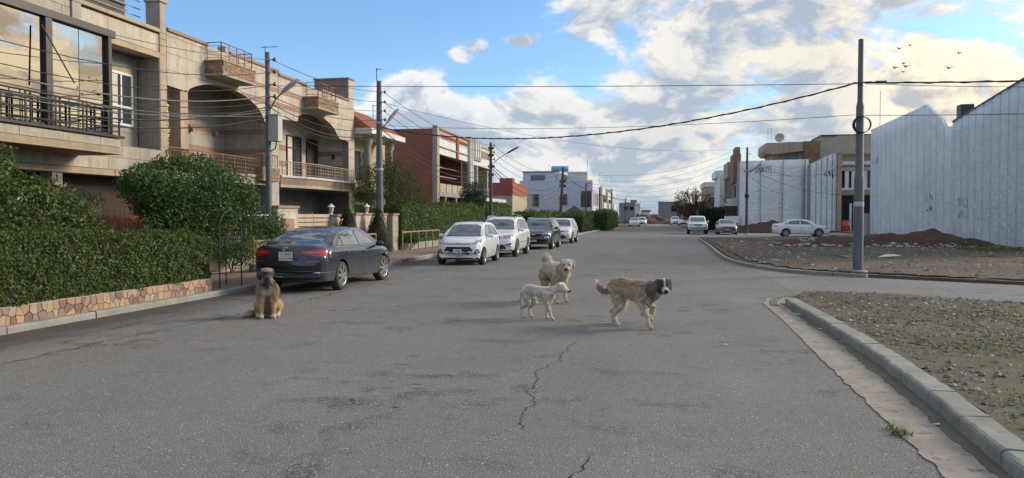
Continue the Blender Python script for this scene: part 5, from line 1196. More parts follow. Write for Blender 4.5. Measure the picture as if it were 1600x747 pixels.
def hedge_box(name, label, x0, x1, y0, y1, z0, ztop, m, n, size, seed, cat='hedge', group='clipped hedges', faces=('f', 't', 'n'), rough=.10, parent=None, face=1):
    """clipped hedge: foliage shell on front/top/ends over a twiggy core.  ztop(y) gives the height"""
    t = parent or thing(name, label, cat, ((x0 + x1) / 2, (y0 + y1) / 2, z0), group=group)
    g = np.random.default_rng(seed); zt = ztop if callable(ztop) else (lambda y: ztop)
    zm = zt((y0 + y1) / 2); A = {'f': (y1 - y0) * (zm - z0), 't': (x1 - x0) * (y1 - y0) * .8, 'n': (x1 - x0) * (zm - z0), 'e': (x1 - x0) * (zm - z0)}
    S_ = sum(A[f] for f in faces); P = []; U = []
    for f in faces:
        k = int(n * A[f] / S_); y = g.uniform(y0, y1, k); x = g.uniform(x0, x1, k); h = np.array([zt(v) for v in y])
        z = z0 + (h - z0) * g.random(k)
        if f == 'f': x = np.full(k, x1); u = (1, 0, .1)
        elif f == 't': z = h; u = (0, 0, 1)
        elif f == 'n': y = np.full(k, y0); z = z0 + (zt(y0) - z0) * g.random(k); u = (0, -1, .1)
        else: y = np.full(k, y1); z = z0 + (zt(y1) - z0) * g.random(k); u = (0, 1, .1)
        q = np.stack([x, y, z], 1); uu = np.tile(np.array(u, float), (k, 1))
        # soften the arrises
        d = nz(q, 1.3, seed)[:, None] * rough + nz(q, 5, seed + 5)[:, None] * rough * .7 - g.random((k, 1)) * .07
        q = q + uu * d
        if f == 'f': q[:, 0] -= np.clip((q[:, 2] - (h - .12)) / .12, 0, 1) ** 2 * .09
        if f == 't': q[:, 2] -= np.clip((x - (x1 - .15)) / .15, 0, 1) ** 2 * .08
        P.append(q); U.append(uu)
    # stray shoots standing out of the clipped face
    ns = max(6, int((y1 - y0) * 9)); sy = g.uniform(y0, y1, ns); 
    for yy in sy:
        k = int(g.integers(6, 13)); L_ = g.uniform(.08, .24) * (size / .03) ** .5; xx = g.uniform(x1 - (x1 - x0) * .6, x1); top_ = g.random() < .7
        d = np.array([g.uniform(-.3, .4), g.uniform(-.4, .4), 1.0]) if top_ else np.array([1.0, g.uniform(-.5, .5), g.uniform(.2, .9)])
        o0 = np.array([xx, yy, zt(yy)]) if top_ else np.array([x1, yy, z0 + (zt(yy) - z0) * g.random()])
        P.append(o0 + d / np.linalg.norm(d) * np.linspace(0, L_, k)[:, None] + g.normal(0, .008, (k, 3))); U.append(np.tile(d, (k, 1)))
    leaves('foliage', np.concatenate(P), np.concatenate(U), size, m, t, seed)
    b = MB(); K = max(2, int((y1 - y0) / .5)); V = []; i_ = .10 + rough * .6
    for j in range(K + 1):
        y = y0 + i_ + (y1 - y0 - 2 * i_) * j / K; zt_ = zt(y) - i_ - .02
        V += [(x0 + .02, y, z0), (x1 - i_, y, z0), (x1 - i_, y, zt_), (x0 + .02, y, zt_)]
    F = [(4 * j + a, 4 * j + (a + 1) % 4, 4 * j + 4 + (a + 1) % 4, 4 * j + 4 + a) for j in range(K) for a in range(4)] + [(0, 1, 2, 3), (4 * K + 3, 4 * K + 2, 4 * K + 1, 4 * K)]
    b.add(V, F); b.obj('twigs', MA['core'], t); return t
# near hedge on its crazy-paved planter wall
hedge_box('hedge', 'long clipped hedge spilling over the crazy-paved planter at the left', -10.95, -9.66, 5.0, 15.05, .34, lambda y: 1.56 - .034 * (y - 9) + .03 * math.sin(y * 2.3) - (max(0, y - 14.5) * .35), MA['leaf_hedge'], 52000, .030, 1, faces=('f', 't', 'n', 'e'), rough=.13)
pl = thing('planter_wall', 'low planter wall faced in orange and pink crazy paving below the long hedge', 'wall', (-9.8, 11, 0))
bx('wall', mat('pale_mortar', (.42, .36, .29), bs=.3), pl, -9.95, -9.63, 5, 14.9, .05, .37)
MA['cz'] = [mat('crazy_%d' % i, c, tuple(x * .82 for x in c), .75, 5, 40, .4, .005, rnd_obj=.2) for i, c in enumerate(((.38, .21, .115), (.36, .24, .15), (.20, .115, .09), (.36, .28, .20), (.26, .18, .14), (.42, .27, .16)))]
def half_clip(poly, p, q):
    """keep the part of poly nearer to p than to q"""
    mx, my = (p[0] + q[0]) / 2, (p[1] + q[1]) / 2; dx, dy = q[0] - p[0], q[1] - p[1]; out = []
    s_ = lambda a: (a[0] - mx) * dx + (a[1] - my) * dy
    for i in range(len(poly)):
        a, b_ = poly[i - 1], poly[i]; sa, sb = s_(a), s_(b_)
        if (sa <= 0) != (sb <= 0): t_ = sa / (sa - sb); out.append((a[0] + (b_[0] - a[0]) * t_, a[1] + (b_[1] - a[1]) * t_))
        if sb <= 0: out.append(b_)
    return out
cz = random.Random(4); pts = []
for i in range(52):
    for j in range(2): pts.append((8.35 + i * .13 + cz.uniform(-.055, .055) + .065 * j, .09 + j * .145 + .07 + cz.uniform(-.045, .045)))
for i, p in enumerate(pts):
    poly = [(8.2, .065), (14.9, .065), (14.9, .368), (8.2, .368)]
    for j, q in enumerate(pts):
        if i != j and abs(q[0] - p[0]) < .6: poly = half_clip(poly, p, q)
        if len(poly) < 3: break
    if len(poly) < 3: continue
    c = (sum(a[0] for a in poly) / len(poly), sum(a[1] for a in poly) / len(poly)); e = []
    for a in poly:
        d_ = Vector((a[0] - c[0], a[1] - c[1])); L = d_.length; d_ = d_ * max(.3, (L - .009) / L) if L else d_; e.append((c[0] + d_.x, c[1] + d_.y))
    MB().px(e, -9.631, -9.607 + cz.uniform(0, .012)).obj('stone', MA['cz'][cz.randrange(6)], pl)
for i in range(3): 
    for j in range(2): bx('stone', MA['cz'][(i * 2 + j) % 6], pl, -9.94 + i * .105, -9.845 + i * .105, 14.9, 14.92, .08 + j * .15, .215 + j * .15)
bx('end_stone', MA['frame'], pl, -9.9, -9.6, 8.1, 8.3, .0, .40)
# trees behind the hedge
t1 = thing('garden_tree', 'big bright green leafy tree filling the left frame edge above the hedge', 'tree', (-11.9, 11.0, .1), group='garden trees over the near hedge')
MB().tube([(-11.9, 11.0, .1), (-11.85, 10.9, 1.0), (-11.9, 10.7, 1.8)], [.12, .09, .06], 8).obj('trunk', MA['bark'], t1)
cl1 = [((-11.9, 9.6, 2.45), (.9, 1.1, .75)), ((-11.6, 10.7, 2.25), (.8, 1.0, .75)), ((-11.7, 11.9, 1.95), (.7, .9, .65)), ((-11.5, 12.7, 1.75), (.55, .75, .55)), ((-11.3, 9.8, 1.7), (.7, 1.2, .6)), ((-11.4, 11.3, 1.45), (.6, 1.1, .5)), ((-11.8, 8.4, 2.3), (.9, 1.1, .9)),
       ((-11.7, 10.1, 3.0), (.35, .45, .3)), ((-11.5, 11.35, 2.75), (.3, .4, .28)), ((-11.6, 12.55, 2.2), (.3, .45, .3)), ((-11.4, 13.2, 1.7), (.3, .45, .35)), ((-11.9, 9.0, 3.05), (.4, .5, .28)), ((-11.2, 13.3, 1.35), (.4, .5, .3))]
limbs(t1, (-11.9, 10.9, 1.2), [c[0] for c in cl1], .04, 3); crown(t1, cl1, 30000, .042, MA['leaf_hedge'], 11)
t2 = thing('garden_tree', 'round dark green tree with a short trunk at the end of the near hedge', 'tree', (-11.2, 16.3, .1), group='garden trees over the near hedge')
MB().tube([(-11.2, 16.3, .1), (-11.25, 16.25, .8), (-11.15, 16.3, 1.5)], [.11, .085, .07], 8).obj('trunk', MA['bark'], t2)
cl2 = [((-11.2, 16.2, 2.35), (1.1, 1.5, .7)), ((-11.0, 15.0, 2.35), (.7, .85, .45)), ((-10.9, 14.35, 2.55), (.4, .6, .25)), ((-11.0, 17.5, 2.3), (.9, 1.0, .62)), ((-10.9, 16.4, 1.8), (.9, 1.2, .55)), ((-11.0, 15.4, 1.75), (.6, .8, .45)), ((-10.9, 17.9, 1.85), (.7, .8, .45)),
       ((-11.1, 15.7, 2.95), (.4, .5, .26)), ((-11.1, 16.7, 3.0), (.4, .55, .25)), ((-11.0, 17.6, 2.8), (.35, .5, .25)), ((-11.0, 16.0, 1.3), (.6, .7, .4)), ((-11.1, 15.8, .9), (.4, .4, .4)), ((-10.9, 18.4, 2.2), (.4, .5, .35))]
limbs(t2, (-11.2, 16.3, 1.2), [c[0] for c in cl2], .04, 5); crown(t2, cl2, 34000, .038, MA['leaf_tree'], 12)
sh1 = thing('shrub', 'dark loose shrub at the right end of the near hedge', 'shrub', (-10.6, 15.5, .1), group='garden shrubs')
crown(sh1, [((-10.5, 15.3, 1.0), (.35, .4, .55)), ((-10.6, 15.2, .5), (.35, .35, .4)), ((-11.2, 15.9, .8), (.4, .5, .6))], 5000, .036, MA['leaf_tree'], 13); limbs(sh1, (-10.6, 15.4, .1), [(-10.5, 15.3, 1.2), (-11.1, 15.8, 1.0)], .02, 2)
for i, (x, y, h, rr_, n, l) in enumerate(((-12.0, 19.6, 1.45, .75, 5500, 'bushy climber beside the slim pole'), (-11.9, 21.4, 1.7, .8, 5500, 'straggling shrub behind the yellow rail and the dark sedan'), (-12.1, 25.4, .95, .55, 2200, 'low shrub in front of the slat fence'), (-12.2, 26.6, 1.25, .35, 1500, 'thin shrub beside the slat fence'), (-12.0, 35.2, .9, .4, 1500, 'small shrub at the foot of the grey gate pillar'))):
    s_ = thing('shrub', l, 'shrub', (x, y, .1), group='garden shrubs')
    cl = [((x + rnd.uniform(-.3, .3), y + rnd.uniform(-1, 1) * rr_, .1 + h * rnd.uniform(.35, .85)), (rr_ * .45, rr_ * .6, h * .28)) for _ in range(6)]
    limbs(s_, (x, y, .1), [c[0] for c in cl] + [(x + .1, y - rr_, h + .25), (x, y + rr_ * .8, h + .2)], .018, i); crown(s_, cl, n, .034, MA['leaf_tree'], 20 + i, drop=.3)
# trees and shrubs in the gap seen between the garden trees: red-brown brick garden wall with bare stems
gw = thing('garden_wall', 'brown brick garden wall with bare stems before it between the two garden trees', 'wall', (-13.4, 14, 0)); bx('wall', MA['brickwall'], gw, -13.5, -13.3, 11.2, 18.0, .1, 1.75); bx('pier', MA['white'], gw, -13.3, -13.0, 13.3, 13.6, .1, 2.15); bx('lamp', MA['frame'], gw, -13.22, -13.08, 13.38, 13.52, 2.152, 2.3)
st = thing('shrub', 'bare reddish upright stems between the two garden trees', 'shrub', (-13.0, 14.6, .1), group='garden shrubs')
b = MB()
for k in range(36):
    y = 14.0 + k * .07 + rnd.uniform(-.05, .05); x = -12.9 + rnd.uniform(-.15, .15); b.tube([(x, y, .1), (x, y + rnd.uniform(-.1, .1), 1.1), (x, y + rnd.uniform(-.25, .25), 1.9)], [.012, .009, .004], 4)
b.obj('stems', MA['stripe'], st, kind='stuff'); crown(st, [((-12.9, 14.6, 2.1), (.3, 1.0, .3))], 1500, .03, MA['leaf_weep'], 31)
# cypresses
for i, (x, y, h, r_, l) in enumerate(((-12.0, 27.75, 1.9, .60, 'cone-shaped clipped cypress in front of the slat fence, the left one'), (-11.85, 30.6, 1.95, .66, 'cone-shaped clipped cypress in front of the stout pole'))):
    c = thing('cypress', l, 'tree', (x, y, .1), group='cone cypresses'); g = np.random.default_rng(i + 40); n = 9000
    z = g.random(n) ** 1.25; a = g.uniform(0, 2 * PI, n); rr_ = r_ * np.minimum(1, (1.02 - z) ** .62) * (1 + .10 * np.sin(a * 5 + z * 9) + g.normal(0, .05, n)) * np.clip(z * 7 + .55, 0, 1)
    P = np.stack([x + rr_ * np.cos(a), y + rr_ * np.sin(a), .15 + h * z], 1); U = np.stack([np.cos(a), np.sin(a), np.full(n, 1.2)], 1)
    leaves('foliage', P, U, .030, MA['leaf_dark'], c, 41 + i, aspect=3, spread=.45)
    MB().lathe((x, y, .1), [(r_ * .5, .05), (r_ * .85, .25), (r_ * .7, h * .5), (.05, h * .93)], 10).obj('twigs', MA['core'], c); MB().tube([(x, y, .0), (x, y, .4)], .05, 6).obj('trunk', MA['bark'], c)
# dark tall hedge and those beyond it
hedge_box('hedge', 'tall dark green boundary hedge behind the white hatchback', -13.4, -12.25, 34.9, 62, .25, lambda y: 2.32 + .012 * (y - 34) + .07 * math.sin(y * .9) + .05 * math.sin(y * 2.1), MA['leaf_bright'], 42000, .05, 51, rough=.12)
tag(bx('plinth', MA['concrete'], None, -12.4, -12.12, 34.9, 62, .1, .42), 'low grey plinth along the foot of the tall dark hedge', 'wall'); 
hedge_box('hedge', 'mid height hedge behind the black car and the lilac house gate', -12.5, -10.6, 63.5, 84, .1, lambda y: 2.0 + .08 * math.sin(y * .8), MA['leaf_bright'], 14000, .08, 52, rough=.16)
hedge_box('hedge', 'rounded yellow green hedge in front of the black gazebo', -10.4, -7.9, 78, 90, .1, lambda y: 1.95 + .15 * math.sin(y * .7), MA['leaf_hedge'], 9000, .09, 53, rough=.2)
hedge_box('hedge', 'square bright green hedge nearest the far parked cars', -9.0, -6.3, 91, 112, .1, lambda y: 2.25 + .08 * math.sin(y * .9), MA['leaf_bright'], 13000, .09, 54, rough=.16)
hedge_box('hedge', 'black green hedge block behind the white pickup on the right', 4.7, 9.2, 101, 112, .0, lambda y: 2.7, MA['leaf_dark'], 9000, .10, 55, faces=('n', 't', 'e'), rough=.2)
hedge_box('hedge', 'low dark hedge end beside the dark parked saloon', 7.4, 9.0, 97.5, 100.5, .0, lambda y: 1.9, MA['leaf_dark'], 3000, .09, 56, faces=('n', 't'), rough=.2)
# weeping tree
wt = thing('weeping_tree', 'drooping olive green tree behind the stout pole', 'tree', (-13.8, 37.5, .1))
MB().tube([(-13.8, 37.5, .1), (-13.7, 37.3, 2.5), (-13.8, 37.6, 4.2)], [.2, .14, .06], 8).obj('trunk', MA['bark'], wt)
g = np.random.default_rng(61); P = []; U = []
for k in range(330):
    a = g.uniform(0, 2 * PI); q = g.random() ** .5; cx_, cy_ = -13.8 + 1.7 * q * math.cos(a), 37.6 + 3.4 * q * math.sin(a); top = 4.75 - 1.5 * q * q + g.normal(0, .2) - .12 * max(0, cy_ - 38); L = g.uniform(.8, 2.1); n = int(L * 45); z = top - L * g.random(n)
    P.append(np.stack([cx_ + g.normal(0, .06, n), cy_ + g.normal(0, .06, n) + .12 * np.sin(z * 3), z], 1)); U.append(np.tile([math.cos(a), math.sin(a), -.5], (n, 1)))
leaves('foliage', np.concatenate(P), np.concatenate(U), .055, MA['leaf_weep'], wt, 62, aspect=3.5, spread=.5, up=-.3)
limbs(wt, (-13.8, 37.5, 2.2), [(-13.0, 36, 4.1), (-14.6, 38.5, 4.3), (-13.2, 39.6, 3.9), (-13.9, 35.2, 3.8)], .07, 8)
v1 = thing('climbing_plant', 'yellowish creeper growing up the cream villa wall', 'plant', (-15.9, 38.8, .1)); crown(v1, [((-15.7, 38.6, 3.6), (.35, .5, 1.7)), ((-15.6, 38.9, 2.0), (.4, .7, 1.0))], 3500, .05, MA['leaf_weep'], 63, drop=.1)
rt = thing('topiary_tree', 'round headed tree rising from the tall dark hedge', 'tree', (-12.9, 51.2, .3)); MB().tube([(-12.9, 51.2, .3), (-12.9, 51.2, 2.8)], .08, 6).obj('trunk', MA['bark'], rt)
crown(rt, [((-12.8, 51.2, 3.25), (.95, 1.25, .85)), ((-12.6, 50.5, 2.9), (.6, .7, .5)), ((-12.7, 52, 2.9), (.6, .7, .5))], 9000, .05, MA['leaf_dark'], 64)
rtr = thing('rust_tree', 'bare twiggy tree with rust brown leaves at the right roadside far off', 'tree', (4.6, 114, 0))
MB().tube([(4.6, 114, 0), (4.5, 114, 1.4), (4.6, 114, 2.2)], [.2, .16, .12], 8).obj('trunk', MA['bark'], rtr)
b = MB(); r = random.Random(12)
tips = []
for k in range(70):
    a = r.uniform(0, 6.28); q = r.random() ** .5; e = Vector((4.5 + 2.7 * q * math.cos(a), 114 + 2.3 * q * math.sin(a), r.uniform(2.4, 5.9) - q * .9)); s0 = Vector((4.6, 114, r.uniform(.8, 2.2))); m1 = s0.lerp(e, .5) + Vector((r.uniform(-.3, .3), r.uniform(-.3, .3), .3)); b.tube([s0, m1, e], [.06, .04, .012], 4)
    for _ in range(5): b.tube([m1.lerp(e, r.random()), e + Vector((r.uniform(-.5, .5), r.uniform(-.5, .5), r.uniform(-.1, .6)))], [.02, .008], 3)
    tips.append(e)
b.obj('branches', MA['bark'], rtr)
g = np.random.default_rng(66); P = np.concatenate([np.array(tips), np.array(tips) + g.normal(0, .35, (70, 3))]); P = np.repeat(P, 22, 0) + g.normal(0, .22, (140 * 22, 3)); P = P[g.random(len(P)) < np.clip(1.5 - (P[:, 2] - 2) * .33, .12, 1)]
leaves('foliage', P, g.normal(0, 1, P.shape), .12, MA['leaf_red'], rtr, 67)
crown(rtr, [((4.6, 114, 2.2), (2.3, 2, 1.2)), ((3.6, 114, 2.8), (1.2, 1.2, .9)), ((5.6, 114, 2.9), (1.2, 1.2, .9))], 6500, .12, MA['leaf_red'], 68, drop=.3)

# ------------------------------------------------------------------ boundary walls, fence, gate, rails, arch
MA['slat'] = mat('cream_fence_slats', (.46, .37, .26), (.38, .30, .21), .7, 2, bs=.2, streak=.3)
MA['yrail'] = mat('ochre_pipe', (.36, .26, .13), (.24, .17, .10), .6, 4, bs=0)
def gate_pillar(y0, y1, z1, label, panel=None, lantern=False, m='stone', x0=-12.9, x1=-12.45):
    p = thing('gate_pillar', label, 'pillar', ((x0 + x1) / 2, (y0 + y1) / 2, .1), group='garden wall pillars')
    bx('pillar', MA['joint'], p, x0, x1, y0, y1, .1, z1); clad(p, rect(y0, y1, .1, z1), 'x', x1, .5, .45, MA[m], seed=int(y0 * 7)); clad(p, rect(x0, x1, .1, z1), 'y', y0, .5, .45, MA[m], seed=int(y0 * 5), out=-1)
    bx('coping', MA['pink'], p, x0 - .05, x1 + .07, y0 - .06, y1 + .06, z1 + .001, z1 + .09, bevel=.01)
    if panel: bx('panel', MA['pink'], p, x1 + .02, x1 + .035, y0 + .3, y1 - .3, .5, z1 - .35)
    if lantern:
        l = thing('lantern', 'white lantern standing on ' + lantern, 'lantern', ((x0 + x1) / 2, (y0 + y1) / 2, z1 + .09), group='white pillar lanterns'); cx_, cy_ = (x0 + x1) / 2, (y0 + y1) / 2
        MB().lathe((cx_, cy_, z1 + .09), [(.10, 0), (.05, .04), (.05, .08), (.12, .10)], 8).obj('base', MA['wframe'], l); MB().lathe((cx_, cy_, z1 + .19), [(.09, 0), (.11, .18)], 8).obj('globe', MA['lamp_body'], l); MB().lathe((cx_, cy_, z1 + .37), [(.16, 0), (.05, .09), (.02, .14)], 8).obj('cap', MA['wframe'], l)
    return p
gate_pillar(23.1, 24.5, 2.0, 'broad stone gate pillar with pink panel right of the slim pole', panel=True)
gate_pillar(27.5, 28.0, 1.72, 'slim fence pillar carrying a white lantern behind the left cypress', lantern='the slim pillar behind the left cypress')
gate_pillar(29.6, 33.2, 1.78, 'long low stone wall pillar behind the two cypresses', lantern='the long pillar between the cypresses')
gate_pillar(34.0, 34.75, 1.78, 'grey stone gate pillar at the left end of the tall hedge', m='stone_g')
gp = thing('shaded_opening', 'dark panel painting in the shade of an opening between wall pillars right of the stout pole', 'door', (-12.7, 33.6, .1)); bx('door', MA['frame'], gp, -12.75, -12.70, 33.28, 33.94, .7, 1.75); bx('frame', MA['stone_b'], gp, -12.8, -12.69, 33.27, 33.95, .1, .69)  # flat dark sheet standing in for the shade inside an opening
f = thing('slat_fence', 'cream horizontal slat fence behind the dark sedan', 'fence', (-12.6, 26, .1), group='slat fences')
bx('base_wall', MA['concrete'], f, -12.75, -12.55, 24.56, 27.44, .1, .55)
pieces('slat', [(-12.62, -12.59, 24.56 + a * 1.46, 25.98 + a * 1.46, .60 + i * .155, .72 + i * .155) for i in range(8) for a in range(2)], MA['slat'], f, .003, 7)
for y in (24.52, 25.98, 27.42): bx('post', MA['concrete'], f, -12.66, -12.62, y, y + .04, .55, 1.86)
f2 = thing('slat_fence', 'short slat fence section between the two cypresses', 'fence', (-12.6, 28.8, .1), group='slat fences')
pieces('slat', [(-12.62, -12.59, 28.05, 29.5, .60 + i * .155, .72 + i * .155) for i in range(7)], MA['slat'], f2, .003, 8); bx('base_wall', MA['concrete'], f2, -12.75, -12.55, 28.05, 29.5, .1, .55)
gt = thing('garden_gate', 'brown garden gate beside a white post behind the iron arch', 'gate', (-12.6, 17.8, .1))
bx('post', MA['white'], gt, -12.75, -12.5, 16.9, 17.1, .1, 2.0); bx('post', MA['porch'], gt, -12.72, -12.56, 17.3, 17.45, .1, 2.05); bx('leaf', MA['porch'], gt, -12.68, -12.64, 17.46, 18.5, .15, 1.95); bx('panel', MA['pink'], gt, -12.638, -12.62, 17.6, 18.36, .3, 1.75); bx('wall', MA['stone'], gt, -12.8, -12.5, 18.55, 23.05, .1, 1.05); bx('coping', MA['pink'], gt, -12.85, -12.45, 18.5, 23.05, 1.052, 1.12)
for k in range(14): bx('bar', MA['wframe'], gt, -12.66, -12.64, 18.8 + k * .3, 18.82 + k * .3, 1.12, 1.75)
bx('top_rail', MA['wframe'], gt, -12.665, -12.635, 18.6, 23.0, 1.75, 1.79)
for i, (a, b_, l) in enumerate(((20.1, 23.6, 'ochre pipe rail behind the boot of the dark sedan'), (28.1, 29.7, 'short ochre pipe rail beside the cypresses'), (33.0, 38.8, 'ochre pipe rail at the foot of the tall hedge'))):
    p = thing('pipe_rail', l, 'railing', (-11.6, a, .1), group='ochre pipe rails'); MB().tube([(-11.6, a, 1.0), (-11.6, b_, 1.0)], .032, 8).obj('top_rail', MA['yrail'], p)
    n = max(2, round((b_ - a) / 1.15))
    for k in range(n + 1):
        y = a + (b_ - a) * k / n; MB().tube([(-11.6, y, .1), (-11.6, y, 1.12 if k == 0 else 1.0)], .03, 8).obj('post', MA['yrail'], p)
    if i == 0: MB().tube([(-11.6, a, .55), (-11.6, b_, .55)], .02, 6).obj('lower_rail', MA['yrail'], p); bx('kerb_wall', MA['concrete'], p, -11.75, -11.5, a, b_, .1, .34)
ar = thing('iron_arch', 'thin black iron garden arch standing on the pink paving', 'arch', (-9.9, 15.9, .1))
for j, x in enumerate((-9.75, -10.15)):
    for y0_, y1_ in ((15.45, 16.35),):
        c = [(x, y0_, .1), (x, y0_, 1.45)] + [(x, (y0_ + y1_) / 2 - .45 * math.cos(a), 1.45 + .42 * math.sin(a)) for a in np.linspace(.15, PI - .15, 11)] + [(x, y1_, 1.45), (x, y1_, .1)]
        MB().tube(c, .014, 6).obj('hoop', MA['rail_dark'], ar)
for z in (.5, .95, 1.4):
    for y in (15.45, 16.35): MB().tube([(-9.75, y, z), (-10.15, y, z)], .009, 5).obj('rung', MA['rail_dark'], ar)
for a in np.linspace(.6, 2.5, 4): MB().tube([(-9.75, 15.9 - .45 * math.cos(a), 1.45 + .42 * math.sin(a)), (-10.15, 15.9 - .45 * math.cos(a), 1.45 + .42 * math.sin(a))], .009, 5).obj('rung', MA['rail_dark'], ar)
gz = thing('gazebo', 'black pointed gazebo roof above the far hedge', 'gazebo', (-10.9, 97, .1)); MB().add([(-12.4, 95.6, 2.05), (-9.5, 95.6, 2.05), (-9.5, 98.4, 2.05), (-12.4, 98.4, 2.05), (-11, 97, 3.15), (-12.4, 95.6, 1.85), (-9.5, 95.6, 1.85), (-9.5, 98.4, 1.85), (-12.4, 98.4, 1.85)], [(0, 1, 4), (1, 2, 4), (2, 3, 4), (3, 0, 4), (0, 5, 6, 1), (1, 6, 7, 2), (2, 7, 8, 3), (3, 8, 5, 0)]).obj('canopy', MA['frame'], gz)
for x, y in ((-12.3, 95.7), (-9.6, 95.7), (-9.6, 98.3), (-12.3, 98.3)): MB().tube([(x, y, .1), (x, y, 1.9)], .04, 6).obj('leg', MA['frame'], gz)

# ------------------------------------------------------------------ cars
def paint(name, c, rough=.28, met=0.0, dusty=.25):
    m, t, b = newmat(name); p = pos(t, local=True); s = N(t, 'ShaderNodeSeparateXYZ', i={0: p})
    low = N(t, 'ShaderNodeMapRange', i={0: M(t, 'ADD', s.outputs[2], M(t, 'MULTIPLY', M(t, 'SUBTRACT', noise_(t, p, 4, 5), .5), .35)), 1: .62, 2: .25, 4: dusty})
    film = N(t, 'ShaderNodeMapRange', i={0: noise_(t, p, 2.2, 5), 1: .4, 2: .75, 4: dusty * .35})
    col = mix(t, low, c, (.30, .25, .19)); col = mix(t, film, col, (.32, .28, .23))
    setin(t, b, 'Base Color', col); setin(t, b, 'Roughness', rough); setin(t, b, 'Metallic', met); setin(t, b, 'Coat Weight', .8); setin(t, b, 'Coat Roughness', .05); return m
MA['car_white'] = paint('white_car_paint', (.72, .72, .72)); MA['car_navy'] = paint('dark_blue_grey_car_paint', (.022, .028, .044), .25, .35, .22)
MA['car_black'] = paint('black_car_paint', (.022, .024, .030), .25, .2, .2); MA['car_sky_reflect'] = paint('dark_paint_sky_reflection', (.30, .31, .33), .3, .4)  # the silver tone paints sky reflection onto a dark saloon
MA['tyre'] = mat('tyre_rubber', (.028, .027, .026), (.045, .042, .038), .85, 8, bs=0); MA['rim'] = mat('alloy_rim', (.42, .43, .44), (.3, .3, .3), .35, bs=0, metal=.7)
MA['cglass'] = glassmat('car_glass', (.16, .18, .20), .03, .75); MA['cglass_s'] = glassmat('car_side_glass', (.27, .29, .31), .03, .8)
MA['plastic'] = mat('black_plastic', (.018, .018, .019), rough=.5, bs=0); MA['chrome'] = mat('chrome', (.62, .63, .64), rough=.15, metal=1, bs=0); MA['gap'] = mat('shut_line', (.01, .01, .01), bs=0)
MA['red_lamp'] = mat('red_tail_lamp', (.50, .012, .010), (.42, .01, .01), .12, bs=0, clear=.8); MA['lamp_clear'] = mat('clear_headlamp', (.42, .45, .50), (.22, .24, .27), .12, 12, bs=0, clear=1.0, metal=.4, local=True)
MA['plate'] = mat('number_plate', (.66, .66, .64), rough=.5, bs=0); MA['plate_y'] = mat('yellow_plate', (.60, .38, .03), rough=.5, bs=0)
def interp(cps, x):
    """monotone-ish smooth interpolation of (x, v) control points"""
    if x <= cps[0][0]: return cps[0][1]
    if x >= cps[-1][0]: return cps[-1][1]
    for i in range(len(cps) - 1):
        if cps[i][0] <= x <= cps[i + 1][0]:
            (x0, v0), (x1, v1) = cps[i], cps[i + 1]; t = (x - x0) / (x1 - x0)
            def sl(j):
                if j <= 0 or j >= len(cps) - 1: a, b_ = cps[max(0, j - 1)], cps[min(len(cps) - 1, j + 1)]; return (b_[1] - a[1]) / (b_[0] - a[0])
                l = (cps[j][1] - cps[j - 1][1]) / (cps[j][0] - cps[j - 1][0]); r = (cps[j + 1][1] - cps[j][1]) / (cps[j + 1][0] - cps[j][0])
                return 0 if l * r <= 0 else 2 * l * r / (l + r)
            h = x1 - x0; m0, m1 = sl(i) * h, sl(i + 1) * h
            return (2 * t**3 - 3 * t**2 + 1) * v0 + (t**3 - 2 * t**2 + t) * m0 + (-2 * t**3 + 3 * t**2) * v1 + (t**3 - t**2) * m1
def subpoly(poly, proj, bvh, off, maxlen):
    """a panel that follows the body: 2-D outline projected on the shell and lifted by off"""
    axis = proj[0]; sgn = proj[1]
    bm = bmesh.new(); vs = [bm.verts.new((u, w, 0)) for u, w in poly]; bm.faces.new(vs)
    bmesh.ops.triangulate(bm, faces=bm.faces)
    for _ in range(6):
        e = [x for x in bm.edges if x.calc_length() > maxlen]
        if not e: break
        bmesh.ops.subdivide_edges(bm, edges=e, cuts=1); bmesh.ops.triangulate(bm, faces=bm.faces)
    ok = True; last = None
    for v in bm.verts:
        u, w = v.co.x, v.co.y
        if axis == 'y': o, d = Vector((u, 6 * sgn, w)), Vector((0, -sgn, 0))
        elif axis == 'x': o, d = Vector((6 * sgn, u, w)), Vector((-sgn, 0, 0))
        else: o, d = Vector((u, w, 6)), Vector((0, 0, -1))
        hit, nrm, _, _ = bvh.ray_cast(o, d)
        if hit is None: v.tag = True; continue
        v.co = hit - d * off * .4 + (nrm if nrm.dot(d) < 0 else -nrm) * off
    bmesh.ops.delete(bm, geom=[v for v in bm.verts if v.tag], context='VERTS')
    for f in bm.faces: f.smooth = True
    bmesh.ops.recalc_face_normals(bm, faces=bm.faces)
    dv = {'y': Vector((0, sgn, 0)), 'x': Vector((sgn, 0, 0)), 'z': Vector((0, 0, 1))}[axis]
    if bm.faces and sum(f.normal.dot(dv) for f in bm.faces) < 0: bmesh.ops.reverse_faces(bm, faces=bm.faces)
    return bm
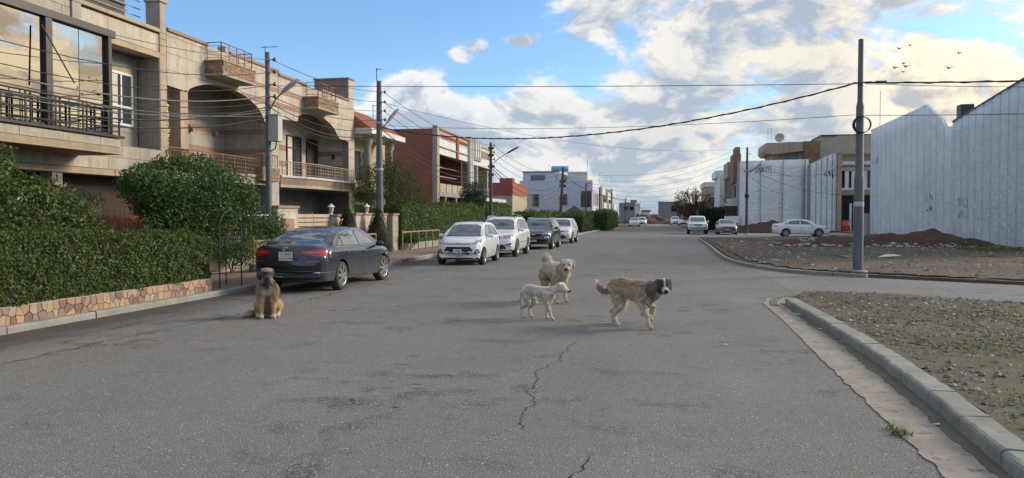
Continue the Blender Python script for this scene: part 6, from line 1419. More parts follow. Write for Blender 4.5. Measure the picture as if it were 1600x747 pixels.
def car(s, label, loc, rz, cat='car', group='cars parked along the street', steer=0):
    t = thing(s['name'], label, cat, loc, rz, group, local=True)
    L, Wd = s['L'], s['W']; hw = Wd / 2; x0, x1 = -L / 2, L / 2; nS = 64
    bm = bmesh.new(); rows = []
    for i in range(nS + 1):
        u = i / nS; x = x0 + L * (.5 - .5 * math.cos(PI * u)) * .5 + L * u * .5     # denser at the ends
        zt, zb, zl = interp(s['top'], x), interp(s['belt'], x), interp(s['low'], x)
        zb = min(zb, zt - .012); h = zt - zb; w = hw * interp(s['plan'], x)
        th = s.get('tumble', .20) * min(1, max(0, (h - .08) / .42)); wr = w * .93 - th
        e = max(0, (abs(x) - (L / 2 - .75)) / .75); sg = 1 if x > 0 else -1
        zm = zl + (zb - zl) * .5
        ring = [(0, zl), (w * .80, zl), (w * .95, zl + .035), (w * .985, zl + .12), (w, zl + (zm - zl) * .75), (w, zm), (w * .998, zm + (zb - zm) * .35), (w * (.985 if h > .1 else .98), zm + (zb - zm) * .75), (w * (.965 if h > .1 else .95), zb - .015), (w * .935, zb + .012)]
        if h > .16: ring += [(wr + (w * .93 - wr) * (1 - .5), zb + h * .48), (wr + .012, zb + h * .86), (wr * .94, zt - .022), (wr * .72, zt - .006), (wr * .38, zt + .004), (0, zt + .008)]
        else: ring += [(w * (.90 - .02), zb + h * .25 + .014), (w * .82, zb + h * .5 + .012), (w * .74, zb + h * .72 + .008), (w * .58, zt - .004), (w * .3, zt + .004), (0, zt + .008)]
        def xo(y): return x - sg * s.get('bow', .20) * e * e * (abs(y) / hw) ** 2.4
        full = [(xo(y), y, z) for y, z in ring] + [(xo(y), -y, z) for y, z in reversed(ring[1:-1])]
        rows.append([bm.verts.new(p) for p in full])
    n = len(rows[0])
    for a, b_ in zip(rows[:-1], rows[1:]):
        for k in range(n): bm.faces.new((a[k], a[(k + 1) % n], b_[(k + 1) % n], b_[k]))
    bm.faces.new(rows[0][::-1]); bm.faces.new(rows[-1]); bmesh.ops.recalc_face_normals(bm, faces=bm.faces)
    bvh = BVHTree.FromBMesh(bm)
    me = bpy.data.meshes.new('body'); bm.to_mesh(me); bm.free()
    body = link('body', me, s['paint'], t); me.materials.append(MA['plastic'])
    # wheel arches cut from the shell
    ax = s['axles']; r = s['r']; cut = MB()
    for x in ax:
        for sg in (-1, 1):
            a, b_ = (hw - .26, hw + .2) if sg > 0 else (-hw - .2, -hw + .26); k = r + .055
            cut.add([(x + k * math.cos(q), y, r + .01 + k * math.sin(q)) for y in (a, b_) for q in np.linspace(0, 2 * PI, 29)[:-1]],
                    [tuple(range(28)), tuple(range(55, 27, -1))] + [(i, 28 + i, 28 + (i + 1) % 28, (i + 1) % 28) for i in range(28)])
    co = cut.obj('cut', MA['plastic'], t); bo = body.modifiers.new('b', 'BOOLEAN'); bo.object = co; bo.operation = 'DIFFERENCE'; bo.solver = 'EXACT'
    if hasattr(bo, 'material_mode'): bo.material_mode = 'TRANSFER'
    dg = bpy.context.evaluated_depsgraph_get(); dg.update(); m2 = bpy.data.meshes.new_from_object(body.evaluated_get(dg)); body.modifiers.clear(); body.data = m2
    bpy.data.objects.remove(co)
    m2.polygons.foreach_set('use_smooth', [True] * len(m2.polygons)); m2.set_sharp_from_angle(angle=R(38))
    def patch(name, proj, poly, m, off=.004, par=None, ml=.09, sym=False):
        out = []
        for sg in ((1, -1) if sym else (1,)):
            P = poly; pr_ = proj
            if proj[0] == 'y': pr_ = ('y', proj[1] * sg)
            else: P = [(u * sg, w) for u, w in poly] if proj[0] == 'x' else [(u, w * sg) for u, w in poly]
            b_ = subpoly(P, pr_, bvh, off, ml); q = bpy.data.meshes.new(name); b_.to_mesh(q); b_.free()
            if len(q.polygons): out.append(link(name, q, MA[m] if isinstance(m, str) else m, par or t))
        return out
    # wheels
    for x in ax:
        for sg in (-1, 1):
            y = sg * (hw - .105); wt_ = .205; w = MB(); prof = [(r * .70, -wt_ / 2), (r * .93, -wt_ / 2), (r * .985, -wt_ / 2 + .02), (r, -wt_ / 2 + .05), (r, wt_ / 2 - .05), (r * .985, wt_ / 2 - .02), (r * .93, wt_ / 2), (r * .70, wt_ / 2)]
            w.lathe((0, 0, 0), prof, 26, 'y', cap=False); wo = w.obj('wheel', MA['tyre'], t); wo.location = (x, y, r); wo.rotation_euler = (0, 0, steer if x > 0 else 0)
            rm = MB(); o_ = sg * wt_ / 2
            rm.lathe((0, 0, 0), [(r * .70, o_ * 1.03), (r * .66, o_ * 1.03), (r * .64, o_ * .55), (r * .60, o_ * .5)] if sg > 0 else [(r * .60, o_ * .5), (r * .64, o_ * .55), (r * .66, o_ * 1.03), (r * .70, o_ * 1.03)], 26, 'y', cap=False)
            ns = s.get('spokes', 5)
            for k in range(ns):
                a = 2 * PI * k / ns + .3; c_, s_ = math.cos(a), math.sin(a); hwid = r * .085
                q = [(u * c_ - v * s_, o_ * dd, u * s_ + v * c_) for dd in (.80, .98) for u, v in ((r * .08, -hwid * .8), (r * .66, -hwid * 1.25), (r * .66, hwid * 1.25), (r * .08, hwid * .8))]
                rm.add(q, [(0, 1, 2, 3), (7, 6, 5, 4), (0, 4, 5, 1), (1, 5, 6, 2), (2, 6, 7, 3), (3, 7, 4, 0)])
            rm.lathe((0, 0, 0), sorted([(r * .17, o_ * .80), (r * .15, o_ * 1.0)], key=lambda p: p[1]), 12, 'y'); rm.obj('rim', MA['rim'], wo)
            dk = MB(); dk.lathe((0, 0, 0), sorted([(r * .66, o_ * .30), (r * .66, o_ * .46)], key=lambda p: p[1]), 20, 'y'); dk.obj('brake_disc', MA['plastic'], wo)
    # glass
    for nm, pr_, poly, m, off in s['glass']: patch(nm, pr_, poly, m, off, sym=pr_[0] == 'y')
    for f in s['feat']:
        nm, pr_, poly, m, off, sym = f[:6]; patch(nm, pr_, poly, m, off, sym=sym)
    # shut lines
    for L_ in s['lines']:
        for a, b_ in zip(L_[:-1], L_[1:]):
            d_ = Vector((b_[0] - a[0], b_[1] - a[1])); nn = Vector((-d_.y, d_.x)).normalized() * .005
            patch('door_seam', ('y', 1), [(a[0] + nn.x, a[1] + nn.y), (b_[0] + nn.x, b_[1] + nn.y), (b_[0] - nn.x, b_[1] - nn.y), (a[0] - nn.x, a[1] - nn.y)], 'gap', .002, sym=True, ml=.12)
    # mirrors and handles
    mx, mz = s['mirror']
    for sg in (-1, 1):
        h_, _, _, _ = bvh.ray_cast(Vector((mx, 6 * sg, mz - .06)), Vector((0, -sg, 0))); yb = abs(h_.y) if h_ else hw * .85
        b_ = MB(); b_.ball((mx - .02, sg * (yb + .15), mz), (.075, .115, .075), 12, 8); b_.box(mx - .05, mx + .02, min(sg * (yb - .04), sg * (yb + .07)), max(sg * (yb - .04), sg * (yb + .07)), mz - .07, mz - .035)
        b_.obj('door_mirror', MA['plastic'] if s.get('mirror_black') else s['paint'], t)
        for hx, hz in s['handles']:
            h_, _, _, _ = bvh.ray_cast(Vector((hx, 6 * sg, hz)), Vector((0, -sg, 0)))
            if h_: y_ = h_.y; b_ = MB(); b_.box(hx - .09, hx + .09, min(y_ - sg * .02, y_ + sg * .035), max(y_ - sg * .02, y_ + sg * .035), hz - .018, hz + .018); b_.obj('door_handle', s.get('handle_m', s['paint']), t, bevel=.012)
    for sg in (-1, 1):
        if s.get('roof_rails'):
            a, b_, z = s['roof_rails']; y = sg * (hw * .93 - s.get('tumble', .2) - .06); MB().tube([(a, y, z - .05), (a + .12, y, z + .02), ((a + b_) / 2, y, z + .045), (b_ - .12, y, z + .02), (b_, y, z - .06)], .022, 6).obj('roof_rail', MA['chrome'] if not s.get('rail_m') else s['rail_m'], t)
    # plates with raised characters
    for end, zc, txt, wd, ht, pm in s['plates']:
        d = 1 if end == 'f' else -1; h_, nn, _, _ = bvh.ray_cast(Vector((6 * d, s.get('plate_y', 0), zc)), Vector((-d, 0, 0)))
        if not h_: continue
        xx = h_.x + d * .012; yc = s.get('plate_y', 0); pb = bx('number_plate', MA[pm], t, min(xx, xx + d * .012), max(xx, xx + d * .012), yc - wd / 2, yc + wd / 2, zc - ht / 2, zc + ht / 2)
        for k, (line, zz, sz) in enumerate(txt):
            cu = bpy.data.curves.new('t', 'FONT'); cu.body = line; cu.size = sz; cu.align_x = 'CENTER'; cu.align_y = 'CENTER'; cu.extrude = .0015; cu.resolution_u = 2
            to = bpy.data.objects.new('t', cu); COL.objects.link(to); dg = bpy.context.evaluated_depsgraph_get(); dg.update(); mm = bpy.data.meshes.new_from_object(to.evaluated_get(dg)); bpy.data.objects.remove(to)
            mm.transform(Matrix.Translation((xx + d * .015, yc, zc + zz)) @ Matrix.Rotation(R(90 * d), 4, 'Z') @ Matrix.Rotation(R(90), 4, 'X')); link('plate_lettering', mm, MA['plastic'], pb)
    if s.get('badge'):
        d, zc, r_, kind = s['badge']; h_, _, _, _ = bvh.ray_cast(Vector((6 * d, 0, zc)), Vector((-d, 0, 0)))
        if h_:
            b_ = MB(); a_ = 1.0 if kind == 'vw' else 1.7; 
            b_.tube([(h_.x + d * .015, a_ * r_ * math.cos(q), zc + r_ * math.sin(q)) for q in np.linspace(0, 2 * PI, 25)], r_ * .13, 5, cap=False)
            if kind == 'vw': segs = [[(-.62, .72), (-.12, -.82), (0, -.2), (.12, -.82), (.62, .72)], [(-.30, .90), (0, .12), (.30, .90)]]
            else: segs = [[(-.75, -.62), (-.55, .66)], [(.55, -.66), (.75, .62)], [(-.62, -.05), (.62, .1)]]
            for q in segs: b_.tube([(h_.x + d * .015, -d * y * r_, zc + z * r_) for y, z in q], r_ * .11, 5)
            b_.obj('badge', MA['chrome'], t)
    if s.get('fin'): MB().px([(0, 0)] * 3, 0, .01) if 0 else MB().py([(s['fin'][0] - .1, s['fin'][1] - .01), (s['fin'][0] + .08, s['fin'][1] - .01), (s['fin'][0] - .09, s['fin'][1] + .06)], -.012, .012).obj('aerial_fin', MA['plastic'], t)
    return t
def plan(L, f=.86, r=.88, g=.55): return [(-L / 2, r), (-L / 2 + g * .4, (1 + r) / 2 + .03), (-L / 2 + g * 1.5, 1), (L / 2 - g * 2.2, 1), (L / 2 - g * .6, (1 + f) / 2 + .02), (L / 2, f)]
# --- dark three-box saloon seen from behind
SAL = dict(name='saloon_car', L=4.87, W=1.84, r=.335, axles=(-1.37, 1.43), paint=MA['car_navy'], tumble=.215, bow=.24, spokes=7, mirror=(.86, 1.02), mirror_black=True, handles=((-1.0, .86), (.06, .84)), handle_m=MA['plastic'], plan=plan(4.87, .82, .87),
    top=[(-2.435, .62), (-2.42, .86), (-2.38, 1.05), (-2.30, 1.085), (-1.95, 1.105), (-1.80, 1.13), (-1.15, 1.385), (-.70, 1.455), (-.1, 1.475), (.45, 1.435), (.8, 1.30), (1.30, 1.03), (1.5, .985), (2.1, .87), (2.33, .74), (2.435, .50)],
    belt=[(-2.435, .60), (-2.38, .93), (-2.2, .985), (-1.6, .99), (0, .955), (1.2, .93), (2.0, .82), (2.435, .48)], low=[(-2.435, .36), (-2.25, .25), (-1.9, .22), (1.9, .20), (2.3, .22), (2.435, .28)],
    glass=[('rear_window', ('x', -1), [(-.60, 1.115), (.60, 1.115), (.50, 1.375), (.3, 1.405), (-.3, 1.405), (-.50, 1.375)], 'cglass', .004), ('windscreen', ('x', 1), [(-.66, 1.05), (.66, 1.05), (.55, 1.34), (.3, 1.39), (-.3, 1.39), (-.55, 1.34)], 'cglass', .004),
           ('window_trim', ('y', 1), [(-1.62, 1.02), (-1.10, 1.325), (-.55, 1.40), (.05, 1.405), (.55, 1.29), (1.02, 1.0)], 'chrome', .0025), ('window_trim', ('y', 1), [(-1.59, 1.03), (-1.10, 1.31), (-.55, 1.387), (.05, 1.39), (.53, 1.28), (.98, 1.01)], 'plastic', .0045),
           ('side_window', ('y', 1), [(-1.50, 1.045), (-1.22, 1.22), (-1.22, 1.045)], 'cglass_s', .007), ('side_window', ('y', 1), [(-1.16, 1.045), (-1.12, 1.29), (-.60, 1.37), (-.22, 1.378), (-.18, 1.035)], 'cglass_s', .007), ('side_window', ('y', 1), [(-.11, 1.035), (-.15, 1.378), (.04, 1.376), (.50, 1.27), (.86, 1.03)], 'cglass_s', .007)],
    lines=[[(-1.14, 1.0), (-1.16, .80), (-.98, .48), (-.95, .30)], [(-.15, 1.0), (-.12, .30)], [(.95, .97), (.98, .55), (.95, .30)], [(-.9, .285), (.92, .285)]],
    feat=[('tail_lamp', ('x', -1), [(.90, .80), (.52, .86), (.36, .905), (.40, .945), (.62, .985), (.88, .99)], 'red_lamp', .006, True), ('tail_lamp', ('y', 1), [(-2.30, .82), (-2.30, .985), (-2.02, .945), (-2.15, .85)], 'red_lamp', .006, True), ('lamp_strip', ('x', -1), [(.84, .915), (.5, .915), (.5, .93), (.84, .93)], 'lamp_clear', .010, True),
          ('boot_seam', ('x', -1), [(-.80, .60), (.80, .60), (.80, .607), (-.80, .607)], 'gap', .003, False), ('chrome_strip', ('x', -1), [(-.86, .455), (.86, .455), (.86, .478), (-.86, .478)], 'chrome', .006, False), ('chrome_strip', ('y', 1), [(-2.28, .455), (-1.80, .455), (-1.80, .475), (-2.28, .475)], 'chrome', .006, True),
          ('reflector', ('x', -1), [(.50, .70), (.74, .70), (.74, .725), (.50, .725)], 'red_lamp', .005, True), ('bumper_insert', ('x', -1), [(-.72, .30), (.72, .30), (.80, .43), (-.80, .43)], 'plastic', .004, False), ('badge_strip', ('x', -1), [(.50, .775), (.58, .775), (.58, .79), (.50, .79)], 'chrome', .005, False),
          ('sill_strip', ('y', 1), [(-.95, .27), (1.0, .27), (1.0, .292), (-.95, .292)], 'chrome', .006, True), ('headlight', ('x', 1), [(.45, .66), (.78, .68), (.76, .78), (.48, .76)], 'lamp_clear', .006, True)],
    plates=[('r', .835, [('11 3521', .048, .085), ('أربيل  خصوصي', -.035, .07)], .34, .20, 'plate')], plate_y=.0, badge=(-1, 1.005, .052, 'vw'))
SAL['plate_y'] = -.02
# --- white city hatchback seen from the front
HAT = dict(name='hatchback_car', L=3.77, W=1.68, r=.292, axles=(-1.16, 1.24), paint=MA['car_white'], tumble=.185, bow=.26, spokes=8, mirror=(.62, 1.02), handles=((-.85, .88), (.05, .86)), plan=plan(3.77, .84, .9, .5),
    top=[(-1.885, .55), (-1.87, .9), (-1.80, 1.10), (-1.62, 1.38), (-1.45, 1.47), (-.9, 1.515), (-.3, 1.52), (.15, 1.48), (.42, 1.38), (1.02, 1.04), (1.15, .995), (1.55, .90), (1.75, .80), (1.86, .62), (1.885, .46)],
    belt=[(-1.885, .54), (-1.8, .97), (-1.4, 1.0), (0, .955), (.9, .93), (1.5, .82), (1.885, .44)], low=[(-1.885, .30), (-1.7, .22), (1.6, .19), (1.885, .25)],
    glass=[('windscreen', ('x', 1), [(-.63, 1.03), (.63, 1.03), (.54, 1.36), (.35, 1.43), (-.35, 1.43), (-.54, 1.36)], 'cglass', .004), ('windscreen_surround', ('x', 1), [(-.67, 1.005), (.67, 1.005), (.665, 1.03), (-.665, 1.03)], 'plastic', .004), ('rear_window', ('x', -1), [(-.55, 1.08), (.55, 1.08), (.48, 1.36), (-.48, 1.36)], 'cglass', .004),
           ('window_trim', ('y', 1), [(-1.50, 1.03), (-1.32, 1.30), (-.9, 1.415), (.05, 1.415), (.35, 1.32), (.80, 1.0)], 'plastic', .003), ('side_window', ('y', 1), [(-1.15, 1.045), (-1.08, 1.345), (-.88, 1.395), (-.36, 1.40), (-.34, 1.04)], 'cglass_s', .006), ('side_window', ('y', 1), [(-.28, 1.04), (-.28, 1.40), (.03, 1.398), (.33, 1.30), (.66, 1.03)], 'cglass_s', .006)],
    lines=[[(-1.18, 1.0), (-1.16, .85), (-.88, .5), (-.85, .28)], [(-.31, 1.0), (-.27, .28)], [(.74, .97), (.80, .5), (.76, .28)]],
    feat=[('headlight', ('x', 1), [(.44, .765), (.52, .73), (.74, .76), (.76, .90), (.66, .885)], 'lamp_clear', .006, True), ('headlight', ('y', 1), [(1.42, .80), (1.42, .92), (1.64, .82), (1.66, .75)], 'lamp_clear', .006, True), ('grille_bar', ('x', 1), [(-.42, .735), (.42, .735), (.44, .765), (-.44, .765)], 'plastic', .006, False),
          ('grille', ('x', 1), [(-.52, .52), (-.34, .365), (.34, .365), (.52, .52), (.42, .655), (-.42, .655)], 'plastic', .006, False), ('fog_lamp', ('x', 1), [(.54, .40), (.76, .44), (.70, .57), (.64, .575)], 'plastic', .006, True), ('fog_lens', ('x', 1), [(.63, .455), (.70, .465), (.69, .52), (.63, .515)], 'lamp_clear', .010, True), ('lower_lip', ('x', 1), [(-.70, .235), (.70, .235), (.72, .275), (-.72, .275)], 'plastic', .005, False),
          ('side_decal', ('y', 1), [(-.72, .40), (.1, .46), (.05, .50), (-.5, .455)], 'concrete', .003, True), ('tail_lamp', ('x', -1), [(.60, .85), (.74, .85), (.74, 1.05), (.62, 1.05)], 'red_lamp', .006, True)],
    plates=[('f', .50, [('17 682', .022, .058), ('أربيل', -.028, .05)], .30, .15, 'plate')], badge=(1, .765, .042, 'h'))
# --- white SUV
SUV = dict(name='suv_car', L=4.66, W=1.89, r=.365, axles=(-1.30, 1.42), paint=MA['car_white'], tumble=.19, bow=.24, spokes=5, mirror=(.80, 1.14), mirror_black=False, handles=((-.95, .98), (.10, .96)), plan=plan(4.66, .86, .9), roof_rails=(-1.7, .3, 1.70),
    top=[(-2.33, .60), (-2.31, 1.0), (-2.22, 1.25), (-2.0, 1.58), (-1.85, 1.665), (-1.2, 1.70), (-.3, 1.705), (.15, 1.66), (.45, 1.54), (1.05, 1.16), (1.2, 1.11), (1.8, 1.02), (2.1, .93), (2.28, .74), (2.33, .54)],
    belt=[(-2.33, .58), (-2.2, 1.08), (-1.6, 1.12), (0, 1.06), (1.0, 1.03), (1.8, .94), (2.33, .52)], low=[(-2.33, .36), (-2.1, .28), (1.9, .26), (2.33, .32)],
    glass=[('windscreen', ('x', 1), [(-.70, 1.15), (.70, 1.15), (.61, 1.53), (.35, 1.60), (-.35, 1.60), (-.61, 1.53)], 'cglass', .004), ('rear_window', ('x', -1), [(-.6, 1.2), (.6, 1.2), (.52, 1.52), (-.52, 1.52)], 'cglass', .004), ('window_trim', ('y', 1), [(-1.92, 1.17), (-1.75, 1.50), (-1.3, 1.60), (.0, 1.605), (.38, 1.47), (.86, 1.10)], 'plastic', .003),
           ('side_window', ('y', 1), [(-1.80, 1.19), (-1.68, 1.46), (-1.35, 1.54), (-1.28, 1.185)], 'cglass_s', .006), ('side_window', ('y', 1), [(-1.2, 1.18), (-1.2, 1.57), (-.4, 1.59), (-.36, 1.16)], 'cglass_s', .006), ('side_window', ('y', 1), [(-.29, 1.16), (-.31, 1.59), (-.02, 1.585), (.34, 1.45), (.72, 1.13)], 'cglass_s', .006)],
    lines=[[(-1.24, 1.12), (-1.2, .85), (-.93, .5), (-.9, .36)], [(-.33, 1.12), (-.28, .36)], [(.82, 1.07), (.90, .6), (.86, .36)]],
    feat=[('headlight', ('x', 1), [(.44, .80), (.80, .81), (.84, .95), (.72, .97), (.46, .925)], 'lamp_clear', .006, True), ('grille', ('x', 1), [(-.34, .74), (-.24, .66), (.24, .66), (.34, .74), (.36, .89), (-.36, .89)], 'plastic', .006, False), ('grille_bar', ('x', 1), [(-.33, .745), (.33, .745), (.33, .765), (-.33, .765)], 'chrome', .012, False), ('grille_bar', ('x', 1), [(-.345, .80), (.345, .80), (.345, .82), (-.345, .82)], 'chrome', .012, False), ('grille_bar', ('x', 1), [(-.35, .86), (.35, .86), (.35, .88), (-.35, .88)], 'chrome', .012, False),
          ('lower_grille', ('x', 1), [(-.62, .36), (.62, .36), (.50, .50), (.28, .585), (-.28, .585), (-.50, .50)], 'plastic', .005, False), ('fog_lamp', ('x', 1), [(.54, .50), (.78, .52), (.82, .61), (.64, .585)], 'plastic', .006, True), ('fog_lens', ('x', 1), [(.62, .525), (.70, .53), (.70, .575), (.63, .565)], 'lamp_clear', .010, True), ('side_strip', ('y', 1), [(-.9, .60), (.85, .60), (.85, .625), (-.9, .625)], 'plastic', .004, True)],
    plates=[('f', .455, [('21 9046', .02, .058), ('أربيل', -.03, .05)], .32, .15, 'plate')], badge=(1, .82, .05, 'h'))
BLK = dict(SUV); BLK.update(name='suv_car', L=4.44, W=1.86, paint=MA['car_black'], axles=(-1.24, 1.38), rail_m=MA['chrome'], mirror_black=True, roof_rails=(-1.5, .2, 1.615),
    top=[(x * .955, z - .075 * (1 if z > 1.1 else .3)) for x, z in SUV['top']], belt=[(x * .955, z - .03) for x, z in SUV['belt']], low=[(x * .955, z) for x, z in SUV['low']], plan=plan(4.44, .86, .9), mirror=(.76, 1.10),
    glass=[(a, b_, [(u * (.955 if b_[0] == 'y' else 1), w - .055) for u, w in p], m if m != 'chrome' else m, o) for a, b_, p, m, o in SUV['glass']],
    feat=[('headlight', ('x', 1), [(.42, .78), (.78, .80), (.84, .92), (.74, .93), (.46, .86)], 'lamp_clear', .006, True), ('grille', ('x', 1), [(-.40, .72), (-.30, .66), (.30, .66), (.40, .72), (.42, .84), (-.42, .84)], 'gap', .006, False), ('grille_bar', ('x', 1), [(-.42, .835), (.42, .835), (.42, .85), (-.42, .85)], 'chrome', .010, False), ('badge', ('x', 1), [(-.08, .755), (.08, .755), (.08, .785), (-.08, .785)], 'chrome', .014, False),
          ('fog_lamp', ('x', 1), [(.52, .60), (.80, .62), (.82, .67), (.56, .66)], 'chrome', .008, True), ('lower_grille', ('x', 1), [(-.55, .34), (.55, .34), (.6, .42), (-.6, .42)], 'plastic', .005, False), ('side_strip', ('y', 1), [(-.85, .42), (.8, .42), (.8, .45), (-.85, .45)], 'chrome', .005, True)],
    plates=[('f', .49, [('22 5173', .022, .058), ('أربيل', -.028, .05)], .32, .16, 'plate')], badge=None)
XOV = dict(SUV); XOV.update(L=4.35, W=1.82, axles=(-1.22, 1.34), top=[(x * .93, z - .10 * (1 if z > 1.1 else .3)) for x, z in SUV['top']], belt=[(x * .93, z - .05) for x, z in SUV['belt']], low=[(x * .93, z) for x, z in SUV['low']], plan=plan(4.35, .86, .9), roof_rails=None, mirror=(.74, 1.06),
    glass=[(a, b_, [(u * (.93 if b_[0] == 'y' else 1), w - .075) for u, w in p], m, o) for a, b_, p, m, o in SUV['glass']],
    feat=[('headlight', ('x', 1), [(.40, .74), (.80, .80), (.84, .88), (.70, .86)], 'lamp_clear', .006, True), ('grille', ('x', 1), [(-.40, .74), (.40, .74), (.44, .80), (-.44, .80)], 'plastic', .006, False), ('lower_grille', ('x', 1), [(-.6, .36), (.6, .36), (.42, .58), (-.42, .58)], 'plastic', .005, False), ('fog_lamp', ('x', 1), [(.64, .52), (.72, .52), (.72, .58), (.64, .58)], 'plastic', .006, True)], plates=[], badge=None)
PK = dict(SUV); PK.update(name='pickup_truck', L=5.0, W=1.86, axles=(-1.5, 1.55), r=.39, plan=plan(5.0, .92, .95), tumble=.14, roof_rails=None, mirror=(.78, 1.22),
    top=[(-2.5, .70), (-2.48, 1.05), (-1.05, 1.08), (-.98, 1.10), (-.85, 1.62), (-.6, 1.76), (.1, 1.77), (.3, 1.70), (.95, 1.22), (1.1, 1.16), (2.1, 1.09), (2.4, 1.0), (2.48, .8), (2.5, .6)], belt=[(-2.5, .68), (-2.4, 1.03), (0, 1.08), (1, 1.08), (2.1, 1.0), (2.5, .58)], low=[(-2.5, .5), (2.2, .42), (2.5, .48)],
    glass=[('windscreen', ('x', 1), [(-.70, 1.20), (.70, 1.20), (.64, 1.62), (-.64, 1.62)], 'cglass', .004), ('side_window', ('y', 1), [(-.80, 1.18), (-.72, 1.6), (-.1, 1.66), (.12, 1.62), (.7, 1.2)], 'cglass', .005)],
    lines=[[(-.2, 1.1), (-.18, .5)]], handles=((-.5, 1.0),), feat=[('headlight', ('x', 1), [(.48, .86), (.84, .86), (.86, 1.0), (.50, .98)], 'lamp_clear', .006, True), ('grille', ('x', 1), [(-.44, .84), (.44, .84), (.42, .97), (-.42, .97)], 'plastic', .006, False), ('lower_grille', ('x', 1), [(-.8, .60), (.8, .60), (.8, .67), (-.8, .67)], 'plastic', .006, False), ('bumper_lamp', ('x', 1), [(.62, .68), (.74, .68), (.74, .76), (.62, .76)], 'lamp_clear', .008, True)],
    plates=[('f', .70, [('', 0, .05)], .36, .13, 'plate_y')], badge=None)
COR = dict(SAL); COR.update(L=4.6, W=1.78, axles=(-1.3, 1.35), paint=MA['car_sky_reflect'], plan=plan(4.6, .84, .87), top=[(x * .945, z) for x, z in SAL['top']], belt=[(x * .945, z) for x, z in SAL['belt']], low=[(x * .945, z) for x, z in SAL['low']], mirror=(.82, 1.02), mirror_black=True, handle_m=MA['car_sky_reflect'], handles=((-.95, .86),),
    glass=[(a, b_, [(u * (.945 if b_[0] == 'y' else 1), w) for u, w in p], m, o) for a, b_, p, m, o in SAL['glass'] if a != 'window_trim'], lines=[[(-.15, 1.0), (-.12, .30)]],
    feat=[('headlight', ('x', 1), [(.46, .70), (.76, .72), (.74, .80), (.50, .77)], 'lamp_clear', .006, True), ('bumper', ('x', 1), [(-.78, .30), (.78, .30), (.80, .62), (.42, .74), (-.42, .74), (-.80, .62)], 'car_navy', .005, False), ('grille', ('x', 1), [(-.40, .68), (.40, .68), (.42, .74), (-.42, .74)], 'plastic', .010, False), ('tail_lamp', ('x', -1), [(.5, .86), (.8, .86), (.8, .96), (.5, .96)], 'red_lamp', .006, True)],
    plates=[('f', .48, [('', 0, .05)], .32, .15, 'plate')], badge=None)
WS = dict(COR); WS.update(L=4.7, paint=MA['car_white'], handle_m=MA['car_white'], mirror_black=False, handles=((-1.0, .86), (.05, .84)), feat=[f for f in COR['feat'] if f[0] != 'bumper'] + [('tail_lamp', ('y', 1), [(-2.2, .88), (-2.2, .95), (-1.9, .93), (-1.95, .89)], 'plastic', .006, True), ('headlight', ('y', 1), [(1.82, .74), (2.05, .70), (2.05, .66), (1.8, .68)], 'plastic', .006, True)], plates=[],
    glass=[(a, b_, p, 'cglass', o) for a, b_, p, m, o in COR['glass']], lines=[[(-1.1, 1.0), (-1.1, .5)], [(-.15, 1.0), (-.12, .30)], [(.9, .97), (.9, .3)]])
RZN = -PI / 2   # nose toward the camera
car(SAL, 'dark blue grey saloon seen from behind, parked by the iron arch', (-8.30, 18.10, 0), PI / 2 + .01, steer=-.10)
car(HAT, 'white hatchback with black hexagonal grille, nearest of the cars facing us', (-7.07, 27.65, 0), RZN + .02)
car(SUV, 'white sport utility car with roof rails behind the white hatchback', (-7.02, 33.4, 0), RZN + .01)
car(BLK, 'black sport utility car parked between two white cars', (-6.55, 41.1, 0), RZN)
car(XOV, 'white crossover parked last in the row by the tall hedge, behind the black car', (-6.50, 49.9, 0), RZN)
car(PK, 'white pickup with a yellow number plate coming down the right side', (3.42, 77.0, 0), RZN, 'pickup truck', 'vehicles at the far right corner')
car(COR, 'dark blue saloon with sky reflection painted silver above its front bumper facing us, right of the pickup', (6.05, 75.5, 0), RZN, group='vehicles at the far right corner')
car(WS, 'white saloon seen from its side, parked in front of the white foil wall', (11.65, 68.6, .004), 0, group='vehicles at the far right corner')
car(WS, 'far white saloon at the left kerb, nearest of the far trio', (-4.55, 132, 0), RZN, group='far cars down the road')
car(XOV, 'far white crossover just behind the far saloon at the left kerb', (-3.6, 141, 0), RZN, group='far cars down the road')
car(XOV, 'far white crossover on the right, just left of the rust tree foot', (3.75, 142, 0), RZN, group='far cars down the road')
car(SUV, 'far white sport utility car half hidden behind the far right crossover', (2.6, 152, 0), RZN, group='far cars down the road')

# ------------------------------------------------------------------ dogs
def furmat(name):
    m, t, b = newmat(name); a = N(t, 'ShaderNodeAttribute', attribute_name='coat'); p = pos(t, local=True)
    col = mix(t, N(t, 'ShaderNodeMapRange', i={0: noise_(t, p, 26, 4), 1: .35, 2: .7, 4: .35}), a.outputs['Color'], VM(t, 'MULTIPLY', a.outputs['Color'], (.55, .52, .48)))
    setin(t, b, 'Base Color', col); setin(t, b, 'Roughness', .85); setin(t, b, 'Specular IOR Level', .2); setin(t, b, 'Sheen Weight', .25); bump(t, b, noise_(t, p, 60, 4), .5, .006); return m
MA['fur'] = furmat('dog_coat'); MA['wet'] = mat('wet_black', (.008, .007, .007), rough=.15, bs=0); MA['eye'] = mat('dog_eye', (.03, .014, .006), rough=.06, bs=0); MA['collar'] = mat('claw', (.05, .045, .04), bs=0)
def chain_balls(mb, pts, flat=1.0, step=.35):
    """pts: (x, y, z, r); overlapping balls make one limb; flat squashes sideways"""
    for a, b_ in zip(pts[:-1], pts[1:]):
        A, B = Vector(a[:3]), Vector(b_[:3]); n = max(2, int((B - A).length / (min(a[3], b_[3]) * step)))
        for i in range(n + 1):
            t = i / n; r = a[3] + (b_[3] - a[3]) * t; c = A.lerp(B, t); mb.ball(c, (r, r * flat, r), 12, 8)
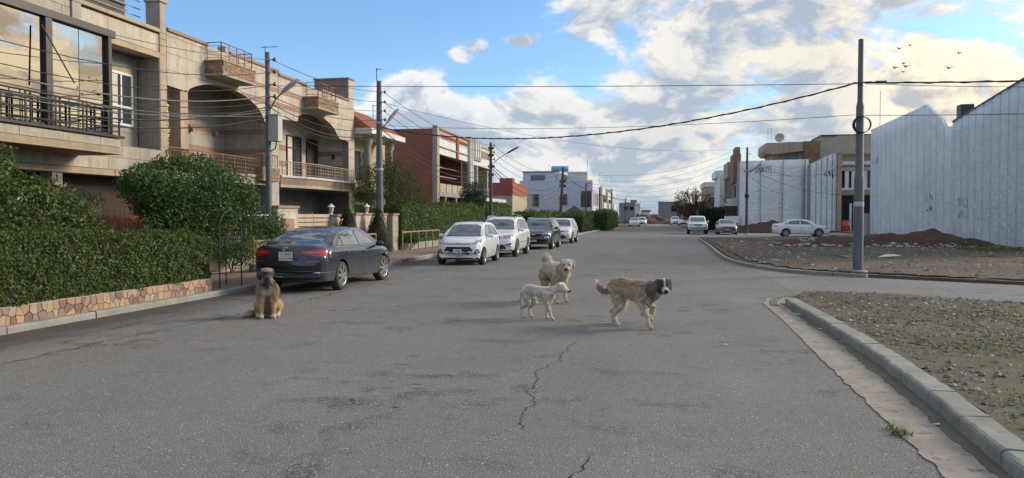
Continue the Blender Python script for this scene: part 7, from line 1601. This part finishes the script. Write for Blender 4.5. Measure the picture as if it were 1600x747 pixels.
def dog(label, loc, rz, S, body, legs, tail, head, hyaw, hpitch, coat, furlen=.03, nfur=26000, voxel=.0125, seed=0, hs=1.0, ears='drop'):
    t = thing('dog', label, 'dog', loc, rz, 'stray dogs on the road', local=True); mb = MB()
    sc = lambda P: [tuple(v * S for v in p) for p in P]
    chain_balls(mb, sc(body), .82)
    for l in legs: chain_balls(mb, sc(l))
    chain_balls(mb, sc(tail))
    H = Matrix.Translation(Vector(head) * S) @ Matrix.Rotation(hyaw, 4, 'Z') @ Matrix.Rotation(-hpitch, 4, 'Y') @ Matrix.Scale(S * hs, 4)
    def hb(c, r): p = H @ Vector(c); rr_ = [x * S * hs for x in r]; k = len(mb.v); mb.ball((0, 0, 0), 1, 14, 10); M3 = Matrix.Rotation(hyaw, 4, 'Z') @ Matrix.Rotation(-hpitch, 4, 'Y') @ Matrix.Diagonal((*rr_, 1)); mb.v[k:] = [tuple((M3 @ Vector(v)) + p) for v in mb.v[k:]]
    hb((0, 0, 0), (.135, .118, .115)); hb((.03, 0, .035), (.10, .10, .085)); hb((.075, 0, -.02), (.09, .078, .07)); hb((-.03, 0, -.05), (.12, .105, .10))
    for x, r, z in ((.12, .062, -.035), (.155, .057, -.042), (.19, .053, -.047), (.215, .048, -.050)): hb((x, 0, z), (r, r * .95, r * .88))
    hb((.15, 0, -.085), (.075, .036, .022))
    for s_ in (-1, 1):
        if ears == 'drop':
            for c, r in (((-.01, .095 * s_, .075), (.05, .026, .035)), ((0, .118 * s_, .04), (.050, .020, .050)), ((.01, .125 * s_, -.005), (.042, .017, .050)), ((.015, .125 * s_, -.045), (.028, .014, .035))): hb(c, r)
        else:
            for c, r in (((-.02, .09 * s_, .085), (.04, .03, .04)), ((-.03, .12 * s_, .075), (.035, .028, .03))): hb(c, r)
    tmp = mb.obj('tmp', None, t); md = tmp.modifiers.new('r', 'REMESH'); md.mode = 'VOXEL'; md.voxel_size = voxel; sm = tmp.modifiers.new('s', 'SMOOTH'); sm.iterations = 5; sm.factor = .5
    dg = bpy.context.evaluated_depsgraph_get(); dg.update(); me = bpy.data.meshes.new_from_object(tmp.evaluated_get(dg)); bpy.data.objects.remove(tmp)
    me.materials.clear(); o = link('body', me, MA['fur'], t); me.polygons.foreach_set('use_smooth', [True] * len(me.polygons))
    n = len(me.vertices); co = np.empty(n * 3); me.vertices.foreach_get('co', co); co = co.reshape(-1, 3); Hi = H.inverted()
    # the ruff and haunches swell a little; colours are the animal's own patches
    cols = np.ones((n, 4))
    for i in range(n):
        p = Vector(co[i]); q = Hi @ p; cols[i, :3] = coat(p / S, q, noise.noise(p * 9) * .5 + noise.noise(p * 25) * .3)
    at = me.color_attributes.new('coat', 'FLOAT_COLOR', 'POINT'); at.data.foreach_set('color', cols.ravel())
    # fur: short tufts lying back along the body
    me.calc_loop_triangles(); g = np.random.default_rng(seed); tr = np.empty(len(me.loop_triangles) * 3, dtype=np.int32); me.loop_triangles.foreach_get('vertices', tr); tr = tr.reshape(-1, 3)
    A, B, C = co[tr[:, 0]], co[tr[:, 1]], co[tr[:, 2]]; cr = np.cross(B - A, C - A); ar_ = np.linalg.norm(cr, axis=1); pr_ = ar_ / ar_.sum(); idx = g.choice(len(tr), nfur, p=pr_); u, v = g.random((2, nfur, 1)); fl = (u + v) > 1; u = np.where(fl, 1 - u, u); v = np.where(fl, 1 - v, v)
    P = A[idx] + (B - A)[idx] * u + (C - A)[idx] * v; Nn = cr[idx] / (ar_[idx][:, None] + 1e-12); cc = cols[tr[idx, 0]]
    flow = np.tile(np.array([-.75, 0, -.65]), (nfur, 1)); flow = flow - Nn * (flow * Nn).sum(1)[:, None]
    loc_l = np.ones((nfur, 1)); Hd = np.array([list(Hi @ Vector(p)) for p in P]); inh = (np.linalg.norm(Hd * np.array([1, 1, 1]), axis=1) < .21) | ((Hd[:, 0] > .05) & (Hd[:, 0] < .3) & (abs(Hd[:, 1]) < .12) & (abs(Hd[:, 2]) < .2)); loc_l[inh] = .30
    loc_l[(P[:, 2] < .30 * S)] *= .40
    q_ = P / S; ck = np.stack([np.sin(q_[:, 0] * 41 + 3 * np.sin(q_[:, 2] * 23)), np.sin(q_[:, 1] * 37 + q_[:, 2] * 29), np.sin(q_[:, 2] * 43 + q_[:, 0] * 19)], 1)      # locks part and clump
    d = flow * .85 + Nn * .42 + ck * .22 + g.normal(0, .12, (nfur, 3)); d /= np.linalg.norm(d, axis=1)[:, None]; ln = furlen * g.uniform(.5, 1.25, (nfur, 1)) * loc_l
    sd_ = np.cross(d, Nn); sd_ /= np.linalg.norm(sd_, axis=1)[:, None] + 1e-9; w = (.0016 + furlen * .035) * g.uniform(.6, 1.4, (nfur, 1)); Pb = P - Nn * .004
    V = np.stack([Pb - sd_ * w, Pb + sd_ * w, Pb + d * ln - np.array([0, 0, 1]) * ln * .12], 1).reshape(-1, 3)
    fm = bpy.data.meshes.new('fur'); fm.vertices.add(3 * nfur); fm.vertices.foreach_set('co', V.astype(np.float32).ravel()); fm.loops.add(3 * nfur); fm.loops.foreach_set('vertex_index', np.arange(3 * nfur, dtype=np.int32)); fm.polygons.add(nfur); fm.polygons.foreach_set('loop_start', np.arange(0, 3 * nfur, 3, dtype=np.int32)); fm.update(calc_edges=True)
    fc = np.repeat(cc * np.concatenate([g.uniform(.62, 1.28, (nfur, 1)) * (1 + .16 * ck[:, :1])] * 3 + [np.ones((nfur, 1))], 1), 3, 0); fa = fm.color_attributes.new('coat', 'FLOAT_COLOR', 'POINT'); fa.data.foreach_set('color', fc.ravel())
    link('fur', fm, MA['fur'], t)
    for s_ in (-1, 1):
        e = MB(); e.ball(H @ Vector((.098, .052 * s_, .022)), .0165 * S * hs, 10, 8); e.obj('eye', MA['eye'], t)
    e = MB(); e.ball(H @ Vector((.258, 0, -.035)), (.026 * S * hs, .028 * S * hs, .020 * S * hs), 10, 8); e.obj('nose', MA['wet'], t)
    e = MB(); e.tube([H @ Vector((.235, .0, -.085)), H @ Vector((.20, .035, -.088)), H @ Vector((.13, .055, -.075))], .004 * S, 5).tube([H @ Vector((.235, .0, -.085)), H @ Vector((.20, -.035, -.088)), H @ Vector((.13, -.055, -.075))], .004 * S, 5); e.obj('mouth', MA['wet'], t)
    for l in legs:
        x, y, z, r = l[-1]
        for k in (-1, 0, 1):
            e = MB(); e.ball(((x + r * .8 ) * S, (y + k * r * .5) * S, max(.012, (z - r * .4) * S)), (.012 * S, .007 * S, .008 * S), 6, 5); e.obj('claw', MA['collar'], t)
    return t
def mixc(a, b_, t): t = max(0, min(1, t)); return tuple(x + (y - x) * t for x, y in zip(a, b_))
def sstep(a, b_, x): t = max(0, min(1, (x - a) / (b_ - a))); return t * t * (3 - 2 * t)
BODY = [(-.46, 0, .83, .155), (-.34, 0, .85, .165), (-.15, 0, .825, .165), (.05, 0, .785, .195), (.22, 0, .755, .225), (.36, 0, .765, .215), (.46, 0, .81, .19), (.56, 0, .86, .165), (.65, 0, .90, .15)]
def fleg(s_, fx=0.0, lift=0.0, wx=0.0, y=.115): return [(.36, s_ * .10, .74, .105), (.30, s_ * (y + .01), .53, .068), (.31 + wx + fx * .5, s_ * y, .27 + lift * .8, .045), (.31 + fx, s_ * y, .085 + lift, .038), (.37 + fx, s_ * y, .042 + lift * .9, .046)]
def hleg(s_, fx=0.0, y=.115, up=0.0): return [(-.40, s_ * .085, .80, .13), (-.35 + fx * .25, s_ * y, .62, .112), (-.26 + fx * .5, s_ * (y + .01), .47, .070), (-.50 + fx * .9, s_ * y, .27 + up, .042), (-.475 + fx, s_ * y, .085 + up, .036), (-.41 + fx, s_ * y, .04 + up * .8, .044)]
# --- right-hand dog: sandy, grey ruff, dark patches round the eyes with a white blaze
def coat4(p, q, n):
    c = mixc((.54, .39, .25), (.68, .56, .42), sstep(.75, .55, p.z) + n * .6)
    c = mixc(c, (.30, .19, .11), sstep(.85, 1.0, p.z + n * .1) * .6)
    ruff = sstep(.28, .42, p.x + n * .12) * sstep(.50, .62, p.z); c = mixc(c, (.38, .32, .26), ruff * (.6 + n * 1.4))
    c = mixc(c, (.62, .55, .46), sstep(.5, .30, p.z) * .9)
    if p.x > .40 and p.z < .82: c = mixc(c, (.55, .45, .33), .6)
    if p.x < -.52 and p.z > .62: c = mixc((.36, .24, .15), (.76, .70, .62), sstep(-.86, -.96, p.x))
    if q.x > -.14 and (q.length < .26 or (q.x > .08 and q.length < .33)):
        c = (.40, .34, .28)
        if q.x > .0: c = mixc((.05, .04, .04), (.34, .29, .25), sstep(.085, .11, abs(abs(q.y) - .055) + max(0, -q.z - .02) * .8))
        if abs(q.y) < .015 + .01 * n and q.x > 0: c = (.66, .60, .52)
        if q.x > .145: c = mixc(c, (.60, .54, .46), .9)
        if abs(q.y) > .105: c = (.16, .12, .10)
        if q.x > .225 and q.z > -.07: c = (.05, .045, .045)
    return c
dog('sandy dog with grey ruff and white blaze walking right, one forepaw raised', (-.42, 11.95, 0), R(-31), .735, [(x, y, z, r * 1.05) for x, y, z, r in BODY],
    [fleg(-1, .14, 0, .02), fleg(1, -.02, .16, .10), hleg(-1, .10), hleg(1, -.14, up=.02)],
    [(-.52, 0, .86, .055), (-.62, 0, .77, .042), (-.73, 0, .725, .040), (-.84, .01, .76, .042), (-.92, .02, .85, .042), (-.99, .02, .92, .025)], (.74, -.05, .935), R(-46), R(-8), coat4, .062, 42000, seed=1, hs=1.28)
# --- small white dog in profile
def coat2(p, q, n):
    c = mixc((.56, .49, .39), (.70, .65, .57), .5 + n * 1.2); c = mixc(c, (.48, .39, .29), sstep(.66, .45, p.z) * .45)
    if q.x > -.14 and (q.length < .26 or (q.x > .08 and q.length < .33)):
        c = (.62, .55, .46)
        if abs(q.y) > .10: c = (.56, .45, .34)
        if q.x > .225 and q.z > -.07: c = (.05, .045, .045)
    return c
B2 = [(x, y, z, r * .88) for x, y, z, r in BODY[:-3]] + [(.46, 0, .85, .135), (.56, 0, .90, .115), (.64, 0, .93, .105)]
dog('small white stray dog in profile with a hanging tail, nearest the middle of the road', (-2.02, 12.62, 0), R(-24), .575, B2,
    [fleg(-1, .17, 0, .03, .09), fleg(1, -.13, .0, -.02, .09), hleg(-1, -.10, .09), hleg(1, .10, .09)],
    [(-.54, 0, .86, .045), (-.62, 0, .74, .04), (-.645, 0, .56, .036), (-.64, 0, .38, .03), (-.62, 0, .27, .02)], (.74, 0, .975), R(4), R(-12), coat2, .030, 30000, .0105, seed=2, hs=1.22)
# --- big cream dog with curled tail
def coat3(p, q, n):
    c = mixc((.52, .385, .24), (.66, .55, .40), sstep(.6, .9, p.z) + n * .6); c = mixc(c, (.62, .54, .43), sstep(.28, .45, p.x) * .8)
    if p.x < -.35 and p.z < .78: c = mixc(c, (.34, .20, .11), .6)
    c = mixc(c, (.52, .42, .30), sstep(.45, .25, p.z) * .7)
    if q.x > -.14 and (q.length < .26 or (q.x > .08 and q.length < .33)):
        c = (.62, .54, .43)
        if abs(q.y) > .10: c = (.45, .33, .22)
        if q.x > .215 and q.z > -.07: c = (.05, .045, .045)
        if q.x > .05 and abs(abs(q.y) - .05) < .022 and abs(q.z - .02) < .02: c = (.15, .11, .08)
    return c
dog('large cream dog with curled tail looking at us from behind the white dog', (-2.12, 15.15, 0), R(-56), .80, [(x, y, z, r * 1.06) for x, y, z, r in BODY],
    [fleg(-1, .03), fleg(1, .10, .03), hleg(-1, -.02), hleg(1, .14)],
    [(-.52, 0, .93, .06), (-.58, 0, 1.02, .06), (-.55, 0, 1.10, .065), (-.45, 0, 1.14, .07), (-.36, 0, 1.10, .065), (-.32, 0, 1.04, .05)], (.74, .0, .985), R(-34), R(-8), coat3, .060, 42000, .014, seed=3, hs=1.25)
# --- sitting dog, black mask
def coat1(p, q, n):
    c = mixc((.38, .235, .115), (.50, .34, .185), .5 + n); 
    if p.z > .30: c = mixc(c, (.20, .14, .09), sstep(.02, .20, n + .05) * .5)
    if p.x > .10 and abs(p.y) < .10 and .30 < p.z < .60: c = mixc(c, (.62, .52, .40), sstep(.10, .06, abs(p.y)) * sstep(.60, .50, p.z))
    if p.x > .08 and .52 < p.z < .68: c = mixc(c, (.13, .09, .065), .6 * sstep(.13, .05, abs(p.y)))
    if p.z < .08: c = mixc(c, (.58, .48, .36), .7)
    if p.x < -.18 and p.z < .16 and abs(p.y) > .1: c = mixc(c, (.27, .12, .05), .8)
    if q.x > -.12 and (q.length < .24 or (q.x > .08 and q.length < .33)):
        c = mixc((.24, .17, .11), (.035, .03, .03), sstep(.03, .09, q.x + abs(q.z) * .1))
        if q.z > .055: c = (.34, .25, .165)
        if abs(q.y) > .105: c = (.035, .03, .028)
    return c
SB = [(-.24, 0, .17, .16), (-.20, 0, .28, .16), (-.10, 0, .41, .165), (-.01, 0, .51, .16), (.05, 0, .58, .14), (.07, 0, .66, .112), (.09, 0, .73, .095)]
SL = [[(.06, s_ * .10, .50, .080), (.06, s_ * .105, .33, .056), (.10, s_ * .10, .15, .040), (.115, s_ * .10, .055, .036), (.16, s_ * .10, .034, .044)] for s_ in (-1, 1)] + [[(-.18, s_ * .12, .19, .13), (-.04, s_ * .145, .20, .085), (-.12, s_ * .155, .09, .055), (-.03, s_ * .155, .045, .042), (.04, s_ * .15, .036, .042)] for s_ in (-1, 1)]
dog('tan shaggy dog with a black face sitting upright beside the rear of the dark saloon', (-6.58, 11.85, 0), R(-90 + 26), 1.0, SB, SL,
    [(-.30, -.02, .10, .06), (-.30, -.16, .06, .055), (-.22, -.30, .055, .055), (-.12, -.38, .05, .045), (-.06, -.42, .045, .02)], (.13, 0, .765), R(4), R(-6), coat1, .048, 44000, .013, seed=4, hs=.84, ears='drop')
